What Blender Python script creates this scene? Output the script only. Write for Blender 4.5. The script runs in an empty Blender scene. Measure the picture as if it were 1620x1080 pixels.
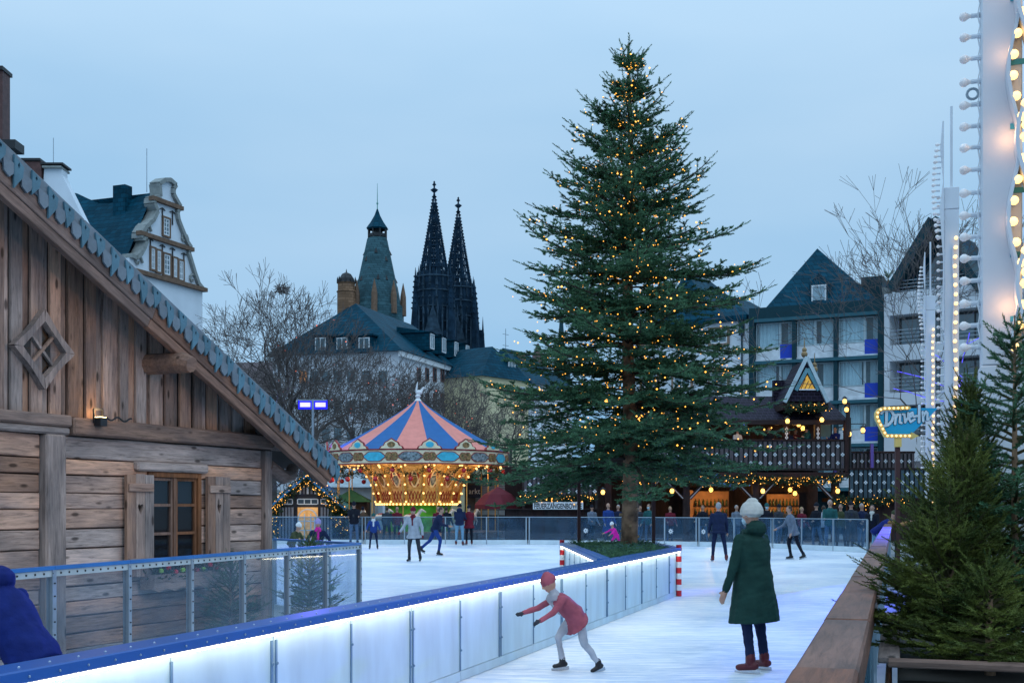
import bpy, bmesh, math, random
import numpy as np
from mathutils import Matrix, Vector, noise
from mathutils.bvhtree import BVHTree

random.seed(7)
NP = np.random.default_rng(7)
scene = bpy.context.scene
COL = scene.collection
R = math.radians

# ------------------------------------------------------------------ camera
EYE, FPX = 1.69, 1900.0            # eye height above the ice, focal length in px of a 1620 px wide frame
cam_d = bpy.data.cameras.new("camera")
cam = bpy.data.objects.new("camera", cam_d); COL.objects.link(cam)
cam.location = (0, 0, EYE); cam.rotation_euler = (R(90), 0, 0)
cam_d.sensor_width = 36; cam_d.lens = FPX / 1620 * 36
cam_d.shift_y = 260 / 1620         # rising-front lens: verticals stay vertical
cam_d.clip_start = .05; cam_d.clip_end = 4000
scene.camera = cam

# ------------------------------------------------------------------ sky, sun, exposure
world = bpy.data.worlds.new("World"); scene.world = world; world.use_nodes = True
wn = world.node_tree; wn.nodes.clear()
def wnode(t, **k):
    n = wn.nodes.new(t)
    for a, b in k.items(): setattr(n, a, b)
    return n
w_out = wnode('ShaderNodeOutputWorld'); w_add = wnode('ShaderNodeAddShader')
w_sky = wnode('ShaderNodeTexSky', sky_type='NISHITA', sun_disc=False)
w_sky.sun_elevation = R(-3); w_sky.sun_rotation = R(200)
w_bg1 = wnode('ShaderNodeBackground'); w_bg1.inputs[1].default_value = .05
w_bg2 = wnode('ShaderNodeBackground'); w_bg2.inputs[1].default_value = 1.0
w_tc = wnode('ShaderNodeTexCoord'); w_map = wnode('ShaderNodeMapping')
w_map.inputs['Scale'].default_value = (1.0, 1.0, 3.2)
w_n = wnode('ShaderNodeTexNoise'); w_n.inputs['Scale'].default_value = 2.1; w_n.inputs['Detail'].default_value = 4; w_n.inputs['Roughness'].default_value = .45
w_r = wnode('ShaderNodeValToRGB')
w_r.color_ramp.elements[0].position = .34; w_r.color_ramp.elements[0].color = (.225, .485, .775, 1)
w_r.color_ramp.elements[1].position = 1.0; w_r.color_ramp.elements[1].color = (.455, .670, .890, 1)
L_ = wn.links.new
L_(w_tc.outputs['Generated'], w_map.inputs['Vector']); L_(w_map.outputs[0], w_n.inputs['Vector'])
w_sep = wnode('ShaderNodeSeparateXYZ'); w_el = wnode('ShaderNodeMapRange'); w_el.inputs[2].default_value = .42; w_mad = wnode('ShaderNodeMath', operation='MULTIPLY_ADD'); w_mad.inputs[1].default_value = .55
L_(w_tc.outputs['Generated'], w_sep.inputs[0]); L_(w_sep.outputs[2], w_el.inputs[0]); L_(w_el.outputs[0], w_mad.inputs[0])
w_n2 = wnode('ShaderNodeMath', operation='MULTIPLY'); w_n2.inputs[1].default_value = .95; L_(w_n.outputs[0], w_n2.inputs[0]); L_(w_n2.outputs[0], w_mad.inputs[2]); L_(w_mad.outputs[0], w_r.inputs[0]); L_(w_r.outputs[0], w_bg2.inputs[0])
w_zen = wnode('ShaderNodeMapRange', interpolation_type='SMOOTHSTEP'); w_zen.inputs[1].default_value = .25; w_zen.inputs[2].default_value = 1.0; w_zen.inputs[3].default_value = 1.0; w_zen.inputs[4].default_value = 2.0   # overcast sky: brighter towards the zenith
L_(w_sep.outputs[2], w_zen.inputs[0]); L_(w_zen.outputs[0], w_bg2.inputs[1]); L_(w_sky.outputs[0], w_bg1.inputs[0])
L_(w_bg1.outputs[0], w_add.inputs[0]); L_(w_bg2.outputs[0], w_add.inputs[1]); L_(w_add.outputs[0], w_out.inputs[0])

sun_d = bpy.data.lights.new("sun", 'SUN'); sun_d.energy = .2; sun_d.angle = R(40); sun_d.color = (1, .95, .9)
sun = bpy.data.objects.new("sun", sun_d); COL.objects.link(sun)
sun.rotation_euler = (R(48), 0, R(20))

scene.view_settings.view_transform = 'Standard'; scene.view_settings.look = 'None'
scene.view_settings.gamma = 1; scene.view_settings.exposure = 0.0
scene.view_settings.use_curve_mapping = False
scene.render.engine = 'CYCLES'
cy = scene.cycles
cy.use_denoising = True
try: cy.denoiser = 'OPENIMAGEDENOISE'
except Exception: pass
cy.sample_clamp_indirect = 4; cy.max_bounces = 8; cy.transparent_max_bounces = 24
cy.diffuse_bounces = 3; cy.glossy_bounces = 3; cy.caustics_reflective = False; cy.caustics_refractive = False

# ------------------------------------------------------------------ helpers
def at(x, y, Y):
    """point at depth Y that the 1620 x 1080 photograph shows at pixel x, y"""
    return Vector(((x - 810) * Y / FPX, Y, EYE - (y - 800) * Y / FPX))

def tag(o, label=None, cat=None, group=None, kind=None):
    if label: o['label'] = label
    if cat: o['category'] = cat
    if group: o['group'] = group
    if kind: o['kind'] = kind
    return o

def thing(name, label, cat, loc=(0, 0, 0), rz=0, group=None):
    o = bpy.data.objects.new(name, None); COL.objects.link(o)
    o.location = loc; o.rotation_euler = (0, 0, rz); o.empty_display_size = .2
    return tag(o, label, cat, group)

class MB:
    def __init__(s): s.v = []; s.f = []; s.m = []
    def add(s, vs, fs, mi=0):
        b = len(s.v); s.v += [tuple(p) for p in vs]
        for f in fs: s.f.append(tuple(b + i for i in f)); s.m.append(mi)
        return s
    def box(s, x0, x1, y0, y1, z0, z1, mi=0):
        return s.add([(x0,y0,z0),(x1,y0,z0),(x1,y1,z0),(x0,y1,z0),(x0,y0,z1),(x1,y0,z1),(x1,y1,z1),(x0,y1,z1)],
                     [(0,3,2,1),(4,5,6,7),(0,1,5,4),(1,2,6,5),(2,3,7,6),(3,0,4,7)], mi)
    def bar(s, a, b, w, h, mi=0, up=(0, 0, 1)):
        """square bar from a to b, w wide, h high"""
        a = Vector(a); b = Vector(b); d = (b - a).normalized(); u = Vector(up)
        if abs(d.dot(u)) > .98: u = Vector((0, 1, 0))
        sx = d.cross(u).normalized() * (w / 2); sz = sx.cross(d).normalized() * (h / 2)
        vs = [p + i * sx + j * sz for p in (a, b) for i, j in ((-1,-1),(1,-1),(1,1),(-1,1))]
        return s.add(vs, [(0,1,2,3),(7,6,5,4),(0,4,5,1),(1,5,6,2),(2,6,7,3),(3,7,4,0)], mi)
    def tube(s, pts, rad, n=6, mi=0, cap=True):
        pts = [Vector(p) for p in pts]
        if not hasattr(rad, '__len__'): rad = [rad] * len(pts)
        rad = [float(r) for r in rad]; rings = []; ref = Vector((.31, .17, .93))
        for i, p in enumerate(pts):
            d = (pts[min(i+1, len(pts)-1)] - pts[max(i-1, 0)])
            d = d.normalized() if d.length > 1e-9 else Vector((0, 0, 1))
            u = d.cross(ref)
            if u.length < .15: u = d.cross(Vector((1, 0, 0)))
            u.normalize(); w = d.cross(u)
            rings.append([p + rad[i] * (math.cos(2*math.pi*k/n) * u + math.sin(2*math.pi*k/n) * w) for k in range(n)])
        vs = [q for r in rings for q in r]; fs = []
        for i in range(len(pts) - 1):
            for k in range(n):
                a = i*n + k; b = i*n + (k+1) % n
                fs.append((a, b, b + n, a + n))
        if cap:
            fs.append(tuple(reversed(range(n)))); fs.append(tuple(range((len(pts)-1)*n, len(pts)*n)))
        return s.add(vs, fs, mi)
    def lathe(s, prof, n=16, c=(0, 0, 0), mi=0, a0=0, a1=2*math.pi, cap=False):
        full = abs(a1 - a0 - 2*math.pi) < 1e-6; k = n if full else n + 1
        vs = [(c[0] + r*math.cos(a0+(a1-a0)*j/n), c[1] + r*math.sin(a0+(a1-a0)*j/n), c[2] + z) for r, z in prof for j in range(k)]
        fs = []
        for i in range(len(prof) - 1):
            for j in range(n):
                a = i*k + j; b = i*k + (j+1) % k
                fs.append((a, b, b + k, a + k))
        if cap and full:
            fs.append(tuple(reversed(range(k)))); fs.append(tuple(range((len(prof)-1)*k, len(prof)*k)))
        return s.add(vs, fs, mi)
    def ball(s, c, r, n=8, mi=0):
        if not hasattr(r, '__len__'): r = (r, r, r)
        m = max(3, n // 2); vs = []; fs = []
        for i in range(m + 1):
            t = math.pi * i / m
            for j in range(n):
                p = 2 * math.pi * j / n
                vs.append((c[0] + r[0]*math.sin(t)*math.cos(p), c[1] + r[1]*math.sin(t)*math.sin(p), c[2] - r[2]*math.cos(t)))
        for i in range(m):
            for j in range(n):
                a = i*n + j; b = i*n + (j+1) % n
                fs.append((a, b, b + n, a + n))
        return s.add(vs, fs, mi)
    def prism(s, poly, y0, y1, mi=0, ax='xz'):
        """polygon (counter-clockwise as seen from the front) pushed from y0 to y1"""
        n = len(poly)
        g = {'xz': lambda p, t: (p[0], t, p[1]), 'xy': lambda p, t: (p[0], p[1], t), 'yz': lambda p, t: (t, p[0], p[1])}[ax]
        vs = [g(p, y0) for p in poly] + [g(p, y1) for p in poly]
        fs = [tuple(range(n)), tuple(reversed(range(n, 2*n)))] + [(i, i+n, (i+1) % n + n, (i+1) % n) for i in range(n)]
        return s.add(vs, fs, mi)
    def xf(s, M, start=0):
        s.v[start:] = [tuple(M @ Vector(p)) for p in s.v[start:]]; return s
    def mesh(s, name, mats, smooth=False):
        me = bpy.data.meshes.new(name); me.from_pydata(s.v, [], s.f)
        if not isinstance(mats, (list, tuple)): mats = [mats]
        for m in mats: me.materials.append(m)
        if len(mats) > 1: me.polygons.foreach_set('material_index', s.m)
        bm = bmesh.new(); bm.from_mesh(me); bmesh.ops.recalc_face_normals(bm, faces=bm.faces); bm.to_mesh(me); bm.free()
        if smooth: me.polygons.foreach_set('use_smooth', [True] * len(me.polygons))
        me.update(); return me
    def build(s, name, mats, parent=None, loc=(0, 0, 0), rot=(0, 0, 0), smooth=False, bevel=0):
        o = bpy.data.objects.new(name, s.mesh(name, mats, smooth)); COL.objects.link(o)
        o.location = loc; o.rotation_euler = rot; o.parent = parent
        if bevel:
            b = o.modifiers.new('bevel', 'BEVEL'); b.width = bevel; b.segments = 1; b.limit_method = 'ANGLE'
        return o

def inst(me, name, parent=None, loc=(0, 0, 0), rot=(0, 0, 0), scale=(1, 1, 1)):
    o = bpy.data.objects.new(name, me); COL.objects.link(o)
    o.location = loc; o.rotation_euler = rot; o.scale = scale; o.parent = parent
    return o

def bulk(name, V, F, mats, parent=None, mi=None, smooth=False):
    """numpy mesh: V (n,3), F (m,3) or (m,4)"""
    me = bpy.data.meshes.new(name); V = np.ascontiguousarray(V, np.float32); F = np.ascontiguousarray(F, np.int32); k = F.shape[1]
    me.vertices.add(len(V)); me.vertices.foreach_set('co', V.ravel())
    me.loops.add(F.size); me.loops.foreach_set('vertex_index', F.ravel())
    me.polygons.add(len(F)); me.polygons.foreach_set('loop_start', np.arange(0, F.size, k, dtype=np.int32))
    me.polygons.foreach_set('loop_total', np.full(len(F), k, np.int32))
    if not isinstance(mats, (list, tuple)): mats = [mats]
    for m in mats: me.materials.append(m)
    if mi is not None: me.polygons.foreach_set('material_index', np.ascontiguousarray(mi, np.int32))
    if smooth: me.polygons.foreach_set('use_smooth', np.ones(len(F), bool))
    me.update(calc_edges=True)
    o = bpy.data.objects.new(name, me); COL.objects.link(o); o.parent = parent
    return o

# ------------------------------------------------------------------ materials
MATS = {}
def mat(name, base=(.5, .5, .5), rough=.6, spec=.35, metal=0, var=.15, vscale=3.0, rnd=0, bump=0, bscale=30,
        emit=None, estr=0, sample=True, stretch=None, c2=None, trans=0):
    """plain procedural material: base colour broken up by noise, optional per-object tint and relief"""
    if name in MATS: return MATS[name]
    m = bpy.data.materials.new(name); m.use_nodes = True; nt = m.node_tree; N = nt.nodes; K = nt.links.new
    b = N['Principled BSDF']; b.inputs['Roughness'].default_value = rough; b.inputs['Metallic'].default_value = metal
    b.inputs['Specular IOR Level'].default_value = spec
    tc = N.new('ShaderNodeTexCoord'); mp = N.new('ShaderNodeMapping'); K(tc.outputs['Object'], mp.inputs['Vector'])
    if stretch: mp.inputs['Scale'].default_value = stretch
    oi = N.new('ShaderNodeObjectInfo')
    off = N.new('ShaderNodeVectorMath'); off.operation = 'SCALE'; off.inputs[0].default_value = (17, 31, 23); K(oi.outputs['Random'], off.inputs['Scale'])
    K(off.outputs[0], mp.inputs['Location'])
    nz = N.new('ShaderNodeTexNoise'); nz.inputs['Scale'].default_value = vscale; nz.inputs['Detail'].default_value = 5; K(mp.outputs[0], nz.inputs['Vector'])
    mx = N.new('ShaderNodeMix'); mx.data_type = 'RGBA'
    lo = [c * (1 - var) for c in base]; hi = list(c2) if c2 else [c * (1 + var) for c in base]
    mx.inputs['A'].default_value = (*lo, 1); mx.inputs['B'].default_value = (*hi, 1)
    rp = N.new('ShaderNodeMapRange'); rp.inputs[1].default_value = .3; rp.inputs[2].default_value = .7
    K(nz.outputs[0], rp.inputs[0]); K(rp.outputs[0], mx.inputs['Factor'])
    out = mx.outputs['Result']
    if rnd:
        hs = N.new('ShaderNodeHueSaturation'); r2 = N.new('ShaderNodeMapRange'); r2.inputs[3].default_value = 1 - rnd; r2.inputs[4].default_value = 1 + rnd
        K(oi.outputs['Random'], r2.inputs[0]); K(r2.outputs[0], hs.inputs['Value']); K(out, hs.inputs['Color']); out = hs.outputs[0]
    K(out, b.inputs['Base Color'])
    if bump:
        n2 = N.new('ShaderNodeTexNoise'); n2.inputs['Scale'].default_value = bscale; n2.inputs['Detail'].default_value = 4; K(mp.outputs[0], n2.inputs['Vector'])
        bp = N.new('ShaderNodeBump'); bp.inputs['Strength'].default_value = bump; bp.inputs['Distance'].default_value = .02
        K(n2.outputs[0], bp.inputs['Height']); K(bp.outputs[0], b.inputs['Normal'])
    if emit:
        b.inputs['Emission Color'].default_value = (*emit, 1); b.inputs['Emission Strength'].default_value = estr
        if not sample: m.cycles.emission_sampling = 'NONE'
    MATS[name] = m
    return m

def wood(name, base, axis='x', dark=.45, rnd=.3, rough=.75, grain=1.0, knots=True, sat=(.45, 1.15)):
    """weathered boards: grain along the given local axis, knots, a tint per board"""
    if name in MATS: return MATS[name]
    m = bpy.data.materials.new(name); m.use_nodes = True; nt = m.node_tree; N = nt.nodes; K = nt.links.new
    b = N['Principled BSDF']; b.inputs['Roughness'].default_value = rough; b.inputs['Specular IOR Level'].default_value = .15
    tc = N.new('ShaderNodeTexCoord'); oi = N.new('ShaderNodeObjectInfo')
    mp = N.new('ShaderNodeMapping'); K(tc.outputs['Object'], mp.inputs['Vector'])
    lng, sht = 2.0 * grain, 26 * grain
    mp.inputs['Scale'].default_value = {'x': (lng, sht, sht), 'y': (sht, lng, sht), 'z': (sht, sht, lng)}[axis]
    off = N.new('ShaderNodeVectorMath'); off.operation = 'SCALE'; off.inputs[0].default_value = (57, 91, 73); K(oi.outputs['Random'], off.inputs['Scale']); K(off.outputs[0], mp.inputs['Location'])
    g = N.new('ShaderNodeTexNoise'); g.inputs['Scale'].default_value = 1.6; g.inputs['Detail'].default_value = 10; g.inputs['Roughness'].default_value = .72; g.inputs['Distortion'].default_value = .6
    K(mp.outputs[0], g.inputs['Vector'])
    mp2 = N.new('ShaderNodeMapping'); K(tc.outputs['Object'], mp2.inputs['Vector']); K(off.outputs[0], mp2.inputs['Location'])
    mp2.inputs['Scale'].default_value = {'x': (1, 3, 3), 'y': (3, 1, 3), 'z': (3, 3, 1)}[axis]
    bl = N.new('ShaderNodeTexNoise'); bl.inputs['Scale'].default_value = 1.3; bl.inputs['Detail'].default_value = 3; K(mp2.outputs[0], bl.inputs['Vector'])
    rp = N.new('ShaderNodeValToRGB'); e = rp.color_ramp.elements
    e[0].position = .30; e[0].color = (*[c * dark for c in base], 1); e[1].position = .62; e[1].color = (*[min(1, c * 1.12) for c in base], 1)
    x = rp.color_ramp.elements.new(.45); x.color = (*[c * .8 for c in base], 1)
    K(g.outputs[0], rp.inputs[0])
    grey = N.new('ShaderNodeMix'); grey.data_type = 'RGBA'; grey.blend_type = 'MULTIPLY'
    gr = N.new('ShaderNodeValToRGB'); gr.color_ramp.elements[0].position = .34; gr.color_ramp.elements[0].color = (.50, .50, .54, 1)
    gr.color_ramp.elements[1].position = .62; gr.color_ramp.elements[1].color = (1.18, 1.0, .86, 1)
    K(bl.outputs[0], gr.inputs[0]); grey.inputs['Factor'].default_value = .8; K(rp.outputs[0], grey.inputs['A']); K(gr.outputs[0], grey.inputs['B'])
    out = grey.outputs['Result']
    if knots:
        mp3 = N.new('ShaderNodeMapping'); K(tc.outputs['Object'], mp3.inputs['Vector']); K(off.outputs[0], mp3.inputs['Location'])
        mp3.inputs['Scale'].default_value = {'x': (1.4, 4, 4), 'y': (4, 1.4, 4), 'z': (4, 4, 1.4)}[axis]
        vo = N.new('ShaderNodeTexVoronoi'); vo.inputs['Scale'].default_value = 1.7; K(mp3.outputs[0], vo.inputs['Vector'])
        kr = N.new('ShaderNodeMapRange'); kr.inputs[1].default_value = .09; kr.inputs[2].default_value = .17; kr.inputs[3].default_value = .8; kr.inputs[4].default_value = 0
        K(vo.outputs['Distance'], kr.inputs[0])
        km = N.new('ShaderNodeMix'); km.data_type = 'RGBA'; km.inputs['B'].default_value = (.035, .022, .016, 1)
        K(kr.outputs[0], km.inputs['Factor']); K(out, km.inputs['A']); out = km.outputs['Result']
    hs = N.new('ShaderNodeHueSaturation'); r2 = N.new('ShaderNodeMapRange'); r2.inputs[3].default_value = 1 - rnd; r2.inputs[4].default_value = 1 + rnd
    K(oi.outputs['Random'], r2.inputs[0]); K(r2.outputs[0], hs.inputs['Value']); K(out, hs.inputs['Color'])
    wn_ = N.new('ShaderNodeTexWhiteNoise'); wn_.noise_dimensions = '1D'; K(oi.outputs['Random'], wn_.inputs['W']); r3 = N.new('ShaderNodeMapRange'); r3.inputs[3].default_value = sat[0]; r3.inputs[4].default_value = sat[1]; K(wn_.outputs['Value'], r3.inputs[0]); K(r3.outputs[0], hs.inputs['Saturation'])
    K(hs.outputs[0], b.inputs['Base Color'])
    bp = N.new('ShaderNodeBump'); bp.inputs['Strength'].default_value = .5; bp.inputs['Distance'].default_value = .006
    K(g.outputs[0], bp.inputs['Height']); K(bp.outputs[0], b.inputs['Normal'])
    MATS[name] = m
    return m

def courses(name, base, sx, sz, rough=.6, mortar=.55, var=.25, plane='xz', offset=.5):
    """slates, tiles or blocks that lie too far off to be told apart"""
    if name in MATS: return MATS[name]
    m = bpy.data.materials.new(name); m.use_nodes = True; nt = m.node_tree; N = nt.nodes; K = nt.links.new
    b = N['Principled BSDF']; b.inputs['Roughness'].default_value = rough; b.inputs['Specular IOR Level'].default_value = .05
    tc = N.new('ShaderNodeTexCoord'); sp = N.new('ShaderNodeSeparateXYZ'); cb = N.new('ShaderNodeCombineXYZ')
    K(tc.outputs['Object'], sp.inputs[0])
    if plane == 'mix':
        ad = N.new('ShaderNodeMath'); K(sp.outputs[0], ad.inputs[0]); K(sp.outputs[1], ad.inputs[1]); K(ad.outputs[0], cb.inputs[0])
    else: K(sp.outputs[0], cb.inputs[0])
    K(sp.outputs[2], cb.inputs[1])
    br = N.new('ShaderNodeTexBrick'); K(cb.outputs[0], br.inputs['Vector'])
    br.inputs['Scale'].default_value = 1; br.inputs['Brick Width'].default_value = sx; br.inputs['Row Height'].default_value = sz
    br.inputs['Mortar Size'].default_value = min(sx, sz) * .09; br.inputs['Mortar Smooth'].default_value = .6; br.offset = offset
    br.inputs['Color1'].default_value = (*[c * (1 - var) for c in base], 1); br.inputs['Color2'].default_value = (*[c * (1 + var) for c in base], 1)
    br.inputs['Mortar'].default_value = (*[c * mortar for c in base], 1)
    nz = N.new('ShaderNodeTexNoise'); nz.inputs['Scale'].default_value = .5; nz.inputs['Detail'].default_value = 4; K(tc.outputs['Object'], nz.inputs['Vector'])
    r2 = N.new('ShaderNodeMapRange'); r2.inputs[3].default_value = .65; r2.inputs[4].default_value = 1.35; K(nz.outputs[0], r2.inputs[0])
    hs = N.new('ShaderNodeHueSaturation'); K(br.outputs[0], hs.inputs['Color']); K(r2.outputs[0], hs.inputs['Value']); K(hs.outputs[0], b.inputs['Base Color'])
    bp = N.new('ShaderNodeBump'); bp.inputs['Strength'].default_value = .5; bp.inputs['Distance'].default_value = .03
    K(br.outputs['Fac'], bp.inputs['Height']); bp.invert = True; K(bp.outputs[0], b.inputs['Normal'])
    MATS[name] = m
    return m

def glass(name, tint=(.8, .9, .95), haze=.1, hazecol=(.5, .6, .7), rough=.03):
    """clear sheet: see-through, mirrored at grazing angles, a little scratched and dusty"""
    if name in MATS: return MATS[name]
    m = bpy.data.materials.new(name); m.use_nodes = True; nt = m.node_tree; N = nt.nodes; K = nt.links.new
    N.remove(N['Principled BSDF']); o = N['Material Output']
    t = N.new('ShaderNodeBsdfTransparent'); t.inputs[0].default_value = (*tint, 1)
    g = N.new('ShaderNodeBsdfGlossy'); g.inputs['Roughness'].default_value = rough
    lw = N.new('ShaderNodeLayerWeight'); p5 = N.new('ShaderNodeMath'); p5.operation = 'POWER'; p5.inputs[1].default_value = 5; K(lw.outputs['Facing'], p5.inputs[0])
    f = N.new('ShaderNodeMath'); f.operation = 'MULTIPLY_ADD'; f.inputs[1].default_value = .9; f.inputs[2].default_value = .03; K(p5.outputs[0], f.inputs[0])
    m1 = N.new('ShaderNodeMixShader'); K(f.outputs[0], m1.inputs[0]); K(t.outputs[0], m1.inputs[1]); K(g.outputs[0], m1.inputs[2])
    d = N.new('ShaderNodeBsdfDiffuse'); d.inputs[0].default_value = (*hazecol, 1)
    tl = N.new('ShaderNodeBsdfTranslucent'); tl.inputs[0].default_value = (*hazecol, 1)
    m0 = N.new('ShaderNodeMixShader'); m0.inputs[0].default_value = .5; K(d.outputs[0], m0.inputs[1]); K(tl.outputs[0], m0.inputs[2])
    nz = N.new('ShaderNodeTexNoise'); nz.inputs['Scale'].default_value = 2.2; nz.inputs['Detail'].default_value = 6
    tc = N.new('ShaderNodeTexCoord'); K(tc.outputs['Object'], nz.inputs['Vector'])
    mr = N.new('ShaderNodeMapRange'); mr.inputs[1].default_value = .3; mr.inputs[2].default_value = .75; mr.inputs[3].default_value = haze * .5; mr.inputs[4].default_value = haze * 1.5
    K(nz.outputs[0], mr.inputs[0])
    m2 = N.new('ShaderNodeMixShader'); K(mr.outputs[0], m2.inputs[0]); K(m1.outputs[0], m2.inputs[1]); K(m0.outputs[0], m2.inputs[2])
    K(m2.outputs[0], o.inputs[0])
    MATS[name] = m
    return m

def lamp(name, kind, loc, energy, color, parent=None, size=.1, **k):
    d = bpy.data.lights.new(name, kind); d.energy = energy; d.color = color
    if kind == 'SPOT': d.shadow_soft_size = size
    if kind == 'POINT': d.shadow_soft_size = size
    for a, b in k.items(): setattr(d, a, b)
    o = bpy.data.objects.new(name, d); COL.objects.link(o); o.location = loc; o.parent = parent
    return o

WARM = (1.0, .55, .16)
m_fairy = mat('fairy_bulb', (.9, .6, .25), emit=(1.0, .42, .05), estr=3.0, sample=False)
m_bulb_lit = mat('filament_bulb', (.9, .7, .4), emit=(1.0, .58, .20), estr=2.2, sample=False)
m_bulb_off = mat('clear_bulb', (.62, .68, .72), rough=.12, spec=.8, emit=(1.0, .78, .6), estr=.10, sample=False)
m_lantern = mat('lantern_glow', (.9, .6, .3), emit=(1.0, .52, .10), estr=3, sample=False)
m_metal = mat('galvanised_steel', (.34, .40, .45), rough=.4, metal=.6, var=.12)
m_dark = mat('dark_iron', (.02, .022, .025), rough=.5)
m_white = mat('white_paint', (.74, .76, .78), rough=.5, var=.05)
m_navy = mat('blue_rail', (.010, .085, .31), rough=.35, spec=.5, var=.08)
m_needle = mat('fir_needles', (.030, .092, .046), rough=.6, spec=.2, var=.5, vscale=4.5, c2=(.130, .280, .140))
m_garl = mat('garland_needles', (.02, .05, .022), rough=.6, var=.4, vscale=6)
m_bark = mat('fir_bark', (.15, .10, .07), rough=.9, var=.55, vscale=5, bump=.8, bscale=18, c2=(.46, .27, .16))
m_twig = mat('bare_bark', (.105, .09, .085), rough=.9, var=.3)
m_slate = courses('slate_roof', (.004, .050, .082), .5, .32, plane='mix')
# ------------------------------------------------------------------ ground and ice
m_ground = mat('plaza_paving', (.20, .21, .22), rough=.8, var=.25, vscale=.8)
g = MB(); g.add([(-900, -60, -.03), (900, -60, -.03), (900, 1500, -.03), (-900, 1500, -.03)], [(0, 1, 2, 3)])
tag(g.build('ground', m_ground), kind='structure')

def ice_material():
    m = bpy.data.materials.new('rink_ice'); m.use_nodes = True; N = m.node_tree.nodes; K = m.node_tree.links.new
    b = N['Principled BSDF']; b.inputs['Specular IOR Level'].default_value = .45
    tc = N.new('ShaderNodeTexCoord')
    tot = None
    for k, (rot, sc, st) in enumerate(((20, 6, 22), (-55, 5, 26), (75, 7, 20), (0, 3, 12))):
        mp = N.new('ShaderNodeMapping'); mp.inputs['Rotation'].default_value = (0, 0, R(rot)); mp.inputs['Scale'].default_value = (1, st, 1)
        nz = N.new('ShaderNodeTexNoise'); nz.inputs['Scale'].default_value = sc * .35; nz.inputs['Detail'].default_value = 5; nz.inputs['Distortion'].default_value = 1.2
        K(tc.outputs['Object'], mp.inputs[0]); K(mp.outputs[0], nz.inputs['Vector'])
        pw = N.new('ShaderNodeMapRange'); pw.inputs[1].default_value = .52; pw.inputs[2].default_value = .74; K(nz.outputs[0], pw.inputs[0])
        if tot is None: tot = pw.outputs[0]
        else:
            a = N.new('ShaderNodeMath'); a.operation = 'ADD'; K(tot, a.inputs[0]); K(pw.outputs[0], a.inputs[1]); tot = a.outputs[0]
    big = N.new('ShaderNodeTexNoise'); big.inputs['Scale'].default_value = .35; big.inputs['Detail'].default_value = 6; K(tc.outputs['Object'], big.inputs['Vector'])
    mr = N.new('ShaderNodeMapRange'); mr.inputs[1].default_value = .3; mr.inputs[2].default_value = .7; mr.inputs[3].default_value = -.35; mr.inputs[4].default_value = .45; K(big.outputs[0], mr.inputs[0])
    a = N.new('ShaderNodeMath'); a.operation = 'ADD'; K(tot, a.inputs[0]); K(mr.outputs[0], a.inputs[1])
    cr = N.new('ShaderNodeValToRGB'); e = cr.color_ramp.elements
    e[0].position = 0; e[0].color = (.44, .57, .76, 1); e[1].position = .8; e[1].color = (.93, .94, .96, 1)
    K(a.outputs[0], cr.inputs[0]); K(cr.outputs[0], b.inputs['Base Color'])
    rr = N.new('ShaderNodeMapRange'); rr.inputs[3].default_value = .28; rr.inputs[4].default_value = .6; K(a.outputs[0], rr.inputs[0]); K(rr.outputs[0], b.inputs['Roughness'])
    bp = N.new('ShaderNodeBump'); bp.inputs['Strength'].default_value = .45; bp.inputs['Distance'].default_value = .012; K(a.outputs[0], bp.inputs['Height']); K(bp.outputs[0], b.inputs['Normal'])
    return m
FAR = [(-15.5, 54.5), (-6.6, 53.5), (.7, 53.0), (5.2, 51.8), (7.8, 50.4), (10.45, 48.2), (12.9, 43.6)]
RAILA, RAILB = Vector((-.05, .5, 0)), Vector((13.6, 43.2, 0))
ice_poly = [(-.2, .3)] + [(p.x - .02, p.y) for p in (RAILA, RAILB)] + list(reversed(FAR)) + [(-3.55, 17.9), (-2.05, 16.1), (-3.93, 9.2), (-6.2, .3)]
g = MB(); g.add([(x, y, 0) for x, y in ice_poly], [tuple(range(len(ice_poly)))])
tag(g.build('ice', ice_material()), kind='structure')

# ------------------------------------------------------------------ barrier with LED strip and triangular tree planter
m_panel = mat('white_board', (.46, .60, .70), rough=.4, var=.13, spec=.3, vscale=3.5, stretch=(1, 1, .3), rnd=.05)
m_seam = mat('seam_strip', (.12, .22, .34), rough=.5)
m_led = mat('led_strip', (.9, .9, .8), emit=(1.0, .88, .62), estr=13)
m_red = mat('red_band', (.55, .02, .03), rough=.45)
m_yel = mat('bolt_steel', (.55, .6, .66), rough=.3, metal=.8)
HB = .91
def frame_between(a, b):
    d = Vector((b[0]-a[0], b[1]-a[1], 0)); return d.length, math.atan2(d.y, d.x)

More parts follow.
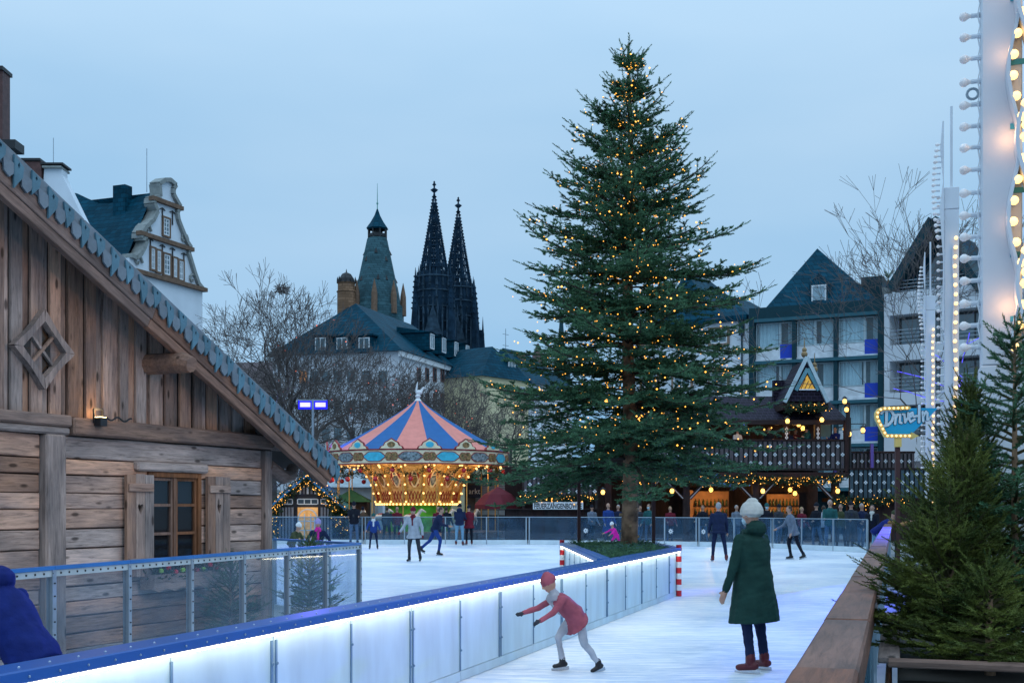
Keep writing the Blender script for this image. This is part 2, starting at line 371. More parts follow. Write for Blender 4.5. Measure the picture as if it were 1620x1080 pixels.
def board_run(root, a, b, first, step, front=-1, double=True):
    """white boards from a to b with blue cap rail and LED strip on the front side"""
    Lg, ang = frame_between(a, b)
    sub = []
    def put(mb, name, mats, **k):
        o = mb.build(name, mats, root, **k); o.matrix_local = root.matrix_basis.inverted() @ Matrix.Translation((a[0], a[1], 0)) @ Matrix.Rotation(ang, 4, 'Z'); return o
    x = first; edges = [0.0]
    while x < Lg - .12: 
        if x > .05: edges.append(x)
        x += step
    edges.append(Lg)
    f = front
    for i in range(len(edges) - 1):
        x0, x1 = edges[i] + .006, edges[i+1] - .006
        p = MB(); ys = sorted((0, .012 * -f)); p.box(x0, x1, ys[0], ys[1], .10, HB - .07)
        put(p, 'panel', m_panel)
        k = MB(); ys = sorted((.006 * f, .012 * -f)); k.box(x0, x1, ys[0], ys[1], .005, .095)
        put(k, 'kick_plate', m_panel)
        if i:
            sm = MB(); xe = edges[i]
            for dx in ((-.03, .03) if (double and i % 2) else (0,)):
                ys = sorted((.010 * f, .001 * f)); sm.box(xe + dx - .011, xe + dx + .011, ys[0], ys[1], .10, HB - .13)
                for z in (.3, .62):
                    sm.ball((xe + dx, .012 * f, z), .014, 6)
            put(sm, 'seam_strip', m_seam)
    core = MB(); ys = sorted((.014 * -f, .10 * -f)); core.box(.004, Lg - .004, ys[0], ys[1], 0.004, HB - .071)
    put(core, 'inner_frame', m_panel)
    cp = MB(); ys = sorted((.095 * f, .135 * -f)); cp.box(0, Lg, ys[0], ys[1], HB - .068, HB)
    rail = put(cp, 'cap_rail', m_navy, bevel=.008)
    bl = MB(); x = .1
    while x < Lg:
        bl.ball((x, .098 * f, HB - .035), .007, 5); bl.ball((x + .02, .02 * f, HB + .001), .008, 5); x += .22
    tag(put(bl, 'rail_rivets', m_yel), kind='stuff')
    ld = MB(); ys = sorted((.082 * f, .052 * f)); ld.box(.02, Lg - .02, ys[0], ys[1], HB - .082, HB - .0695)
    put(ld, 'led_strip', m_led)

def band_post(root, p):
    me = MB()
    n = 9; h = .96 / n
    for k in range(n):
        me.lathe([(.001, k*h), (.052, k*h), (.052, (k+1)*h), (.001, (k+1)*h)], 12, mi=k % 2)
    o = me.build('corner_post', [m_red, m_white], root); o.location = root.matrix_basis.inverted() @ Vector((p[0], p[1], 0.004))

BA, BB = Vector((-3.53, 2.34)), Vector((3.07, 22.5))
PA, PC, PD = Vector((1.48, 17.55)), Vector((1.12, 25.7)), Vector((3.0, 26.4))
bar_root = thing('rink_barrier', 'white rink barrier with blue cap rail and glowing light strip', 'barrier', (BA.x, BA.y, 0))
board_run(bar_root, BA, BB, .0729 * 17.68 + 3.53 - 1.2*3 + .11, 1.2)
plant_root = thing('tree_planter', 'triangular planter of white lit boards around the big fir tree trunk', 'planter', (2.1, 23, 0))
LEFTOFF = Vector((.0, .0))
board_run(plant_root, PA + Vector((-.12, .35)), PC, .3, 1.2, front=1, double=False)
board_run(plant_root, PC + Vector((.1, .02)), PD, .3, 1.2, front=1, double=False)
board_run(plant_root, PD, BB + Vector((.03, .09)), .3, 1.2, front=1, double=False)
band_post(plant_root, BB + Vector((.06, .03))); band_post(plant_root, PC + Vector((-.05, 0)))
sp = MB(); sp.add([(1.45, 18.2, .8), (2.95, 22.5, .8), (2.9, 26.3, .8), (1.2, 25.7, .8)], [(0, 1, 2, 3)])
o = sp.build('soil', mat('soil', (.03, .025, .02), rough=.95), plant_root); o.location = -Vector(plant_root.location)

# ------------------------------------------------------------------ conifers
def needles(S, D, Ln, n, nl, w, rng, flat=.55, alpha=(40, 75)):
    """needle triangles along shoots: starts S, unit directions D, lengths Ln"""
    m = len(S); S = np.repeat(S, n, 0); D = np.repeat(D, n, 0); Ln = np.repeat(Ln, n)
    t = (np.tile(np.arange(n), m) + rng.random(m * n)) / n
    up = np.array([0, 0, 1.0]); side = np.cross(D, up); sl = np.linalg.norm(side, axis=1, keepdims=True)
    side = np.where(sl > .05, side / np.maximum(sl, 1e-6), np.array([1.0, 0, 0])); nrm = np.cross(side, D)
    az = rng.random(m * n) * 2 * np.pi
    rad = side * np.cos(az)[:, None] + nrm * (np.sin(az) * flat + .18)[:, None]
    rad /= np.linalg.norm(rad, axis=1, keepdims=True)
    al = np.radians(alpha[0] + (alpha[1] - alpha[0]) * rng.random(m * n)) * (1 - .35 * t)
    nd = D * np.cos(al)[:, None] + rad * np.sin(al)[:, None]
    p = S + D * (Ln * t)[:, None]
    tg = np.cross(nd, rad + .3 * rng.standard_normal((m * n, 3))); tg /= np.maximum(np.linalg.norm(tg, axis=1, keepdims=True), 1e-6)
    ll = (nl * (.75 + .5 * rng.random(m * n)) * (1 - .35 * t ** 3))[:, None]
    V = np.empty((m * n, 3, 3)); V[:, 0] = p - tg * w / 2; V[:, 1] = p + tg * w / 2; V[:, 2] = p + nd * ll
    return V.reshape(-1, 3), np.arange(m * n * 3).reshape(-1, 3)

def unit(v): return v / max(np.linalg.norm(v), 1e-9)

def conifer(rng, zs, rs, z_lo, z_hi, n_main, pitch, ds=.075, l2f=.40, shoot=.16, lean=(0, 0), whorl=0, droop=0.0):
    """returns shoots (S, D, L), branch polylines and points for lights"""
    S, D, Ln, BR, PT, PB = [], [], [], [], [], []
    for k in range(n_main):
        q = (k + rng.random()) / n_main
        z0 = z_lo + (z_hi - z_lo) * q ** 1.0; wf = 1.0
        if whorl:                                                       # yearly whorls of long limbs, short ones between
            if rng.random() < .74: z0 = max(z_lo, round(z0 / whorl) * whorl + rng.normal(0, .05)); wf = 1.06
            else: wf = .58
        rel = (z0 - z_lo) / (z_hi - z_lo)
        Lb = np.interp(z0 + .25 * np.interp(z0, zs, rs), zs, rs) * (.66 + .44 * rng.random() ** .7) * wf
        if Lb < .06: continue
        az = k * 2.39996 + rng.normal(0, .35)
        p0 = np.radians(np.interp(rel, [0, .35, .7, 1], pitch) + rng.normal(0, 6))
        npt = max(4, int(Lb / .16)); P = [np.array([lean[0] * rel, lean[1] * rel, z0])]; dr = []
        for i in range(npt):
            u = i / npt
            pi = p0 - np.radians(12 + droop) * math.sin(u * math.pi * .8) + np.radians(26) * u ** 2
            a2 = az + .12 * math.sin(3 * u + k)
            d = np.array([math.cos(a2) * math.cos(pi), math.sin(a2) * math.cos(pi), math.sin(pi)])
            dr.append(d); P.append(P[-1] + d * Lb / npt)
        BR.append((P, .008 + .010 * Lb)); PB += [P[max(1, int(len(P) * rng.uniform(.2, 1.0)) - 1)] for _ in range(int(3 + 3.2 * Lb))]
        s = .12 * Lb + .05
        while s < Lb:
            i = min(int(s / Lb * npt), npt - 1); d = dr[i]; p = P[i] + d * (s - i * Lb / npt)
            hz = unit(np.cross(d, [0, 0, 1.0])); nv = np.cross(hz, d)
            for sg in (-1, 1):
                ang = math.radians(52 + rng.normal(0, 9))
                l2 = (l2f * (Lb - s) * (.75 + .5 * rng.random()) + shoot * .7)
                l2 = min(l2, .62 * Lb + shoot)
                d2 = unit(d * math.cos(ang) + sg * hz * math.sin(ang) + nv * rng.normal(.02, .16))
                PT.append(p + d2 * l2 * rng.random())
                a = 0.0; q2 = p.copy()
                while a < l2:
                    seg = min(shoot, l2 - a)
                    if seg < .03: break
                    S.append(q2.copy()); D.append(d2); Ln.append(seg)
                    if a > 0.02 or l2 > shoot * 1.4:
                        hz2 = unit(np.cross(d2, nv))
                        for s3 in (-1, 1):
                            if rng.random() < .82:
                                d3 = unit(d2 * .66 + s3 * hz2 * .7 + nv * rng.normal(.05, .2))
                                S.append(q2 + d2 * seg * .3); D.append(d3); Ln.append(min(shoot, .5 * (l2 - a) + .05) * (.7 + .4 * rng.random()))
                    q2 = q2 + d2 * seg; a += seg
                    d2 = unit(d2 + np.array([0, 0, .05]))
            s += ds * (.8 + .4 * rng.random()) * (1 + .25 * Lb)
        for j in range(1, len(P)):                                      # the limb itself is clothed with needles
            if j / len(P) > .35: S.append(P[j-1]); D.append(unit(P[j] - P[j-1])); Ln.append(np.linalg.norm(P[j] - P[j-1]))
        S.append(P[-1]); D.append(dr[-1]); Ln.append(shoot * 1.1)
        PT.append(P[-1]); PT.append(P[-2])
    return np.array(S), np.array(D), np.array(Ln), BR, (PB if whorl else PT)

def tubes(BR, n=5):
    mb = MB()
    for P, r in BR:
        mb.tube(P, list(np.linspace(r, r * .25, len(P))), n, cap=False)
    return mb

def bulbs_mesh(pts, r, rng):
    oc = np.array([[1,0,0],[-1,0,0],[0,1,0],[0,-1,0],[0,0,1],[0,0,-1]], float)
    fc = np.array([[0,2,4],[2,1,4],[1,3,4],[3,0,4],[2,0,5],[1,2,5],[3,1,5],[0,3,5]])
    pts = np.array(pts); rr = r * (.6 + .8 * rng.random(len(pts)) ** 2)
    V = (pts[:, None, :] + oc[None] * rr[:, None, None]).reshape(-1, 3)
    F = (fc[None] + 6 * np.arange(len(pts))[:, None, None]).reshape(-1, 3)
    return V, F

TX, TY = 2.35, 24.1
xmas = thing('fir_tree', 'tall decorated fir tree standing in the triangular rink planter', 'tree', (TX, TY, .8))
rng = np.random.default_rng(11)
ZS = np.array([1.9, 2.3, 2.7, 3.2, 3.8, 4.7, 5.8, 6.8, 7.7, 8.9, 9.8, 10.5, 11.0]) - .8
RS = np.array([2.0, 2.6, 3.0, 3.15, 3.10, 2.85, 2.60, 2.35, 2.0, 1.32, .80, .40, .10])
S, D, Ln, BR, PT = conifer(rng, ZS, RS, 1.58, 9.80, 275, [-3, 11, 29, 50], ds=.125, l2f=.36, shoot=.20, whorl=.60, droop=8)
lead = [(np.array([0, 0, 9.65 + .095 * i]), unit(np.array([.04 * math.sin(i * 1.7), .03, 1.0])), .15) for i in range(7)]      # bare-ish leader shoot at the top
lead += [(np.array([0, 0, 9.62 + .10 * i]), unit(np.array([math.cos(i * 2.4) * .6, math.sin(i * 2.4) * .6, .8])), .26 - .03 * i) for i in range(6)]
S = np.vstack([S] + [l[0] for l in lead]); D = np.vstack([D] + [l[1] for l in lead]); Ln = np.append(Ln, [l[2] for l in lead])
V, F = needles(S, D, Ln, 25, .050, .0185, rng)
bulk('crown', V, F, m_needle, xmas)
tb = tubes(BR, 5)
tb.build('branch', mat('fir_limb', (.06, .045, .035), rough=.9), xmas)
print('fir shoots', len(S), 'tris', len(F))
tr = MB(); pts = []; rad = []
for i in range(26):
    z = i / 25 * 10.15; pts.append((.03 * math.sin(z), .03 * math.cos(z * 1.3), z)); rad.append(.165 * (1 - z / 10.6) ** .8 + .004 + .012 * random.random() * (1 - z / 10.6))
tr.tube(pts, rad, 14); tr.build('trunk', m_bark, xmas, smooth=True)
for k in range(14):                                                     # sawn-off limb stubs
    z = .25 + .11 * k; a = k * 2.4
    st = MB(); d = Vector((math.cos(a), math.sin(a), .15)); st.tube([d * .12 + Vector((0, 0, z)), d * .20 + Vector((0, 0, z))], [.032, .028], 7)
    st.build('branch_stub', mat('cut_wood', (.42, .27, .15), rough=.8), xmas)
PT = np.array(PT); sel = rng.choice(len(PT), min(1900, len(PT)), replace=False); PT = PT[sel] + rng.normal(0, .09, (len(sel), 3)) + np.array([0, 0, .03])
keep = PT[:, 2] > 1.7 + rng.random(len(PT)) * .8
V, F = bulbs_mesh(PT[keep], .0165, rng)
o = bulk('fairy_lights', V, F, m_fairy); o.location = xmas.location
tag(o, 'warm white fairy lights strung all over the tall fir tree', 'fairy lights', kind='stuff')
for sx, sy in ((-.95, 1.0), (.62, 1.1)):                                   # two support poles
    p = MB(); p.box(-.035, .035, -.035, .035, .8, 2.6)
    tag(p.build('support_pole', mat('brown_post', (.06, .022, .02)), None, (TX + sx, TY + sy, 0), bevel=.005),
        'dark brown pole in the planter, on the side of the lettered drinks stand' if sx < 0 else 'dark brown pole in the planter, on the side of the timber pub', 'pole', 'poles behind the fir tree')

def ground_cover(name, pts, ztop, n, rng, label, cat):
    """cut fir twigs heaped over an area (triangle fan of corners)"""
    S = []; D = []; Ln = []
    tri = [(pts[0], pts[i], pts[i+1]) for i in range(1, len(pts) - 1)]
    ar = np.array([abs((b[0]-a[0])*(c[1]-a[1]) - (b[1]-a[1])*(c[0]-a[0])) for a, b, c in tri]); ar = ar / ar.sum()
    for _ in range(n):
        a, b, c = tri[rng.choice(len(tri), p=ar)]; u, v = rng.random(2)
        if u + v > 1: u, v = 1 - u, 1 - v
        x = a[0] + u*(b[0]-a[0]) + v*(c[0]-a[0]); y = a[1] + u*(b[1]-a[1]) + v*(c[1]-a[1])
        S.append((x, y, ztop + rng.normal(-.03, .03))); az = rng.random() * 6.283; D.append(unit(np.array([math.cos(az), math.sin(az), rng.normal(.25, .3)]))); Ln.append(.14)
    V, F = needles(np.array(S), np.array(D), np.array(Ln), 22, .03, .010, rng)
    return tag(bulk(name, V, F, m_needle), label, cat, kind='stuff')
ground_cover('fir_twigs', [(1.55, 18.3), (2.95, 22.6), (2.85, 26.2), (1.22, 25.6)], .90, 2600, np.random.default_rng(3), 'cut green fir twigs covering the triangular planter', 'fir twigs')
# ------------------------------------------------------------------ clear fences of the rink
m_pane = glass('fence_pane', (.76, .88, .96), .08, (.16, .40, .66))  # blue haze colour imitates sky and ice mirrored in the panes
m_pane_near = glass('fence_pane_near', (.90, .94, .97), .11, (.32, .50, .70))
m_kick = mat('kick_board', (.62, .70, .74), rough=.5, var=.08)
m_bluecap = mat('blue_cap', (.03, .16, .45), rough=.35)
def fence(root, a, b, n, pane, zt=1.2, kick=.20, pw=.05, cap=None, emblem=(), ends=(True, True), double=()):
    Lg, ang = frame_between(a, b)
    Ml = root.matrix_basis.inverted() @ Matrix.Translation((a[0], a[1], 0)) @ Matrix.Rotation(ang, 4, 'Z')
    def put(mb, name, mats, parent=root, **k):
        o = mb.build(name, mats, parent, **k)
        if parent is root: o.matrix_local = Ml
        return o
    st = Lg / n
    for i in range(n + 1):
        if (i == 0 and not ends[0]) or (i == n and not ends[1]): continue
        p = MB(); x = i * st
        for dx in ((-.07, .07) if i in double else (0,)): p.box(x + dx - pw/2, x + dx + pw/2, -.03, .03, .0, zt - .03)
        put(p, 'post', m_metal)
    for i in range(n):
        x0, x1 = i * st + pw/2, (i+1) * st - pw/2
        g = MB(); g.box(x0, x1, -.004, .004, kick, zt - .03); put(g, 'glass_pane', pane)
        k = MB(); k.box(x0, x1, -.03, .02, .004, kick - .005); put(k, 'kick_board', m_kick)
        c = MB(); c.box(i * st + .003, (i+1) * st - .003, -.035, .035, zt - .03, zt); put(c, 'top_rail', cap or m_metal)
        if i in emblem:
            e = MB(); xc = x0 + .25; zc = .62
            for q in range(8):
                a2 = q * math.pi / 4; e.bar((xc + .03*math.cos(a2), -.012, zc + .03*math.sin(a2)), (xc + .11*math.cos(a2), -.012, zc + .11*math.sin(a2)), .03, .006, up=(0, 1, 0))
            e.lathe([(.045, 0), (.07, 0), (.07, .006), (.045, .006)], 12); 
            k0 = len(e.v) - 48
            for q in range(k0, len(e.v)):
                x, y, z = e.v[q]; e.v[q] = (x + xc, -.012 - z, y + zc)
            put(e, 'emblem', m_white)
far = thing('rink_fence', 'long clear fence closing off the far end of the ice', 'fence', (FAR[1][0], FAR[1][1], 0))
cnt = [4, 4, 2, 2, 2, 3]
for i in range(len(FAR) - 1):
    fence(far, FAR[i], FAR[i+1], cnt[i], m_pane, zt=1.22, emblem={1: (1,), 2: (1,), 3: (1,), 4: (0,)}.get(i, ()), ends=(True, i == len(FAR) - 2), double=(0,))
NA, NB_, NC = (-4.62, 6.67), (-2.05, 16.1), (-3.62, 18.3)
near = thing('rink_fence', 'clear fence with riveted frame in front of the wooden chalet', 'fence', (NB_[0], NB_[1], 0))
fence(near, NA, NB_, 9, m_pane_near, zt=1.2, pw=.05, cap=m_bluecap)
rv = MB(); Lg, ang = frame_between(NA, NB_)                             # light riveted strip under the cap
x = .05
strip = MB(); strip.box(0, Lg, -.022, -.012, 1.115, 1.167)
o = strip.build('riveted_strip', mat('riveted_strip', (.42, .50, .52), rough=.5), near)
Mn = near.matrix_basis.inverted() @ Matrix.Translation((NA[0], NA[1], 0)) @ Matrix.Rotation(ang, 4, 'Z'); o.matrix_local = Mn
while x < Lg: rv.ball((x, -.024, 1.142), .010, 5); x += .11
for i in range(10):
    for k in range(9): rv.ball((i * Lg / 9, -.034, .22 + k * .105), .008, 5)
tag(rv.build('rivets', m_dark, near), kind='stuff').matrix_local = Mn
fence(near, NB_, NC, 3, m_pane_near, zt=1.2, cap=m_bluecap, ends=(False, True))

# ------------------------------------------------------------------ wooden hand rail on the right
m_railw = wood('rail_wood', (.21, .095, .062), 'x', dark=.45, rnd=.10, rough=.42, knots=False, sat=(.8, 1.05))
rail = thing('wooden_railing', 'long brown plank hand rail between the ice and the cut spruces', 'railing', (RAILA.x, RAILA.y, 0), math.atan2(RAILB.y - RAILA.y, RAILB.x - RAILA.x))
RL = (RAILB - RAILA).length; step = 1.62; k = 0; x = 0
m_infill = glass('rail_infill', (.45, .70, .78), .3, (.25, .5, .6))
while x < RL - .1:
    x1 = min(x + step, RL); dz = .004 * (k % 2)
    p = MB(); p.box(-(x1-x)/2 + .004, (x1-x)/2 - .004, -.095, .095, -.055, 0)
    p.build('rail_plank', m_railw, rail, ((x + x1)/2, .0, 1.205 + dz), bevel=.01)
    f = MB(); f.box(-(x1-x)/2 + .004, (x1-x)/2 - .004, -.02, .02, -.15, 0)
    f.build('fascia_board', m_railw, rail, ((x + x1)/2, -.062, 1.146), bevel=.006)
    q = MB(); q.box(x - .035, x + .035, -.03, .04, 0.0, .99); q.build('post', m_metal, rail)
    gl = MB(); gl.box(x + .04, x1 - .04, -.004, .004, .12, .98); gl.build('infill_pane', m_infill, rail)
    x = x1; k += 1
RD = (RAILB - RAILA).normalized(); RANG = math.atan2(-RD.x, RD.y)        # frame: x' across (to the right), y' along the rail

# ------------------------------------------------------------------ wooden planter box with cut spruces
def rf(x, y):   # rail frame -> world: x' metres beside the rail, y' metres along it
    return RAILA + RD * y + Vector((RD.y, -RD.x, 0)) * x
m_boxw = wood('planter_wood', (.22, .115, .075), 'x', dark=.5, rnd=.2)
bx = rf(.16, 5.95)
box = thing('planter_box', 'brown plank planter box holding cut spruces beside the hand rail', 'planter', bx, RANG)
for k in range(5):
    p = MB(); p.box(-1.1, 1.1, -.014, .014, -.075, .075); p.build('plank', m_boxw, box, (1.12, 0, .08 + k * .158), bevel=.006)
for k in range(5):
    p = MB(); p.box(-1.3, 1.3, -.014, .014, -.075, .075); p.build('plank', m_boxw, box, (0, 1.34, .08 + k * .158), (0, 0, R(90)), bevel=.006)
p = MB(); p.box(-1.12, 1.12, -.07, .05, -.018, .018); p.build('top_plank', m_boxw, box, (1.12, 0, .895), bevel=.006)
p = MB(); p.box(-1.35, 1.35, -.06, .05, -.018, .018); p.build('top_plank', m_boxw, box, (0, 1.42, .897), (0, 0, R(90)), bevel=.006)
p = MB(); p.box(.05, 2.2, .05, 2.6, .3, .8); p.build('soil', MATS['soil'], box)

m_spruce = mat('spruce_needles', (.036, .085, .020), rough=.6, spec=.2, var=.5, vscale=4, c2=(.21, .24, .050))
m_twigb = mat('spruce_twig', (.07, .06, .025), rough=.8)
def cut_tree(name, label, base, h, r, n, seed, mt, pitch, nl=.020, w=.0052, nn=60, shoot=.13, group=None, lean=(0, 0), l2f=.34, zlo=.06):
    rg = np.random.default_rng(seed)
    t = thing(name, label, 'tree', base, 0, group)
    zs = np.array([0, .12, .3, .5, .75, .92, 1.0]) * h; rs = np.array([.8, 1, .95, .78, .45, .2, .05]) * r
    S, D, Ln, BR, PT = conifer(rg, zs, rs, zlo * h, .97 * h, n, pitch, ds=.05, l2f=l2f, shoot=shoot, lean=lean, droop=0)
    V, F = needles(S, D, Ln, nn, nl, w, rg, flat=.9, alpha=(35, 65))
    bulk('crown', V, F, mt, t); print(name, len(S), len(F))
    st = [([s, s + d * l], .0022) for s, d, l in zip(S, D, Ln)]
    b = tubes(BR, 5)
    for P, rr in st[::2]: b.tube(P, [rr * .8, rr * .5], 3, cap=False)
    b.build('branch', m_twigb, t)
    k = MB(); k.tube([(lean[0] * q, lean[1] * q, h * q - (.1 if q == 0 else 0)) for q in (0, .3, .6, 1)], [.03, .024, .016, .004], 8); k.build('trunk', m_bark, t)
    return t
cut_tree('spruce_tree', 'bushy cut spruce leaning over the plank planter box', (2.40, 6.75, .80), 1.30, .50, 125, 5, m_spruce, [10, 35, 55, 70], lean=(.2, .1))
cut_tree('spruce_tree', 'tall spiky cut spruce rising behind the bushy one', (2.72, 7.25, .80), 1.62, .52, 140, 6, m_spruce, [15, 40, 60, 76], lean=(.05, 0))
cut_tree('nordmann_fir', 'blue green cut fir at the foot of the white bulb pillar', (2.93, 7.0, .80), 2.0, .54, 95, 8, m_needle, [0, 12, 22, 50], nl=.026, w=.0070, nn=46, shoot=.12, l2f=.3)
cut_tree('spruce_tree', 'low cut spruce branches spilling over the plank edge', (2.52, 6.33, .82), .55, .40, 75, 9, m_spruce, [8, 14, 30, 60], l2f=.4)
# ------------------------------------------------------------------ wooden chalet on the left
CC = Vector((-3.24, 15.8, 0)); CANG = math.atan2(.915, .403)
chal = thing('wooden_chalet', 'weathered plank chalet with carved roof trim, shutters and diamond window', 'chalet', CC, CANG)
m_log = wood('chalet_log', (.56, .395, .315), 'x', rnd=.36, dark=.22)
m_vb = wood('chalet_board', (.45, .315, .25), 'z', rnd=.36, dark=.24)
m_beam = wood('chalet_beam', (.30, .22, .185), 'x', rnd=.12)
m_postw = wood('chalet_post', (.38, .275, .225), 'z', rnd=.12)
m_barge = wood('barge_board', (.25, .155, .115), 'x', rnd=.1, knots=False)
m_backing = mat('dark_backing', (.035, .026, .022), rough=.9)
m_trim = mat('weathered_trim', (.085, .19, .25), rough=.7, var=.2, vscale=5, rnd=.15, bump=.3)
m_trim2 = mat('weathered_trim_pale', (.15, .20, .24), rough=.7, var=.2, vscale=4, bump=.3)
SL = .476
def zr(u): return 2.30 + SL * (.977 - u)                # top of the roof trim
UL, UW = -6.2, -11.5                                    # ridge and far end of the wall
rg = random.Random(4)
# dark backing wall (gable shape)
b = MB(); b.prism([(UW, 0), (-.03, 0), (-.03, 2.58), (UL, zr(UL) - .2), (UW, zr(UL) - .2 - SL * (UL - UW))], .03, .12); b.build('backing_wall', m_backing, chal)
b = MB(); b.box(-.1, 0, .12, 5.5, 0, 2.5); b.build('side_wall', m_vb, chal)
# horizontal boards under the beam, in three bays
WIN = (-2.27, -1.45, 1.06, 2.02)
z = .02
hs = []
while z < 2.40:
    h = min(rg.uniform(.15, .225), 2.425 - z); 
    if 2.425 - z - h < .08: h = 2.425 - z
    hs.append((z, h)); z += h
def board(u0, u1, z0, h, y=0, mt=m_log, th=.05, jit=.006):
    m = MB(); n = max(2, int((u1 - u0) / .5)); c = (u0 + u1) / 2; vs = []; t = [rg.uniform(-jit, jit) for _ in range(n + 1)]; t2 = [rg.uniform(-jit, jit) for _ in range(n + 1)]
    for i in range(n + 1):
        x = u0 - c + (u1 - u0) * i / n
        vs += [(x, 0, -h/2 + .007 + t[i]), (x, 0, h/2 - .007 + t2[i]), (x, th, h/2 - .004), (x, th, -h/2 + .004)]
    fs = [(0, 3, 2, 1), (4*n, 4*n+1, 4*n+2, 4*n+3)]
    for i in range(n):
        a = 4*i
        for k in range(4): fs.append((a + k, a + (k+1) % 4, a + 4 + (k+1) % 4, a + 4 + k))
    m.add(vs, fs)
    return m.build('log_board', mt, chal, (c, y + rg.uniform(-.010, .008) - .022, z0 + h/2), bevel=.008)
for (z, h) in hs:
    board(UW, -3.92, z, h * .999)
    zc = z + h/2
    if WIN[2] - .1 < zc < WIN[3] + .05:
        board(-3.62, WIN[0] - .07, z, h); board(WIN[1] + .07, -.13, z, h)
    else: board(-3.62, -.13, z, h)
# beam, posts
def bx(name, u0, u1, y0, y1, z0, z1, mt, bev=.02):
    m = MB(); c = ((u0+u1)/2, (y0+y1)/2, (z0+z1)/2); m.box(u0-c[0], u1-c[0], y0-c[1], y1-c[1], z0-c[2], z1-c[2]); return m.build(name, mt, chal, c, bevel=bev)
bx('beam', -3.55, .0, -.13, .03, 2.43, 2.615, m_beam); bx('beam', UW, -3.56, -.12, .03, 2.51, 2.63, m_beam); bx('beam', UW, -3.57, -.10, .03, 2.425, 2.505, m_beam)
bx('post', -3.91, -3.63, -.11, .03, .0, 2.424, m_postw); bx('post', -.12, .02, -.10, .06, .0, 2.424, m_postw)
# beam end past the corner and curved brace under the eave
m = MB(); m.tube([(0, -.05, 2.52), (.5, -.05, 2.52), (.62, -.05, 2.52)], [.10, .10, .085], 10); m.build('beam_end', m_beam, chal)
m = MB(); m.tube([(.0, -.03, 2.22), (.18, -.03, 2.14), (.36, -.03, 2.08), (.52, -.03, 2.11), (.60, -.03, 2.22)], [.095, .10, .10, .095, .075], 10); m.build('brace', m_beam, chal)
m = MB(); m.tube([(-2.30, .1, 3.30), (-2.30, -.52, 3.30), (-2.30, -.64, 3.27)], [.12, .12, .09], 10); m.build('purlin_end', m_beam, chal)
# vertical boards in the gable: narrow ones set back, wide ones proud
u = UW
while u < -.1:
    top = lambda q: (zr(q) - .16) if q > UL else (zr(UL) - .16 - SL * (UL - q))
    if top(u + .12) - 2.62 > .08:
        w = rg.uniform(.135, .18)
        for (a0, a1, y, t) in ((u, u + w, -.035, .04), (u + w + .002, u + .255, .004, .025)):
            if a1 - a0 < .02: continue
            m = MB(); c = (a0 + a1) / 2; m.prism([(a0-c, 0), (a1-c, 0), (a1-c, top(a1) - 2.62), (a0-c, top(a0) - 2.62)], 0, t)
            m.build('gable_board', m_vb, chal, (c, y + rg.uniform(-.006, .006) + (.018 if c > -2.3 else 0), 2.62), bevel=.006)
    u += .257
# window with mullions, curtains and shutters
m_case = wood('casement_wood', (.26, .13, .07), 'z', rnd=.05, knots=False)
m_wg = glass('window_pane', (.75, .8, .85), .008)
w0, w1, z0, z1 = WIN; wc = (w0 + w1) / 2
win = MB(); 
for a0, a1, b0, b1 in ((w0-.06, w0, z0-.06, z1+.06), (w1, w1+.06, z0-.06, z1+.06), (w0, w1, z1, z1+.06), (w0, w1, z0-.06, z0)): win.box(a0-wc, a1-wc, -.06, .10, b0, b1)
win = win.build('window', m_case, chal, (wc, 0, 0), bevel=.006)
def sub(mb, name, mt, parent, loc=(0, 0, 0), bevel=0): return mb.build(name, mt, parent, loc, bevel=bevel)
for q, (a0, a1) in enumerate(((w0 + .003, wc - .026), (wc + .026, w1 - .003))):
    a0 -= wc; a1 -= wc; zs = [z0, z0 + .31, z0 + .64, z1]
    f = MB(); 
    for x in (a0, a1 - .035): f.box(x, x + .035, -.03, .015, z0 + .003, z1 - .003)
    for zz in (z0 + .003, zs[1] - .016, zs[2] - .016, z1 - .036): f.box(a0 + .036, a1 - .036, -.028, .012, zz, zz + .032)
    sub(f, 'casement', m_case, win)
    for k in range(3):
        g = MB(); g.box(a0 + .037, a1 - .037, -.008, -.003, zs[k] + (.037 if k == 0 else .018), zs[k+1] - (.038 if k == 2 else .018)); sub(g, 'pane', m_wg, win)
f = MB(); f.box(-.023, .023, -.045, .03, z0, z1); sub(f, 'mullion', m_case, win)
cur = MB(); n = 26
for (a, b) in ((w0 - wc + .0, -.14), (.02, w1 - wc)):
    vs = []
    for i in range(n + 1):
        x = a + (b - a) * i / n; y = .16 + .025 * math.sin(i * 1.9)
        vs += [(x, y, z0 + .3), (x, y, z1)]
    cur.add(vs, [(2*i, 2*i+2, 2*i+3, 2*i+1) for i in range(n)])
sub(cur, 'curtain', courses('check_curtain', (.02, .10, .11), .03, .03, mortar=2.2), win)
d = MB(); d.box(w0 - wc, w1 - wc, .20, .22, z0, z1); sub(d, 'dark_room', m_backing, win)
bx('lintel', w0 - .28, w1 + .15, -.10, .0, 2.085, 2.19, m_log, .02)
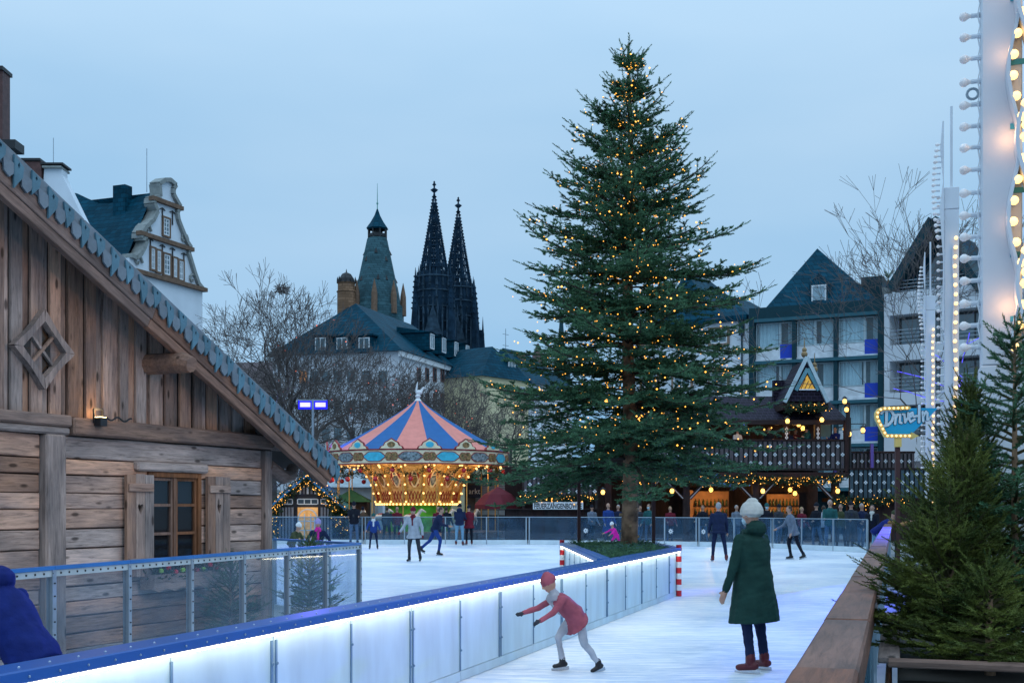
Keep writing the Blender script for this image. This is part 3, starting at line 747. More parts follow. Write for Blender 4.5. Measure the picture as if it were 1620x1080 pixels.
def shutter(u0, u1, zz0, zz1, rot):
    root = MB(); W = u1 - u0; e = W / 3
    o = None
    for k in range(3):
        p = MB(); a0, a1 = k * e + .003, (k+1) * e - .003
        if k != 1: p.box(a0, a1, -.02, .02, zz0 + rg.uniform(0, .015), zz1 - rg.uniform(0, .015))
        else:
            c = (a0 + a1) / 2; zc = zz0 + .66 * (zz1 - zz0); hw = (a1 - a0) / 2
            hr = [(0, .035), (.012, .052), (.028, .052), (.038, .036), (.036, .012), (.02, -.025), (0, -.065)]
            for sg in (1, -1):
                poly = [(c, zz1), (c, zc + hr[0][1])] + [(c + sg * min(x, hw - .004), zc + y) for x, y in hr[1:-1]] + [(c, zc + hr[-1][1]), (c, zz0), (c + sg * hw, zz0), (c + sg * hw, zz1)]
                p.prism(poly, -.02, .02)
        if o is None: o = p.build('shutter', m_postw, chal, (u0, -.085, 0), (0, 0, rot), bevel=0)
        else: p.build('shutter_board', m_postw, o)
    for zz in (zz1 - .2, zz0 + .12):
        p = MB(); p.box(.02, W - .02, -.045, -.021, zz, zz + .09); p.build('batten', m_log, o, bevel=.005)
    p = MB(); p.box(e + .01, 2 * e - .01, .021, .024, zz0 + .6 * (zz1 - zz0), zz0 + .75 * (zz1 - zz0)); p.build('heart_backing', m_backing, o)
shutter(w0 - .47, w0 - .07, .90, 2.05, R(-6)); shutter(w1 + .12, w1 + .56, .90, 2.05, R(0))
# flower box
fb = MB(); n = 9; fb.prism([(-.62, .2), (-.62, .03)] + [(-.62 + 1.24 * (i + .5) / n, -.0 if i % 2 == 0 else .035) for i in range(n)] + [(.62, .03), (.62, .2)], -.27, -.25)
fb.box(-.62, -.60, -.25, -.06, .03, .2); fb.box(.60, .62, -.25, -.06, .03, .2); fb.box(-.6, .6, -.25, -.06, .04, .06)
fbo = fb.build('flower_box', m_log, chal, (wc, 0, .72))
rgf = np.random.default_rng(21)
S = np.column_stack([rgf.uniform(-.58, .58, 170), rgf.uniform(-.25, -.08, 170), rgf.uniform(.12, .24, 170)]); D = rgf.normal(0, 1, (170, 3)) + np.array([0, -.4, .9]); D /= np.linalg.norm(D, axis=1, keepdims=True)
V, F = needles(S, D, np.full(170, .14), 26, .035, .012, rgf); bulk('plants', V, F, m_garl, fbo)
for k in range(9):
    bl = MB(); bl.ball((0, 0, 0), (.035, .03, .03), 7); bl.build('blossom', mat('red_bloom', (.55, .03, .06)) if k % 3 else mat('lime_leaf', (.25, .5, .08)), fbo, (-.5 + .125 * k, -.26, .24 + .03 * math.sin(k * 2)))
# diamond window
dc = (-3.94, 3.27); h = .40
dw = MB()
for k in range(4):
    a = Vector((math.cos(k * math.pi/2), 0, math.sin(k * math.pi/2))) * h; b = Vector((math.cos((k+1) * math.pi/2), 0, math.sin((k+1) * math.pi/2))) * h
    mid = (a + b) / 2; nn_ = mid.normalized()
    pts = []
    for i in range(9):
        t = i / 8; q = a.lerp(b, t) + nn_ * (.010 * math.cos(t * math.pi * 2) - .004); pts.append(q)
    vs = []; 
    for i, q in enumerate(pts):
        inn = a.lerp(b, i / 8) * .72
        vs += [(q.x, -.12, q.z), (inn.x, -.12, inn.z), (inn.x, -.04, inn.z), (q.x, -.04, q.z)]
    fs = []
    for i in range(8):
        e = 4 * i
        for j in range(4): fs.append((e + j, e + (j+1) % 4, e + 4 + (j+1) % 4, e + 4 + j))
    dw.add(vs, fs)
dwo = dw.build('diamond_window', m_postw, chal, (dc[0], 0, dc[1]))
for sx, sz in ((1, 1), (-1, 1)):
    m = MB(); m.bar((-.14 * sx, -.07, -.14 * sz), (.14 * sx, -.07, .14 * sz), .028, .03, up=(0, 1, 0)); m.build('glazing_bar', m_postw, dwo, (0, -.003 if sx > 0 else .003, 0))
h2 = .27
for k in range(4):
    a0 = k * math.pi / 2; e = [Vector((0, -.05, 0)), Vector((math.cos(a0) * h2, -.05, math.sin(a0) * h2)), Vector((math.cos(a0 + math.pi/2) * h2, -.05, math.sin(a0 + math.pi/2) * h2))]
    c = sum(e, Vector()) / 3
    m = MB(); m.add([c + (p - c) * .97 for p in e], [(0, 1, 2)]); m.build('pane', m_wg, dwo)
m = MB(); m.add([(h2 * math.cos(k * math.pi/2), -.032, h2 * math.sin(k * math.pi/2)) for k in range(4)], [(0, 1, 2, 3)])
m.build('dark_room', mat('dim_room', (.012, .008, .006), var=.5, vscale=6, c2=(.12, .05, .012)), dwo)
# roof: slab, barge boards, scalloped trim
rf_ = MB(); ze, zrg = zr(.95), zr(UL)
rf_.prism([(.95, ze - .10), (.95, ze - .01), (UL, zrg - .01), (UL - 7.2, zrg - .01 - SL * 7.2), (UL - 7.2, zrg - .10 - SL * 7.2), (UL, zrg - .10)], -.42, 5.8)
roof = rf_.build('roof', mat('roof_boards', (.05, .04, .035), rough=.8, var=.3), chal)
def slope_board(name, du0, du1, d0, d1, y0, y1, mt, cnt):
    Lu = (du1 - du0) / cnt
    for k in range(cnt):
        a, b_ = du0 + k * Lu + .002, du0 + (k+1) * Lu - .002
        ln = (b_ - a) * math.hypot(1, SL); m = MB(); m.box(-ln/2, ln/2, y0, y1, d0, d1)
        m.build(name, mt, roof, ((a + b_)/2, 0, zr((a + b_)/2)), (0, math.atan(SL), 0), bevel=.008)
slope_board('barge_board', UL, .93, -.335, -.19, -.50, -.43, m_barge, 2)
slope_board('barge_board', UL, .90, -.44, -.337, -.485, -.40, m_barge, 2)
slope_board('trim_band', UL, .97, -.185, .0, -.515, -.46, m_trim2, 3)
pend = MB()
pend.prism([(0, .055), (0, .045), (.018, .02), (0, -.005), (0, -.1145), (.06, -.06), (.07, .02)], 0, .022)
pend.prism([(0, .055), (-.07, .09), (-.05, -.16), (0, -.1145), (0, -.005), (-.018, .02), (0, .045)], 0, .022)
pm = pend.mesh('pendant', m_trim)
pend2 = MB(); pend2.prism([(-.075, .05), (-.06, -.10), (0, -.15), (.05, -.11), (.075, -.02)], 0, .02); pm2 = pend2.mesh('pendant_back', m_trim2)
u = .90; k = 0
while u > UL:
    inst(pm, 'pendant', roof, (u, -.543, zr(u) - .115 + (.02 if k % 2 else -.015) + rg.uniform(-.008, .008)), (rg.uniform(-.05, .05), rg.uniform(-.09, .09), 0), (rg.uniform(.8, .95), 1, (1.0 if k % 2 else 1.2) * rg.uniform(.92, 1.08)))
    inst(pm2, 'scallop', roof, (u - .11, -.5385, zr(u - .11) - .145)); u -= .215; k += 1
# little floodlight on the beam
fl = thing('floodlight', 'small black floodlight shining on the chalet beam', 'lamp', chal.matrix_basis @ Vector((-3.22, -.17, 2.60)), CANG)
m = MB(); m.box(-.05, .05, -.05, .04, -.06, .03); m.bar((-.065, .03, -.03), (-.065, .03, .12), .012, .02); m.bar((.065, .03, -.03), (.065, .03, .12), .012, .02); m.bar((-.065, .03, .12), (.065, .03, .12), .012, .02); m.build('housing', m_dark, fl)
m = MB(); m.box(-.04, .04, -.045, .035, .031, .036); m.build('lens', mat('flood_lens', (1, .8, .5), emit=(1, .75, .35), estr=12, sample=False), fl)
lamp('flood_beam', 'POINT', (0, -.02, .10), 1.6, (1, .62, .3), fl, .03)
m = MB(); m.tube([(.3 * t, -.0, .03 + .02 * math.sin(t * 9)) for t in np.linspace(.1, 1.6, 20)], .010, 5)
tag(m.build('cable', m_dark, None, fl.location, (0, 0, CANG)), 'black cable running along the chalet beam from the floodlight', 'cable')
cut_tree('spruce_tree', 'small cut spruce behind the clear fence at the chalet corner', (-2.62, 15.55, 0), 1.30, .55, 80, 31, m_needle, [8, 22, 40, 66], nl=.024, w=.006, nn=26, shoot=.14)
cut_tree('spruce_tree', 'dark cut spruce leaning on the chalet wall below the corner post', (-3.35, 14.3, 0), 1.05, .50, 70, 33, m_needle, [8, 22, 40, 66], nl=.024, w=.006, nn=26, shoot=.14)
# ------------------------------------------------------------------ white pillars with light bulbs
m_pil = mat('pillar_white', (.66, .68, .72), rough=.55, var=.06, vscale=2)
globe = MB(); globe.ball((0, 0, 0), .031, 10); 
globe.lathe([(.012, -.05), (.014, -.035), (.022, -.022)], 8)
GL_LIT = globe.mesh('bulb_globe', m_bulb_lit, True); GL_OFF = globe.mesh('bulb_globe_clear', m_bulb_off, True)
sock = MB(); sock.lathe([(.001, -.105), (.019, -.105), (.019, -.085), (.015, -.08), (.016, -.045), (.001, -.045)], 8)
SOCK = sock.mesh('bulb_socket', m_pil)
def bulb(root, p, d, lit, sc=1.0):
    """globe and its socket, pointing along d"""
    q = Vector(d).to_track_quat('Z', 'Y').to_euler()
    g = inst(GL_LIT if lit else GL_OFF, 'bulb', root, p, q, (sc,) * 3); inst(SOCK, 'socket', g)
def pillar(pos, label, detail):
    t = thing('bulb_pillar', label, 'pillar', pos, RANG, 'white bulb pillars along the rail')
    m = MB(); m.box(-.125, .125, -.10, .10, 2.62, 7.1); m.build('shaft', m_pil, t, bevel=.008)
    m = MB(); m.box(-.135, .16, -.11, .11, 0, 2.615); m.build('base', m_pil, t, bevel=.008)
    m = MB(); m.box(-.13, .13, -.105, .105, 7.105, 7.5); m.build('cap', m_pil, t, bevel=.008)
    m = MB(); m.box(-.022, .022, -.022, .022, 7.505, 9.0); m.build('mast', m_pil, t)
    z = 2.75
    while z < 7.4:
        bulb(t, (-.125 - .105, -.02 + .02 * math.sin(z * 9), z), (-1, 0, 0), False); z += .148
    if detail:
        hook = MB(); n = 12
        for k in range(n):
            a, b = 2*math.pi*k/n, 2*math.pi*(k+1)/n
            hook.tube([(-.175 + .036*math.cos(a), 0, 4.45 + .036*math.sin(a)), (-.175 + .036*math.cos(b), 0, 4.45 + .036*math.sin(b))], .009, 6, cap=False)
        hook.build('ring_bolt', m_metal, t)
        cab = MB(); cab.tube([(-.13 - .012 * abs(math.sin(z * 21.2)), -.03, z) for z in np.arange(2.7, 7.3, .03)], .005, 4); cab.build('cable', m_white, t)
    # wavy ornament boards on the front, lamps between them
    def wave(x0, amp, ph, zlo, zhi, y0, y1, w=.022, wl=.95):
        m = MB(); zs_ = np.arange(zlo, zhi, .06); vs = []
        for zz in zs_:
            x = x0 + amp * math.sin((zz + ph) * 2 * math.pi / wl)
            vs += [(x - w/2, y0, zz), (x + w/2, y0, zz), (x + w/2, y1, zz), (x - w/2, y1, zz)]
        fs = [(0, 3, 2, 1), tuple(len(vs) - 4 + i for i in range(4))]
        for i in range(len(zs_) - 1):
            e = 4*i
            for j in range(4): fs.append((e + j, e + (j+1) % 4, e + 4 + (j+1) % 4, e + 4 + j))
        m.add(vs, fs); m.build('wavy_board', m_pil, t)
    if detail:
        wave(.065, .035, .0, 2.7, 7.0, -.24, -.102); wave(.125, .045, .45, 2.7, 7.0, -.27, -.10); wave(.215, .04, .1, 2.7, 7.0, -.25, -.05)
        z = 2.72; k = 0
        while z < 7.0:
            bulb(t, (.088 + .03 * math.sin(z * 6.6), -.22, z), (0, -1, -.15), True, 1.0)
            bulb(t, (.165 + .035 * math.sin(z * 6.6 + 2.4), -.255, z + .07), (-.1, -1, -.3), True, 1.1)
            z += .135; k += 1
        for z in np.arange(3.0, 7.0, .55): lamp('bulb_glow', 'POINT', (.03, -.20, z), .5, (1, .5, .2), t, .03)
        for z in np.arange(2.9, 6.8, .42):
            m = MB(); m.box(.05, .26, -.112, -.102, z, z + .035); m.build('bracket', mat('teal_tape', (.05, .32, .42)), t)
    else:
        m = MB(); m.prism([(-.17, 4.9), (-.135, 4.9), (-.135, 8.7), (-.16, 8.7), (-.20, 8.2), (-.15, 7.6), (-.21, 7.1), (-.15, 6.2)], -.16, -.135); m.build('wavy_board', m_pil, t)
        for z in np.arange(6.6, 8.3, .105): bulb(t, (-.25 - .07 * math.sin((z - 6.6) / 1.7 * math.pi), -.15, z), (-1, -.1, 0), False, 1.1)
        wave(.03, .012, 0, .4, 6.5, -.17, -.102, .02, 1.3)
        for z in np.arange(.6, 6.6, .17): bulb(t, (.062 + .01 * math.sin(z * 5), -.19, z), (0, -1, 0), True, 1.15)
    return t
p1_ = pillar((3.255, 8.0, 0), 'tall white pillar with wavy boards and bulb rows rising behind the cut spruces', True)
pillar((8.05, 22.0, 0), 'slim white bulb pillar with a square cap and mast, beside the bare street tree', False)
pillar((11.6, 33.3, 0), 'white bulb pillar standing behind the blue arrow sign', False)

# what the bulb rows throw towards the rink and the chalet
for z, e in ((4.2, 230), (6.2, 230)):
    o = lamp('bulb_row_light', 'SPOT', (-.30, -.03, z), e, (1.0, .62, .42), p1_, .35, spot_size=R(115), spot_blend=1.0)
    o.rotation_euler = (p1_.matrix_basis.to_3x3().inverted() @ (Vector((-4.6, 13.2, 2.2)) - Vector((3.0, 8.0, z)))).to_track_quat('-Z', 'Y').to_euler()

# ------------------------------------------------------------------ Drive-In arrow sign
SY = 30.0
sg = thing('arrow_sign', 'blue and yellow retro arrow sign reading Drive-In on a brown post', 'sign', (9.63, SY, 0))
def sp_(x, y): return ((x - 1420) * SY / FPX, EYE - (y - 800) * SY / FPX)
m_sblue = mat('sign_blue', (.015, .36, .62), rough=.4, var=.05); m_syel = mat('sign_yellow', (.72, .52, .16), rough=.45, var=.06)
m = MB(); m.prism([sp_(*p) for p in ((1390, 650), (1394, 646), (1484, 645), (1440, 688), (1399, 688))], -.03, .03); m.build('panel', m_sblue, sg)
fr = [(1436, 645.5), (1395, 646.5), (1389, 649), (1385.5, 655), (1386, 662), (1400, 689.5), (1440, 689.5)]
m = MB()
P = [sp_(*p) for p in fr]
for a, b in zip(P, P[1:]): m.bar((a[0], -.05, a[1]), (b[0], -.05, b[1]), .085, .12, up=(0, 1, 0))
for p in P: 
    k0 = len(m.v); m.lathe([(.001, -.061), (.0425, -.061), (.0425, .061), (.001, .061)], 12); m.xf(Matrix.Translation((p[0], -.05, p[1])) @ Matrix.Rotation(R(90), 4, 'X'), k0)
a = sp_(1440, 689.5); m.prism([(a[0], a[1] - .09), (a[0] + .19, a[1]), (a[0], a[1] + .09)], -.10, .0); m.build('arrow_frame', m_syel, sg)
m = MB(); c = sp_(1420, 698); m.box(-.075, .075, -.09, .04, c[1] - .14, c[1] + .11); m.build('bracket', m_syel, sg)
m = MB(); m.box(-.055, .055, -.04, .05, 0, c[1] - .141); m.build('post', mat('brown_post', (.06, .022, .02)), sg)
bl = MB(); bl.ball((0, 0, 0), .028, 8); blm = bl.mesh('sign_bulb', m_bulb_lit, True)
tot = sum(math.dist(a, b) for a, b in zip(P, P[1:])); nb = 19
for k in range(nb):
    s = (k + .5) / nb * tot
    for a, b in zip(P, P[1:]):
        l = math.dist(a, b)
        if s <= l: inst(blm, 'bulb', sg, (a[0] + (b[0]-a[0]) * s/l, -.128, a[1] + (b[1]-a[1]) * s/l)); break
        s -= l
# brush-script lettering, each letter one piece with a black edge behind it
GLY = {
 'D': [[(.05,.78),(.10,.90),(.28,.95),(.26,.10),(.18,.02)], [(.28,.95),(.50,.86),(.60,.60),(.52,.28),(.34,.06),(.16,.03)]],
 'r': [[(.00,.55),(.10,.60),(.06,.08)], [(.09,.42),(.18,.62),(.27,.58)]],
 'i': [[(.05,.60),(.03,.14),(.11,.10)], [(.08,.86),(.09,.88)]],
 'v': [[(.00,.60),(.07,.58),(.10,.12)], [(.10,.12),(.24,.40),(.24,.64)]],
 'e': [[(.02,.36),(.20,.48),(.18,.64),(.07,.58),(.02,.32),(.10,.11),(.28,.24)]],
 '-': [[(.0,.40),(.14,.42)]],
 'I': [[(.06,1.0),(.05,.06)]],
 'n': [[(.02,.62),(.05,.08)], [(.05,.34),(.17,.62),(.24,.52),(.23,.14),(.34,.18)]]}
adv = {'D': .60, 'r': .24, 'i': .17, 'v': .25, 'e': .24, '-': .19, 'I': .19, 'n': .36}
cx = 0; wtot = sum(adv[c] for c in 'Drive-In'); x0, yb = sp_(1392, 675); sc = 1.24 / wtot
for ch in 'Drive-In':
    m = MB()
    hgt = .43
    for st in GLY[ch]:
        pts = [(x0 + (cx + p[0]) * sc, yb + p[1] * hgt + (cx + p[0]) * .055) for p in st]
        th = .046 if ch in 'DI' else .038
        for (rr, y, mi) in ((th + .017, -.036, 1), (th, -.049, 0)):
            for a, b in zip(pts, pts[1:]):
                y -= .0004; m.bar((a[0], y, a[1]), (b[0], y, b[1]), rr * 1.5, .008, mi, up=(0, 1, 0))
            for p in pts:
                y -= .0004; k0 = len(m.v); m.lathe([(.001, -.004), (rr * .75, -.004), (rr * .75, .004), (.001, .004)], 12, mi=mi); m.xf(Matrix.Translation((p[0], y, p[1])) @ Matrix.Rotation(R(90), 4, 'X'), k0)
    m.build('letter', [mat('letter_pale', (.60, .72, .80), rough=.5), m_dark], sg); cx += adv[ch]

# ------------------------------------------------------------------ blue floodlights
m_bl = mat('blue_led', (.3, .3, 1), emit=(.16, .13, 1.0), estr=4, sample=False)
fp = at(495, 640, 66)
f = thing('floodlight_mast', 'steel mast with two violet blue floodlights behind the carousel', 'floodlight', (fp.x, fp.y, 0))
m = MB(); m.tube([(0, 0, 0), (0, 0, fp.z + .3)], .07, 8); m.bar((-.75, 0, fp.z + .25), (.75, 0, fp.z + .25), .07, .07); m.build('mast', m_metal, f)
for sx in (-.42, .42):
    m = MB(); m.box(sx - .39, sx + .39, -.02, .16, fp.z - .26, fp.z + .26); h_ = m.build('housing', m_dark, f)
    m = MB(); m.box(sx - .28, sx + .28, -.034, -.0275, fp.z - .12, fp.z + .12); m.build('lens', mat('violet_led', (.5, .5, 1), emit=(.30, .25, 1.0), estr=2.6, sample=False), h_); m = MB(); m.box(sx - .385, sx + .385, -.027, -.0205, fp.z - .25, fp.z + .25); m.build('halo_rim', mat('blue_halo', (.02, .02, .5), emit=(.015, .01, 1.0), estr=.9, sample=False), h_)  # glowing blue rim added round each lens to imitate its halo
o = lamp('flood_glow', 'SPOT', (0, -.3, fp.z), 1500, (.16, .12, 1.0), f, .03, spot_size=R(95), spot_blend=.8); o.rotation_euler = (R(-62), 0, R(-8))
fp = at(1516, 606, 36)
f = thing('blue_spotlight', 'small blue spotlight on a thin pole between the white pillars', 'spotlight', (fp.x, fp.y, 0))
m = MB(); m.tube([(0, .08, 0), (0, .08, fp.z + .2)], .035, 8); m.build('pole', m_metal, f)
m = MB(); m.tube([(0, .16, fp.z), (0, -.06, fp.z)], [.10, .13], 12); h_ = m.build('housing', m_dark, f)
m = MB(); m.tube([(0, -.061, fp.z), (0, -.068, fp.z)], .115, 12); m.build('lens', m_bl, h_)
o = lamp('blue_beam', 'SPOT', (0, -.12, fp.z), 42000, (.05, .07, 1.0), f, .15, spot_size=R(22), spot_blend=.9)
tgt = Vector((2.6, 18.6, .0)); o.rotation_euler = (tgt - (Vector((fp.x, fp.y, 0)) + Vector((0, -.12, fp.z)))).to_track_quat('-Z', 'Y').to_euler()
# ------------------------------------------------------------------ garland helper
def garland(name, pts, rad, label, lights=True, parent=None, seed=1, dens=90, lightn=14, cat='garland', group=None):
    """fir garland along a polyline, with small warm bulbs as its part"""
    rg = np.random.default_rng(seed); S = []; D = []; LP = []
    for a, b in zip(pts, pts[1:]):
        a = np.array(a, float); b = np.array(b, float); l = np.linalg.norm(b - a); n = max(3, int(l * dens))
        for _ in range(n):
            p = a + (b - a) * rg.random() + rg.normal(0, rad * .4, 3); S.append(p); d = rg.normal(0, 1, 3); D.append(d / np.linalg.norm(d))
        for _ in range(max(1, int(l * lightn * 1.4))): 
            q = a + (b - a) * rg.random() + rg.normal(0, rad * .75, 3); q[1] -= rad * .5; LP.append(q)
    base = np.array(pts[0], float); S = np.array(S) - base
    V, F = needles(S, np.array(D), np.full(len(S), rad * 1.5), 10, rad * .7, rad * .22, rg)
    if parent is None:
        o = bulk(name, V, F, m_garl); o.location = base; tag(o, label, cat, group)
    else:
        o = bulk(name, V, F, m_garl, parent); o.location = parent.matrix_basis.inverted() @ Vector(base)
    if lights:
        V, F = bulbs_mesh(np.array(LP) - base, .026, rg); tag(bulk('garland_bulbs', V, F, m_fairy, o), kind='stuff')
    return o

# ------------------------------------------------------------------ carousel
CX, CY = -4.85, 62.0
car = thing('carousel', 'vintage carousel with pink and blue striped canopy and golden lights', 'carousel', (CX, CY, 0), R(11.25))
m_pink = mat('canopy_pink', (.74, .25, .20), rough=.75, var=.08); m_cblue = mat('canopy_blue', (.018, .12, .33), rough=.75, var=.08)
m_cream = mat('cream_board', (.82, .70, .48), rough=.5, var=.12, vscale=6); m_gold = mat('gold_panel', (.58, .34, .10), rough=.5, var=.35, vscale=7, c2=(.75, .55, .25))
m_crim = mat('crimson_scroll', (.28, .03, .03), rough=.5); m_cyan = mat('cartouche_cyan', (.06, .46, .62), rough=.4, var=.2, vscale=5)
m_pic = mat('painted_scene', (.03, .05, .06), rough=.4, var=.6, vscale=9, c2=(.35, .42, .45)); m_pic2 = mat('painted_flowers', (.06, .10, .04), rough=.5, var=.5, vscale=12, c2=(.45, .25, .10))
RC, ZT, ZE, ZB = 4.6, 7.15, 4.42, 3.72; NG = 16
def pol(r, a, z): return (r * math.cos(a), r * math.sin(a), z)
da = 2 * math.pi / NG
for k in range(NG):
    a = k * da; g = MB(); vs = []; nr = 8
    for i in range(nr + 1):
        t = i / nr; r = .12 + (RC - .12) * t; z = ZT - (ZT - ZE) * (t ** .88)
        for j in range(5):
            q = j / 4; sag = -.10 * math.sin(q * math.pi) * math.sin(t * math.pi * .9)
            vs.append(pol(r * (1 - .02 * math.sin(q * math.pi)), a + da * q, z + sag))
    g.add(vs, [(i*5 + j, i*5 + j + 1, (i+1)*5 + j + 1, (i+1)*5 + j) for i in range(nr) for j in range(4)])
    g.build('canopy_gore', m_pink if k % 2 else m_cblue, car, smooth=True)
rb = MB(); W = 2 * (RC + .05) * math.sin(da / 2)
rb.box(-W/2, W/2, -.04, .04, ZB, ZE); rbm = rb.mesh('rounding_board', m_cream)
ed = MB(); ed.box(-W/2, W/2, -.07, .05, ZE - .05, ZE + .02); ed.box(-W/2, W/2, -.07, .05, ZB - .03, ZB + .04); edm = ed.mesh('moulding', m_crim)
def cart(w, h, n=36, bumps=6, amp=.05):
    return [(w * math.cos(t) * (1 + amp * math.cos(bumps * t)), h * math.sin(t) * (1 + amp * math.cos(bumps * t))) for t in np.linspace(0, 2*math.pi, n, endpoint=False)]
def cart_mesh(name, w, h, mats):
    m = MB(); m.prism(cart(w, h), -.062, -.041, 0); m.prism(cart(w * .9, h * .86), -.075, -.0625, 1); return m.mesh(name, mats)
c_pic = cart_mesh('picture', .62, .25, [m_crim, m_pic]); c_blue = cart_mesh('cartouche', .60, .26, [m_crim, m_cyan]); c_fl = cart_mesh('medallion', .20, .21, [m_crim, m_pic2])
cr = MB(); prof = [(-.62, 0), (-.55, .12), (-.42, .16), (-.34, .32), (-.18, .40), (0, .52), (.18, .40), (.34, .32), (.42, .16), (.55, .12), (.62, 0)]
cr.prism(prof, -.05, .05, 0); cr.prism([(x * .88, z * .86 + .01) for x, z in prof], -.07, -.051, 1); cr.prism([(.2 * math.cos(t), .2 + .14 * math.sin(t)) for t in np.linspace(0, 2*math.pi, 14, endpoint=False)], -.085, -.071, 2)
crm = cr.mesh('crest', [m_crim, m_cream, m_pic2]); crm2 = cr.mesh('crest_blue', [m_crim, m_cream, m_cyan])
zc = (ZB + ZE) / 2
for k in range(NG):
    a = (k + .5) * da; rr = RC * math.cos(da / 2) + .06; rz = a + math.pi / 2
    o = inst(rbm, 'rounding_board', car, pol(rr, a, 0), (0, 0, rz)); inst(edm, 'moulding', o)
    inst(c_pic if k % 2 else c_blue, 'cartouche', o, (0, 0, zc))
    for sx in (-.78, .78): inst(c_fl, 'medallion', o, (sx, -.002, zc))
    inst(crm if k % 2 else crm2, 'crest', car, pol(RC + .05, k * da, ZE + .01), (0, 0, k * da + math.pi / 2))
# inner drum of painted shields, flaring upwards, with bulb ribs
drum = [(2.05, 1.80), (2.12, 2.2), (2.28, 2.75), (2.55, 3.25), (3.0, 3.68)]
bm_ = MB(); bm_.ball((0, 0, 0), .055, 8); bmesh_ = bm_.mesh('carousel_bulb', m_bulb_lit, True)
m_gold2 = mat('gold_rib', (.62, .36, .09), rough=.35, metal=.3)
for k in range(NG):
    a = k * da
    p = MB(); vs = []
    for r, z in drum:
        for j in range(3): vs.append(pol(r, a + da * j / 2, z))
    p.add(vs, [(i*3 + j, i*3 + j + 1, (i+1)*3 + j + 1, (i+1)*3 + j) for i in range(len(drum)-1) for j in range(2)])
    sh = p.build('drum_panel', m_gold, car)
    am = a + da / 2
    for (z0, z1, w, mt) in ((2.55, 3.5, .30, m_crim), (2.63, 3.42, .24, m_cream), (2.72, 3.32, .15, m_pic2 if k % 2 else m_pic)):
        q = MB(); n = 14; off = {m_crim: .03, m_cream: .05}.get(mt, .07); vs = []
        for i in range(n):
            t = 2 * math.pi * i / n; z = (z0 + z1)/2 + (z1 - z0)/2 * math.sin(t) * (1 + .08 * math.cos(4*t)); r = np.interp(z, [d[1] for d in drum], [d[0] for d in drum]) * math.cos(da/2) + off
            vs.append(pol(r, am + w * math.cos(t) * (1 + .12 * math.cos(4*t)) / r, z))
        q.add(vs, [tuple(range(n))]); q.build('shield', mt, sh)
    sc_ = MB()
    for (z0, z1) in ((1.9, 2.45),):
        for i in range(4):
            for (b0, b1) in ((i * .25, (i+1) * .25), ((i+1) * .25, i * .25)):
                r0, r1 = np.interp([z0, z1], [d[1] for d in drum], [d[0] for d in drum]) + .03
                sc_.tube([pol(r0 * math.cos(da/2), a + da * (.1 + .8 * b0), z0), pol(r1 * math.cos(da/2), a + da * (.1 + .8 * b1), z1)], .022, 4)
    sc_.build('lattice', m_crim, sh)
    rib = MB(); rib.tube([pol(r + .05, a, z) for r, z in drum], .06, 6); rib.build('rib', m_gold2, car)
    for z in np.linspace(1.9, 3.62, 5):
        r = np.interp(z, [d[1] for d in drum], [d[0] for d in drum]); inst(bmesh_, 'bulb', car, pol(r + .13, a, z))
    for j in range(4): inst(bmesh_, 'bulb', car, pol(2.14, a + da * (j + .5) / 4, 1.78), scale=(1.05,)*3)
    inst(bmesh_, 'bulb', car, pol(RC - .25, a, ZB - .06), scale=(1.1,)*3); inst(bmesh_, 'bulb', car, pol(3.6, a + .1, ZB - .03))
m = MB(); m.lathe([(RC, ZB + .02), (3.0, 3.70), (.2, 3.72)], 32); m.build('ceiling', m_gold, car)
m = MB(); m.lathe([(2.1, 1.72), (2.1, 1.85)], 32); m.build('drum_ring', m_gold2, car)
m = MB(); m.lathe([(1.7, .4), (1.7, 1.75)], 24); m.build('centre_column', mat('green_column', (.10, .32, .04), var=.5, vscale=3, emit=(.1, .7, .05), estr=.05), car)
m = MB(); m.lathe([(.2, .1), (4.5, .1), (4.5, .4), (.2, .4)], 32); m.build('platform', mat('platform_wood', (.16, .10, .07)), car)
for k in range(NG):
    m = MB(); m.tube([pol(4.15, k * da + .1, .4), pol(4.15, k * da + .1, ZB)], .03, 6); m.build('pole', m_gold2, car)
# finial: a small white figure on the peak
m = MB(); m.lathe([(.02, 7.0), (.20, 7.1), (.08, 7.25), (.16, 7.36), (.03, 7.48)], 10); m.ball((.05, 0, 7.55), (.19, .12, .13), 8); m.tube([(.16, 0, 7.6), (.28, 0, 7.8), (.40, 0, 7.78)], [.07, .05, .03], 6)
m.tube([(-.1, 0, 7.6), (-.05, 0, 7.95), (-.02, 0, 8.1)], [.05, .04, .01], 5); m.build('finial', m_white, car)
# garland swags with red baubles
bb = MB(); bb.ball((0, 0, 0), .13, 10); bbm = bb.mesh('bauble', mat('red_bauble', (.55, .01, .02), rough=.15, spec=.7), True)
for k in range(NG):
    a0, a1 = k * da, (k+1) * da
    pts = [Vector(car.matrix_basis @ Vector(pol(RC - .1, a0 + (a1 - a0) * t, ZB - .1 - .42 * math.sin(t * math.pi)))) for t in np.linspace(0, 1, 7)]
    garland('swag', pts, .11, None, lights=False, parent=car, seed=60 + k, dens=50)
    inst(bbm, 'bauble', car, pol(RC - .08, a0, ZB - .30)); inst(bbm, 'bauble', car, pol(RC - .08, (a0 + a1)/2, ZB - .72))
lamp('carousel_glow', 'POINT', (0, 0, 3.0), 10, WARM, car, .5)
for k in range(4): lamp('carousel_glow', 'POINT', pol(3.7, -math.pi/2 - R(11) + (k - 1.5) * .7, 3.2), 45, (1, .55, .2), car, .3)
lamp('green_glow', 'POINT', pol(2.6, -math.pi/2, 1.3), 8, (.2, 1, .1), car, .2)

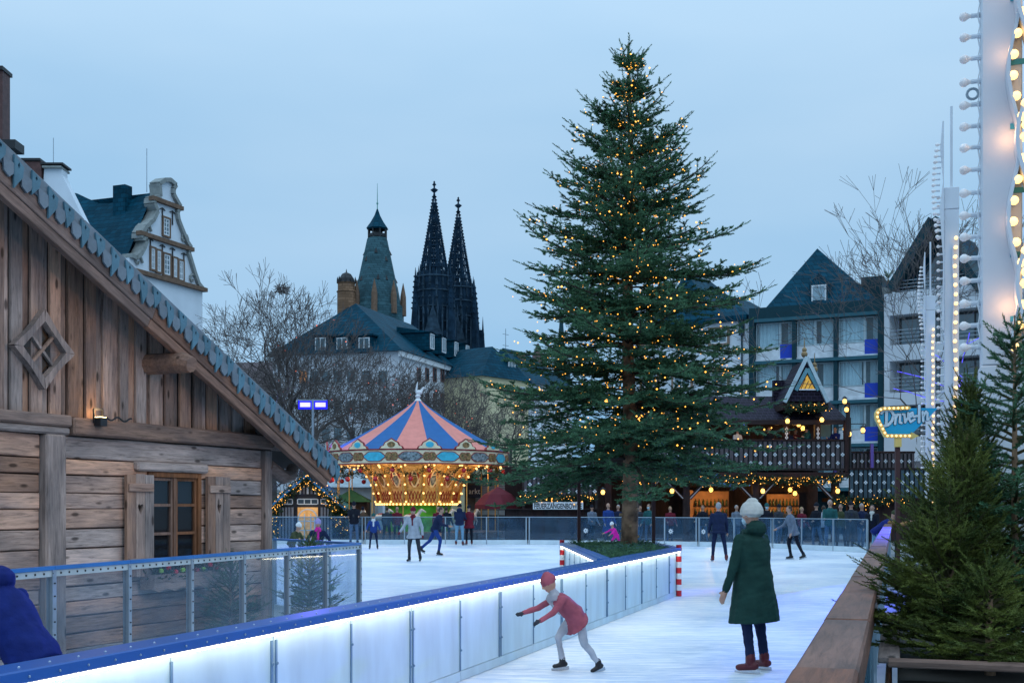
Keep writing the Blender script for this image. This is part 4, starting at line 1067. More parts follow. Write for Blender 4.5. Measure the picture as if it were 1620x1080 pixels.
# voxel-skinned solids (people, horses): unions of tapered limbs, one skin each
class Body:
    def __init__(s): s.v = []; s.f = []; s.t = []
    def add(s, mb, tg):
        b = len(s.v); s.v += mb.v; s.f += [tuple(b + i for i in f) for f in mb.f]; s.t += [tg] * len(mb.f)
    def limb(s, a, b, ra, rb, tg, n=8):
        a = Vector(a); b = Vector(b); m = MB(); d = b - a; l = d.length; rows = []
        for t in (-80, -45, 0): rows.append((ra * math.cos(R(t)), ra * math.sin(R(t))))
        for t in (0, 45, 80): rows.append((rb * math.cos(R(t)), l + rb * math.sin(R(t))))
        m.lathe(rows, n, cap=True); q = d.to_track_quat('Z', 'Y').to_matrix().to_4x4(); m.xf(Matrix.Translation(a) @ q); s.add(m, tg)
    def blob(s, c, r, tg, n=10, rot=None):
        m = MB(); m.ball((0, 0, 0), r, n); m.xf(Matrix.Translation(Vector(c)) @ (rot.to_4x4() if rot else Matrix())); s.add(m, tg)
    def loft(s, rows, tg, n=14):
        """rows of (centre, rx, ry, x-axis, y-axis)"""
        m = MB(); vs = []
        for c, rx, ry, ax, ay in rows:
            for j in range(n):
                t = 2 * math.pi * j / n; vs.append(Vector(c) + Vector(ax) * rx * math.cos(t) + Vector(ay) * ry * math.sin(t))
        fs = [(i*n + j, i*n + (j+1) % n, (i+1)*n + (j+1) % n, (i+1)*n + j) for i in range(len(rows)-1) for j in range(n)]
        fs += [tuple(reversed(range(n))), tuple(range((len(rows)-1)*n, len(rows)*n))]
        m.add(vs, fs); s.add(m, tg)
    def skin(s, name, mats, voxel, smooth=2, paint=None, folds=0):
        """mats: dict tag -> material; paint(point) may name another tag"""
        tmp = bpy.data.meshes.new('tmp'); tmp.from_pydata([tuple(p) for p in s.v], [], s.f)
        bm = bmesh.new(); bm.from_mesh(tmp); bmesh.ops.recalc_face_normals(bm, faces=bm.faces); bm.to_mesh(tmp); bm.free()
        o = bpy.data.objects.new('tmp', tmp); COL.objects.link(o)
        r = o.modifiers.new('r', 'REMESH'); r.mode = 'VOXEL'; r.voxel_size = voxel
        sm = o.modifiers.new('s', 'SMOOTH'); sm.factor = .5; sm.iterations = smooth
        dg = bpy.context.evaluated_depsgraph_get(); me = bpy.data.meshes.new_from_object(o.evaluated_get(dg)); me.name = name
        bpy.data.objects.remove(o); bpy.data.meshes.remove(tmp)
        names = list(mats); me.materials.clear()
        for k in names: me.materials.append(mats[k])
        bvh = BVHTree.FromPolygons(s.v, s.f); idx = []
        for p in me.polygons:
            hit = bvh.find_nearest(p.center); tg = s.t[hit[2]] if hit[2] is not None else names[0]
            if paint: tg = paint(p.center, tg) or tg
            idx.append(names.index(tg) if tg in names else 0)
        if folds:                                                       # creases in the cloth
            cl = {i for i, k in enumerate(names) if k in ('coat', 'pants', 'sleeve', 'scarf')}; vv = set()
            for p, i in zip(me.polygons, idx):
                if i in cl: vv.update(p.vertices)
            vl = [(i, me.vertices[i].co.copy(), me.vertices[i].normal.copy()) for i in vv]
            co = np.empty(len(me.vertices) * 3, np.float32); me.vertices.foreach_get('co', co); co = co.reshape(-1, 3)
            for i, c, nrm in vl:
                d = noise.noise((c.x * 11, c.y * 11, c.z * 5.0)) + .6 * noise.noise((c.x * 9 + c.z * 16, c.y * 9, c.z * 20)); co[i] = c + nrm * folds * d
            me.vertices.foreach_set('co', co.ravel())
        me.polygons.foreach_set('material_index', idx); me.polygons.foreach_set('use_smooth', [True] * len(idx)); me.update()
        return me
def horse_mesh():
    b = Body(); b.limb((-.38, 0, 1.0), (.36, 0, 1.02), .20, .21, 'h'); b.limb((.36, 0, 1.1), (.66, 0, 1.5), .15, .09, 'h'); b.limb((.66, 0, 1.5), (.92, 0, 1.36), .09, .055, 'h')
    b.limb((.62, 0, 1.52), (.60, 0, 1.64), .03, .012, 'm'); b.limb((.5, 0, 1.5), (.3, 0, 1.2), .06, .04, 'm')
    for y in (-.11, .11):
        b.limb((.34, y, .95), (.56, y, .74), .085, .055, 'h'); b.limb((.56, y, .74), (.46, y, .48), .05, .04, 'h')
        b.limb((-.38, y, .95), (-.55, y, .70), .11, .06, 'h'); b.limb((-.55, y, .70), (-.72, y, .50), .055, .04, 'h')
    b.limb((-.55, 0, 1.05), (-.82, 0, .72), .05, .02, 'm'); b.limb((-.15, 0, 1.18), (.14, 0, 1.2), .10, .10, 's')
    return b.skin('horse', {'h': mat('horse_white', (.66, .62, .55), rough=.35), 'm': mat('horse_mane', (.40, .30, .18)), 's': m_crim}, .035, 1)
hm = horse_mesh()
for k in range(5):
    a = -math.pi/2 - R(11.25) + (k - 2) * .42
    inst(hm, 'wooden_horse', car, pol(3.75, a, .42), (0, 0, a + math.pi/2), (.72,) * 3)
# ------------------------------------------------------------------ market stands behind the rink
m_brown = wood('stand_wood', (.045, .026, .026), 'z', dark=.6, rnd=.25, knots=False); m_brownx = wood('stand_beam', (.040, .023, .023), 'x', dark=.6, rnd=.2, knots=False)
m_slat = mat('stand_slat', (.075, .06, .065), rough=.6, rnd=.25, var=.2); m_slatblue = mat('stand_slat_blue', (.035, .065, .085), rough=.6, rnd=.25)
m_orn = mat('white_ornament', (.62, .66, .70)); m_tile = courses('stand_tile', (.016, .013, .022), .26, .16, mortar=3.2, rough=.6)
def wput(root, mb, name, mt, bevel=0, parent=None, smooth=False):
    o = mb.build(name, mt, parent or root, bevel=bevel, smooth=smooth)
    if parent is None: o.location = -Vector(root.location)
    return o
YP = 57.0
def X(px, Y=YP): return (px - 810) * Y / FPX
def Z(py, Y=YP): return EYE - (py - 800) * Y / FPX
lant = MB(); lant.lathe([(.13, .09), (.02, .19)], 6, mi=0); lant.lathe([(.001, -.13), (.09, -.13), (.09, -.10), (.001, -.10)], 6, mi=0); lant.ball((0, 0, -.01), (.085, .085, .10), 8, mi=1); 
LANT = lant.mesh('lantern', [m_dark, m_lantern])
def lanterns(root, pts, sc=1.0):
    for p in pts: inst(LANT, 'lantern', root, Vector(p) - Vector(root.location), scale=(sc,)*3)
ornm = MB()
for q in range(4):
    a = q * math.pi/2 + math.pi/4 * 0; ornm.ball((.055 * math.cos(a), 0, .055 * math.sin(a)), (.042, .012, .042), 6)
ORN = ornm.mesh('ornament', m_orn)
def balustrade(root, x0, x1, Y, z0, z1, mt, rows, name='balustrade', pitch=.225, w=.15):
    rl = MB(); rl.box(-(x1-x0)/2, (x1-x0)/2, -.09, .09, -.05, .05); top = rl.build('hand_rail', m_brownx, root, Vector(((x0+x1)/2, Y, z1)) - Vector(root.location), bevel=.01)
    b = MB(); b.box(-(x1-x0)/2, (x1-x0)/2, -.05, .03, -.05, .05); b.build('bottom_rail', m_brownx, root, Vector(((x0+x1)/2, Y, z0)) - Vector(root.location))
    s = MB(); s.box(-w/2, w/2, -.02, .02, z0 + .055, z1 - .055); sm = s.mesh('slat', mt)
    n = int((x1 - x0) / pitch)
    bk = MB(); bk.box(x0 + .01, x1 - .01, Y + .01, Y + .025, z0 + .056, z1 - .056); bk.xf(Matrix.Translation(-Vector(root.location))); bk.build('dark_backing', m_dark, root)  # dark sheet added so the gaps between the slats look shaded
    for k in range(n):
        x = x0 + (k + .5) * (x1 - x0) / n; o = inst(sm, 'slat', root, Vector((x, Y - .045, 0)) - Vector(root.location))
        for j, zz in enumerate(rows):
            if (k + j) % 2 == 0: inst(ORN, 'ornament', o, (0, -.032, zz))
pub = thing('market_pub', 'two storey dark timber market pub with balcony and gabled roof turret', 'market stand', (X(1180), YP, 0))
# lower storey
def pb(name, x0, x1, y0, y1, z0, z1, mt=m_brown, bev=.015):
    m = MB(); c = Vector(((x0+x1)/2, (y0+y1)/2, (z0+z1)/2)); m.box(x0-c.x, x1-c.x, y0-c.y, y1-c.y, z0-c.z, z1-c.z); return m.build(name, mt, pub, c - Vector(pub.location), bevel=bev)
pb('back_wall', X(955), X(1345), 63.0, 63.2, 0, 6.0); pb('floor_slab', X(955), X(1342), YP - .15, 63, 3.05, 3.28, m_brownx)
pb('upper_floor', X(955), X(1342), YP + .3, 63, 3.70, 3.78, m_brownx)
for px in (962, 1010, 1086, 1196, 1322): pb('post', X(px) - .16, X(px) + .16, YP - .05, YP + .28, 0, 3.04)
m_edge = mat('pale_edge', (.40, .36, .38))
for px, sg in ((1010, 1), (1086, -1), (1086, 1), (1196, -1), (1196, 1), (1322, -1)):
    m = MB(); m.bar((X(px) + sg * .16, YP + .05, 2.05), (X(px) + sg * 1.05, YP + .05, 2.98), .14, .16); wput(pub, m, 'brace', m_brownx)
    m = MB(); m.bar((X(px) + sg * .17, YP - .045, 2.05), (X(px) + sg * 1.06, YP - .045, 2.98), .02, .05); wput(pub, m, 'brace_edge', m_edge)
pb('counter', X(1090), X(1190), YP + 1.4, YP + 2.1, 0, 1.12, m_brownx); pb('counter', X(1215), X(1318), YP + 1.6, YP + 2.2, 0, 1.12, m_brownx)
m_shelf = mat('lit_shelf', (.38, .20, .09), rough=.6, var=.3, vscale=2)
pb('back_bar', X(1118), X(1180), 61.5, 61.7, 1.0, 2.45, m_shelf); pb('back_bar', X(1245), X(1300), 61.5, 61.7, 1.0, 2.3, m_shelf); pb('shelf_post', X(1112), X(1117), 61.2, 61.6, 0, 2.5, m_shelf)
m_bott = mat('bottle_glass', (.05, .09, .04), rough=.15, spec=.6, rnd=.5)
bo = MB(); bo.lathe([(.001, 0), (.05, 0), (.05, .2), (.018, .27), (.018, .34), (.001, .34)], 8); bom = bo.mesh('bottle', m_bott, True)
for (a, b) in ((1120, 1178), (1247, 1298)):
    for zz in (1.25, 1.72):
        pb('shelf', X(a), X(b), 61.28, 61.5, zz - .03, zz, m_brownx, 0)
        for k in range(9):
            o = inst(bom, 'bottle', None, (X(a + 3 + k * (b - a - 6) / 8), 61.38, zz)); tag(o, 'green bottle on the %s shelf of the %s back bar in the pub' % ('upper' if zz > 1.5 else 'lower', 'wide' if a < 1200 else 'narrow'), 'bottle', 'bottles on the pub shelves')
balustrade(pub, X(985), X(1336), YP - .02, 3.42, 4.80, m_slat, (3.72, 4.12, 4.52))
pb('corner_post', X(1336), X(1342), YP - .1, YP + .25, 3.3, 5.75); pb('post', X(1247) - .13, X(1247) + .13, YP + .35, YP + .65, 3.58, 6.0); pb('post', X(1297) - .13, X(1297) + .13, YP + .35, YP + .65, 3.58, 6.0)
for px in (1247, 1297):
    for zz in (4.95, 5.15, 5.35): inst(ORN, 'ornament', pub, Vector((X(px), YP + .335, zz)) - Vector(pub.location), scale=(.8, 1, 1.3))
# window frame at the balcony
for (a, b, c, d) in ((1304, 1306, 4.4, 5.9), (1325, 1327, 4.4, 5.9), (1304, 1327, 5.85, 5.95)): pb('window_frame', X(a), X(b), YP + 1.2, YP + 1.3, c - .8, d, mat('teal_frame', (.12, .25, .30)), 0)
g_ = MB(); g_.box(X(1306), X(1325), YP + 1.23, YP + 1.26, 3.6, 5.85); wput(pub, g_, 'window_pane', glass('dark_pane', (.3, .4, .45), .05))
# hipped roof with lattice tiles, carved eave board
m = MB(); x0, x1 = X(1000), X(1343)
m.add([(x0, YP + .1, 5.78), (x1, YP + .1, 5.78), (x1 - .3, YP + 3.4, 7.2), (x0, YP + 3.4, 7.2), (x1, 63.3, 5.78), (x0, 63.3, 5.78)], [(0, 1, 2, 3), (1, 4, 2), (3, 2, 4, 5)]); wput(pub, m, 'roof', m_tile)
pb('eave_board', X(1000), X(1343), YP + .02, YP + .09, 5.55, 5.78, m_brownx); pb('roof_verge', X(1338), X(1344), YP - .12, YP + .0, 5.0, 6.6, m_brown)
def diag(a, b, w, d, name, mt, Y): 
    m = MB(); m.bar((X(a[0]), Y, Z(a[1])), (X(b[0]), Y, Z(b[1])), w, d, up=(0, 1, 0)); return wput(pub, m, name, mt)
# A-frame turret
Yt = YP - .25
ap, bl_, br_ = (1274, 566), (1239, 637), (1307, 637)
def tri3(c, s=1): return [(X(a + (1274 - a) * (1 - s)), Z(b + (615 - b) * (1 - s))) for a, b in c]
m = MB(); m.prism(tri3((bl_, br_, ap), .93), Yt + .05, YP + 2.6); tur = wput(pub, m, 'turret_roof', m_tile)
m_paleb = mat('pale_blue_board', (.42, .52, .56), rough=.6)
diag(bl_, ap, .16, .16, 'barge_board', m_paleb, Yt - .05); diag(br_, ap, .16, .16, 'barge_board', m_paleb, Yt - .045)
diag((1257, 618), (1275, 584), .17, .10, 'window_trim', mat('teal_board', (.12, .28, .33)), Yt - .02); diag((1293, 618), (1275, 584), .17, .10, 'window_trim', mat('teal_board', (.12, .28, .33)), Yt - .017)
m = MB(); m.prism([(X(1263), Z(616)), (X(1287), Z(616)), (X(1275), Z(594))], Yt - .01, Yt + .03); wput(pub, m, 'stained_window', mat('stained_glass', (.4, .3, .05), var=.7, vscale=14, emit=(1, .45, .05), estr=.4, sample=False))
for k in range(3):
    m = MB(); m.bar((X(1265 + 6*k), Yt - .02, Z(616)), (X(1272 + 5*k), Yt - .02, Z(600 + 3*k)), .03, .02, up=(0, 1, 0)); wput(pub, m, 'lead_bar', m_dark)
m = MB(); m.bar((X(1262), Yt - .03, Z(617)), (X(1288), Yt - .03, Z(617)), .05, .06, up=(0, 1, 0)); wput(pub, m, 'sill', m_white)
m = MB(); m.box(X(1237), X(1308), Yt, YP + 2.5, Z(648), Z(638)); wput(pub, m, 'turret_base', m_brownx)
m_ball = mat('gilded_ball', (.30, .20, .10), rough=.4, metal=.5)
for px, py in ((1273, 566), (1289, 590)):
    m = MB(); m.ball((X(px), Yt + .3, Z(py - 6)), .16, 10); m.ball((X(px), Yt + .3, Z(py - 13)), .12, 10); m.tube([(X(px), Yt + .3, Z(py)), (X(px), Yt + .3, Z(py - 32))], [.05, .012], 6); wput(pub, m, 'finial', m_ball)
# rear side gable of the turret
m = MB(); m.prism([(X(1243), Z(625)), (X(1243), Z(592)), (X(1304), Z(592)), (X(1304), Z(625))], YP + 2.7, YP + 3.0); wput(pub, m, 'rear_turret', m_tile)
diag((1316, 640), (1300, 604), .14, .12, 'barge_board', m_paleb, YP + 2.55); m = MB(); m.prism([(X(1300), Z(640)), (X(1315), Z(640)), (X(1313), Z(612)), (X(1301), Z(612))], YP + 2.7, YP + 3.2); wput(pub, m, 'side_turret', m_tile)
lanterns(pub, [(X(px), YP - .25, Z(py)) for px, py in ((1205, 776), (1062, 776), (1323, 776), (1298, 664), (1244, 666), (1334, 635), (1337, 648))] + [(X(px), YP + 2.2, Z(py)) for px, py in ((1137, 773), (1267, 773), (1275, 779), (1281, 666), (1276, 662), (1288, 672))], 1.25)
for (px, py, e) in ((1137, 778, 60), (1267, 778, 60), (1272, 668, 45)):
    lamp('lantern_light', 'POINT', Vector((X(px), YP + 2.6, Z(py) - .2)) - Vector(pub.location), e * 1.7, (1, .5, .15), pub, .05)
for px in (1180, 1232, 1262, 1312): lamp('balcony_fill', 'POINT', Vector((X(px), YP + .12, 5.45)) - Vector(pub.location), 7, (1, .55, .2), pub, .05)  # lamps without fixtures, added to brighten the balcony guests
garland('garland', [(X(px), YP - .28, Z(760) + .05 * math.sin(px)) for px in range(985, 1341, 12)], .17, 'lit fir garland along the eaves below the pub balcony', seed=5, dens=70, lightn=16)
garland('garland', [(X(px), YP - .45, Z(644 + 3 * abs(px - 1273) / 35)) for px in range(1240, 1312, 8)], .16, 'lit fir garland under the roof turret of the pub', seed=6, dens=80, lightn=9)
# right wing with its own slatted parapet
wing = thing('pub_terrace', 'slatted dark terrace with purple posts beside the timber pub', 'terrace', (X(1390), YP, 0))
m = MB(); m.box(X(1343), X(1475), YP + .2, 62, 1.9, 2.1); wput(wing, m, 'deck', m_brownx)
m = MB(); m.box(X(1343), X(1475), YP + .3, YP + .5, 0, 1.9); wput(wing, m, 'skirt_wall', m_brown)
balustrade(wing, X(1343), X(1475), YP, 2.02, 3.45, m_slatblue, (2.4, 2.8, 3.2), pitch=.21, w=.145)
balustrade(wing, X(1345), X(1475), YP + 2.5, 3.2, 4.35, m_slat, (3.9,), pitch=.19, w=.11)
m_purp = mat('purple_post', (.16, .10, .42))
for px in (1341, 1402):
    m = MB(); m.box(X(px) - .07, X(px) + .07, YP + 2.2, YP + 2.35, 2.1, 4.75); wput(wing, m, 'post', m_purp)
garland('garland', [(X(px), YP - .2, Z(792) + .06 * math.sin(px * .7)) for px in range(1322, 1440, 10)], .18, 'lit fir garland below the slatted terrace parapet', seed=8, dens=70, lightn=12)
lp = thing('street_lamp', 'black post lamp with three small lanterns beside the pub terrace', 'lamp', (X(1354), YP + 1, 0))
m = MB(); m.tube([(0, 0, 2.1), (0, 0, Z(658))], .06, 8); m.tube([(-.55, 0, Z(674)), (0, 0, Z(668)), (.75, 0, Z(668)), (.75, 0, Z(673))], .025, 5); m.build('post', m_dark, lp)
lanterns(lp, [(X(1346), YP + 1, Z(676)), (X(1352), YP + .9, Z(684)), (X(1375), YP + 1, Z(678))], 1.3)

# left drinks stand with its sign
YS = 56.0
ds_ = thing('drinks_stand', 'dark slatted drinks stand with lettered sign beside the fir trunk', 'market stand', (X(870, YS), YS, 0))
def db(name, x0, x1, y0, y1, z0, z1, mt=m_brown, root=ds_):
    m = MB(); m.box(X(x0, YS), X(x1, YS), YS + y0, YS + y1, z0, z1); return wput(root, m, name, mt)
for k in range(7): db('front_panel', 800 + 20.7*k, 820 + 20.7*k, 0, .1, .0, Z(806, YS), m_brown)
db('counter_top', 798, 948, -.15, .35, Z(806, YS), Z(806, YS) + .06, m_brownx); db('back_wall', 798, 948, 2.5, 2.7, 0, 3.6, m_brown); db('canopy', 826, 945, -.1, 2.6, 3.35, 3.5, m_brownx)
db('post', 826, 830, -.05, .15, Z(806, YS) + .06, 3.35); db('post', 941, 945, -.05, .15, Z(806, YS) + .06, 3.35)
balustrade(ds_, X(828, YS), X(944, YS), YS, Z(784, YS), Z(745, YS), m_slat, (Z(777, YS), Z(766, YS), Z(755, YS)), pitch=.2, w=.13)
sgn = db('sign_board', 843, 922, -.28, -.22, Z(806, YS) + .02, Z(793.5, YS), m_white)
tx = bpy.data.curves.new('sign_text', 'FONT'); tx.body = 'FEUERZANGENBOWLE'; tx.align_x = 'CENTER'; tx.align_y = 'CENTER'; tx.size = .36; tx.extrude = .005; tx.offset = .006
def text_mesh(tx, name, mt, fit=None):
    o = bpy.data.objects.new('tmp', tx); COL.objects.link(o); me = bpy.data.meshes.new_from_object(o.evaluated_get(bpy.context.evaluated_depsgraph_get())); bpy.data.objects.remove(o)
    me.name = name; me.materials.clear(); me.materials.append(mt); co = np.empty(len(me.vertices) * 3); me.vertices.foreach_get('co', co); co = co.reshape(-1, 3)
    if fit:
        for a in (0, 1):
            lo, hi = co[:, a].min(), co[:, a].max(); co[:, a] = (co[:, a] - (lo + hi)/2) * fit[a] / (hi - lo)
        me.vertices.foreach_set('co', co.ravel())
    me.update(); return me
tm = text_mesh(tx, 'lettering', m_dark, (2.2, .25))
inst(tm, 'lettering', sgn, (X(882.5, YS), YS - .288, Z(800, YS)), (R(90), 0, 0))
garland('garland', [(X(px, YS), YS - .2, Z(788, YS) + .05 * math.sin(px * .5)) for px in range(822, 950, 10)], .16, 'lit fir garland above the lettered drinks sign', seed=9, dens=70, lightn=16)
lanterns(ds_, [(X(px, YS), YS - .3, Z(py, YS)) for px, py in ((870, 779), (953, 778))], 1.2)

# shuttered kiosk behind the carousel
YK = 66.0
ks = thing('shuttered_kiosk', 'kiosk with grey roller shutter and dark sign behind the carousel', 'kiosk', (X(790, YK), YK, 0))
def kb(name, x0, x1, y0, y1, z0, z1, mt, root=ks):
    m = MB(); m.box(X(x0, YK), X(x1, YK), YK + y0, YK + y1, z0, z1); return wput(root, m, name, mt)
kb('wall', 735, 842, .1, 3, 0, 3.4, mat('kiosk_wall', (.10, .11, .13)))
for k in range(11): kb('shutter_slat', 752, 828, -.02, .05, 1.75 + .115*k, 1.75 + .115*k + .095, mat('shutter_grey', (.22, .23, .26), rough=.4))
kb('fascia', 735, 842, -.15, .09, 3.05, 3.4, mat('kiosk_fascia', (.05, .06, .08)))
kb('counter', 735, 842, -.3, .08, 1.2, 1.45, mat('kiosk_counter', (.22, .3, .36))); sb = kb('sign_board', 738, 762, -.30, -.20, 2.15, 2.85, mat('sign_navy', (.012, .02, .05)))
tx = bpy.data.curves.new('sign_text2', 'FONT'); tx.body = 'arkt'; tx.size = .4; tx.extrude = .004
inst(text_mesh(tx, 'lettering', m_white, (.62, .30)), 'lettering', sb, (X(751, YK), YK - .31, 2.5), (R(90), 0, 0))
# red market umbrella
u_ = at(788, 800, 58); um = thing('market_umbrella', 'dark red market umbrella beside the carousel', 'umbrella', (u_.x, u_.y, 0))
m = MB(); m.tube([(0, 0, 0), (0, 0, 2.6)], .03, 6); m.build('pole', m_metal, um)
m = MB(); m.lathe([(.02, 2.62), (.7, 2.25), (1.15, 1.75), (1.13, 1.55)], 8, a0=.2, a1=.2 + 2*math.pi); m.build('canopy', mat('wine_red', (.13, .012, .022), rough=.8), um)

# little garlanded hut on the left
YH = 59.0
def XH(p): return X(p, YH)
def ZH(p): return Z(p, YH)
hut = thing('garlanded_hut', 'small black timber hut with arched door and lit fir garlands', 'hut', (XH(487), YH, 0))
def hb(name, x0, x1, y0, y1, z0, z1, mt):
    m = MB(); m.box(x0, x1, YH + y0, YH + y1, z0, z1); return wput(hut, m, name, mt)
m = MB(); m.prism([(XH(438), 0), (XH(538), 0), (XH(538), ZH(800)), (XH(487), ZH(757)), (XH(438), ZH(800))], YH, YH + 3.2); wput(hut, m, 'wall', mat('black_timber', (.02, .02, .028), var=.3))
m_broof = mat('blue_roof', (.03, .20, .42), rough=.5)
for sx in (-1, 1):
    m = MB(); m.bar((XH(487), YH + 1.4, ZH(753)), (XH(487 + sx * 62), YH + 1.4, ZH(806)), .1, 3.8, up=(0, 1, 0)); wput(hut, m, 'roof_slope', m_broof)
for k in range(9):
    x = XH(463 + 6 * k); hb('gable_slat', x - .05, x + .05, -.05, -.002, ZH(781), ZH(762 + abs(k - 4) * 3.2), m_orn if k % 2 == 0 else mat('grey_slat', (.2, .2, .22)))
m_wfr = mat('white_frame', (.6, .66, .7)); m_warmwin = mat('warm_window', (.3, .18, .08), var=.8, vscale=5, emit=(1, .5, .15), estr=.5, sample=False)
for (a, b) in ((447, 463), (471, 503), (508, 522)):
    n = 3 if b - a > 20 else 2
    w = hb('transom_window', XH(a), XH(b), -.03, -.002, ZH(797), ZH(789), mat('dim_pane', (.05, .07, .09), rough=.1))
    for k in range(n + 1): 
        x = XH(a) + (XH(b) - XH(a)) * k / n; hb('window_bar', x - .025, x + .025, -.06, -.031, ZH(797), ZH(789), m_wfr)
    for zz in (ZH(797), ZH(789)): hb('window_bar', XH(a) + .026, XH(b) - .026, -.056, -.031, zz - .025, zz + .025, m_wfr)
hb('door', XH(471), XH(503), -.03, -.002, 0, ZH(802), m_warmwin)
ar = MB(); 
for k in range(10):
    t0, t1 = math.pi * k / 10, math.pi * (k+1) / 10; c = XH(487); r = XH(502) - XH(487)
    ar.bar((c + r*math.cos(t0), YH - .05, ZH(820) + r*math.sin(t0)), (c + r*math.cos(t1), YH - .05, ZH(820) + r*math.sin(t1)), .06, .04, up=(0, 1, 0))
for x in (472, 482, 492, 502): ar.bar((XH(x), YH - .05, 0), (XH(x), YH - .05, ZH(812 if x in (482, 492) else 820)), .05, .04, up=(0, 1, 0))
for zz in (.5, .95): ar.bar((XH(472), YH - .048, zz), (XH(502), YH - .048, zz), .05, .03, up=(0, 1, 0))
wput(hut, ar, 'door_frame', m_wfr)
for x in list(range(444, 466, 5)) + list(range(510, 530, 5)): hb('fence_slat', XH(x) - .05, XH(x) + .05, -.22, -.18, 0, ZH(802), mat('grey_slat', (.2, .2, .22)))
for seed, pts, r in ((31, [(XH(487), YH - .35, ZH(754)), (XH(437), YH - .35, ZH(800))], .2), (32, [(XH(487), YH - .35, ZH(754)), (XH(538), YH - .35, ZH(802))], .22), (33, [(XH(530), YH - .35, ZH(795)), (XH(548), YH - .35, .2)], .30), (34, [(XH(437), YH - .35, ZH(800)), (XH(434), YH - .35, .2)], .24)):
    garland('garland', pts, r, {31: 'lit fir garland down the chalet side verge of the black hut', 32: 'lit fir garland down the carousel side verge of the black hut', 33: 'thick lit fir garland standing beside the arched hut door', 34: 'thick lit fir garland hanging down the hut edge beside the chalet'}[seed], seed=seed, dens=70, lightn=22)
lamp('hut_light', 'POINT', (0, -.8, 1.6), 8, WARM, hut, .1)
# pale tent and green stall roofs between hut and carousel
t2 = at(545, 800, 68)
tent = thing('market_tent', 'white market tent standing between the black hut and the carousel', 'tent', (t2.x, t2.y, 0))
m = MB(); m.box(-2.6, 1.9, 0, 2.5, 0, 2.75); m.build('canvas_wall', mat('tent_white', (.42, .50, .55), rough=.8), tent)
m = MB(); m.add([(-2.9, -.3, 2.75), (2.1, -.3, 2.75), (2.1, 2.8, 2.75), (-2.9, 2.8, 2.75), (-.4, 1.2, 4.3)], [(0, 1, 4), (1, 2, 4), (2, 3, 4), (3, 0, 4)]); m.build('canvas_roof', MATS['tent_white'], tent)
t3 = at(553, 800, 61.5); st3 = thing('green_stall', 'low stall with green roof beside the carousel', 'stall', (t3.x, t3.y, 0))
m = MB(); m.box(-.9, .9, 0, 1.5, 0, 1.9); m.build('wall', m_brown, st3); m = MB(); m.add([(-1.1, -.2, 1.9), (1.1, -.2, 1.9), (1.1, 1.6, 1.9), (-1.1, 1.6, 1.9), (0, .7, 2.55)], [(0, 1, 4), (1, 2, 4), (2, 3, 4), (3, 0, 4), (0, 3, 2, 1)]); m.build('roof', mat('green_roof', (.03, .16, .12)), st3)
# ------------------------------------------------------------------ buildings
class Fac:
    """front plane of a building between two sight lines; local x runs along it, local y goes back"""
    def __init__(s, pL, YL, pR, YR, base=0):
        s.o = Vector(((pL - 810) * YL / FPX, YL)); e = Vector(((pR - 810) * YR / FPX, YR)); s.L = (e - s.o).length; s.d = (e - s.o) / s.L
        s.loc = (s.o.x, s.o.y, base); s.ang = math.atan2(s.d.y, s.d.x)
    def uz(s, px, py, back=0.0):
        dx = (px - 810) / FPX; ox, oy = s.o.x - s.d.y * back, s.o.y + s.d.x * back
        u = (dx * oy - ox) / (s.d.x - dx * s.d.y); Y = oy + u * s.d.y
        return u, EYE - (py - 800) * Y / FPX
    def rect(s, x0, x1, y0, y1):
        """photo rectangle -> u0, u1, z0, z1"""
        a = s.uz(x0, y1); b = s.uz(x1, y1); c = s.uz((x0 + x1) / 2, y0); d = s.uz((x0 + x1) / 2, y1); return a[0], b[0], d[1], c[1]
m_wallw = mat('white_render', (.70, .76, .82), rough=.8, var=.06, vscale=.7)
m_conc = mat('pale_concrete', (.62, .65, .69), rough=.8, var=.08, vscale=.5); m_yell = mat('yellow_render', (.62, .55, .34), rough=.8, var=.07, vscale=.7)
m_hotel = mat('petrol_frame', (.010, .045, .060), rough=.6, spec=.15, var=.1); m_hotel2 = mat('petrol_bar', (.035, .12, .155), rough=.6, spec=.2, var=.1)
m_sky_glass = mat('reflecting_glass', (.10, .16, .19), rough=.06, spec=1.0, var=.1); m_curt = mat('net_curtain', (.78, .84, .87), rough=.8, var=.1, vscale=3, stretch=(6, 6, .3))
m_wind = glass('hotel_pane', (.88, .96, .98), .04, rough=.02); m_ochre = mat('brown_stone', (.17, .105, .07), rough=.85, var=.25, vscale=3); m_frame = mat('white_sash', (.68, .72, .75))
m_cobalt = mat('cobalt_panel', (.012, .055, .50), rough=.5, var=.05); m_stone = mat('grey_stone', (.26, .28, .27), rough=.85, var=.2)
def lb(root, name, x0, x1, y0, y1, z0, z1, mt, bev=0):
    m = MB(); m.box(x0, x1, y0, y1, z0, z1); return m.build(name, mt, root, bevel=bev)
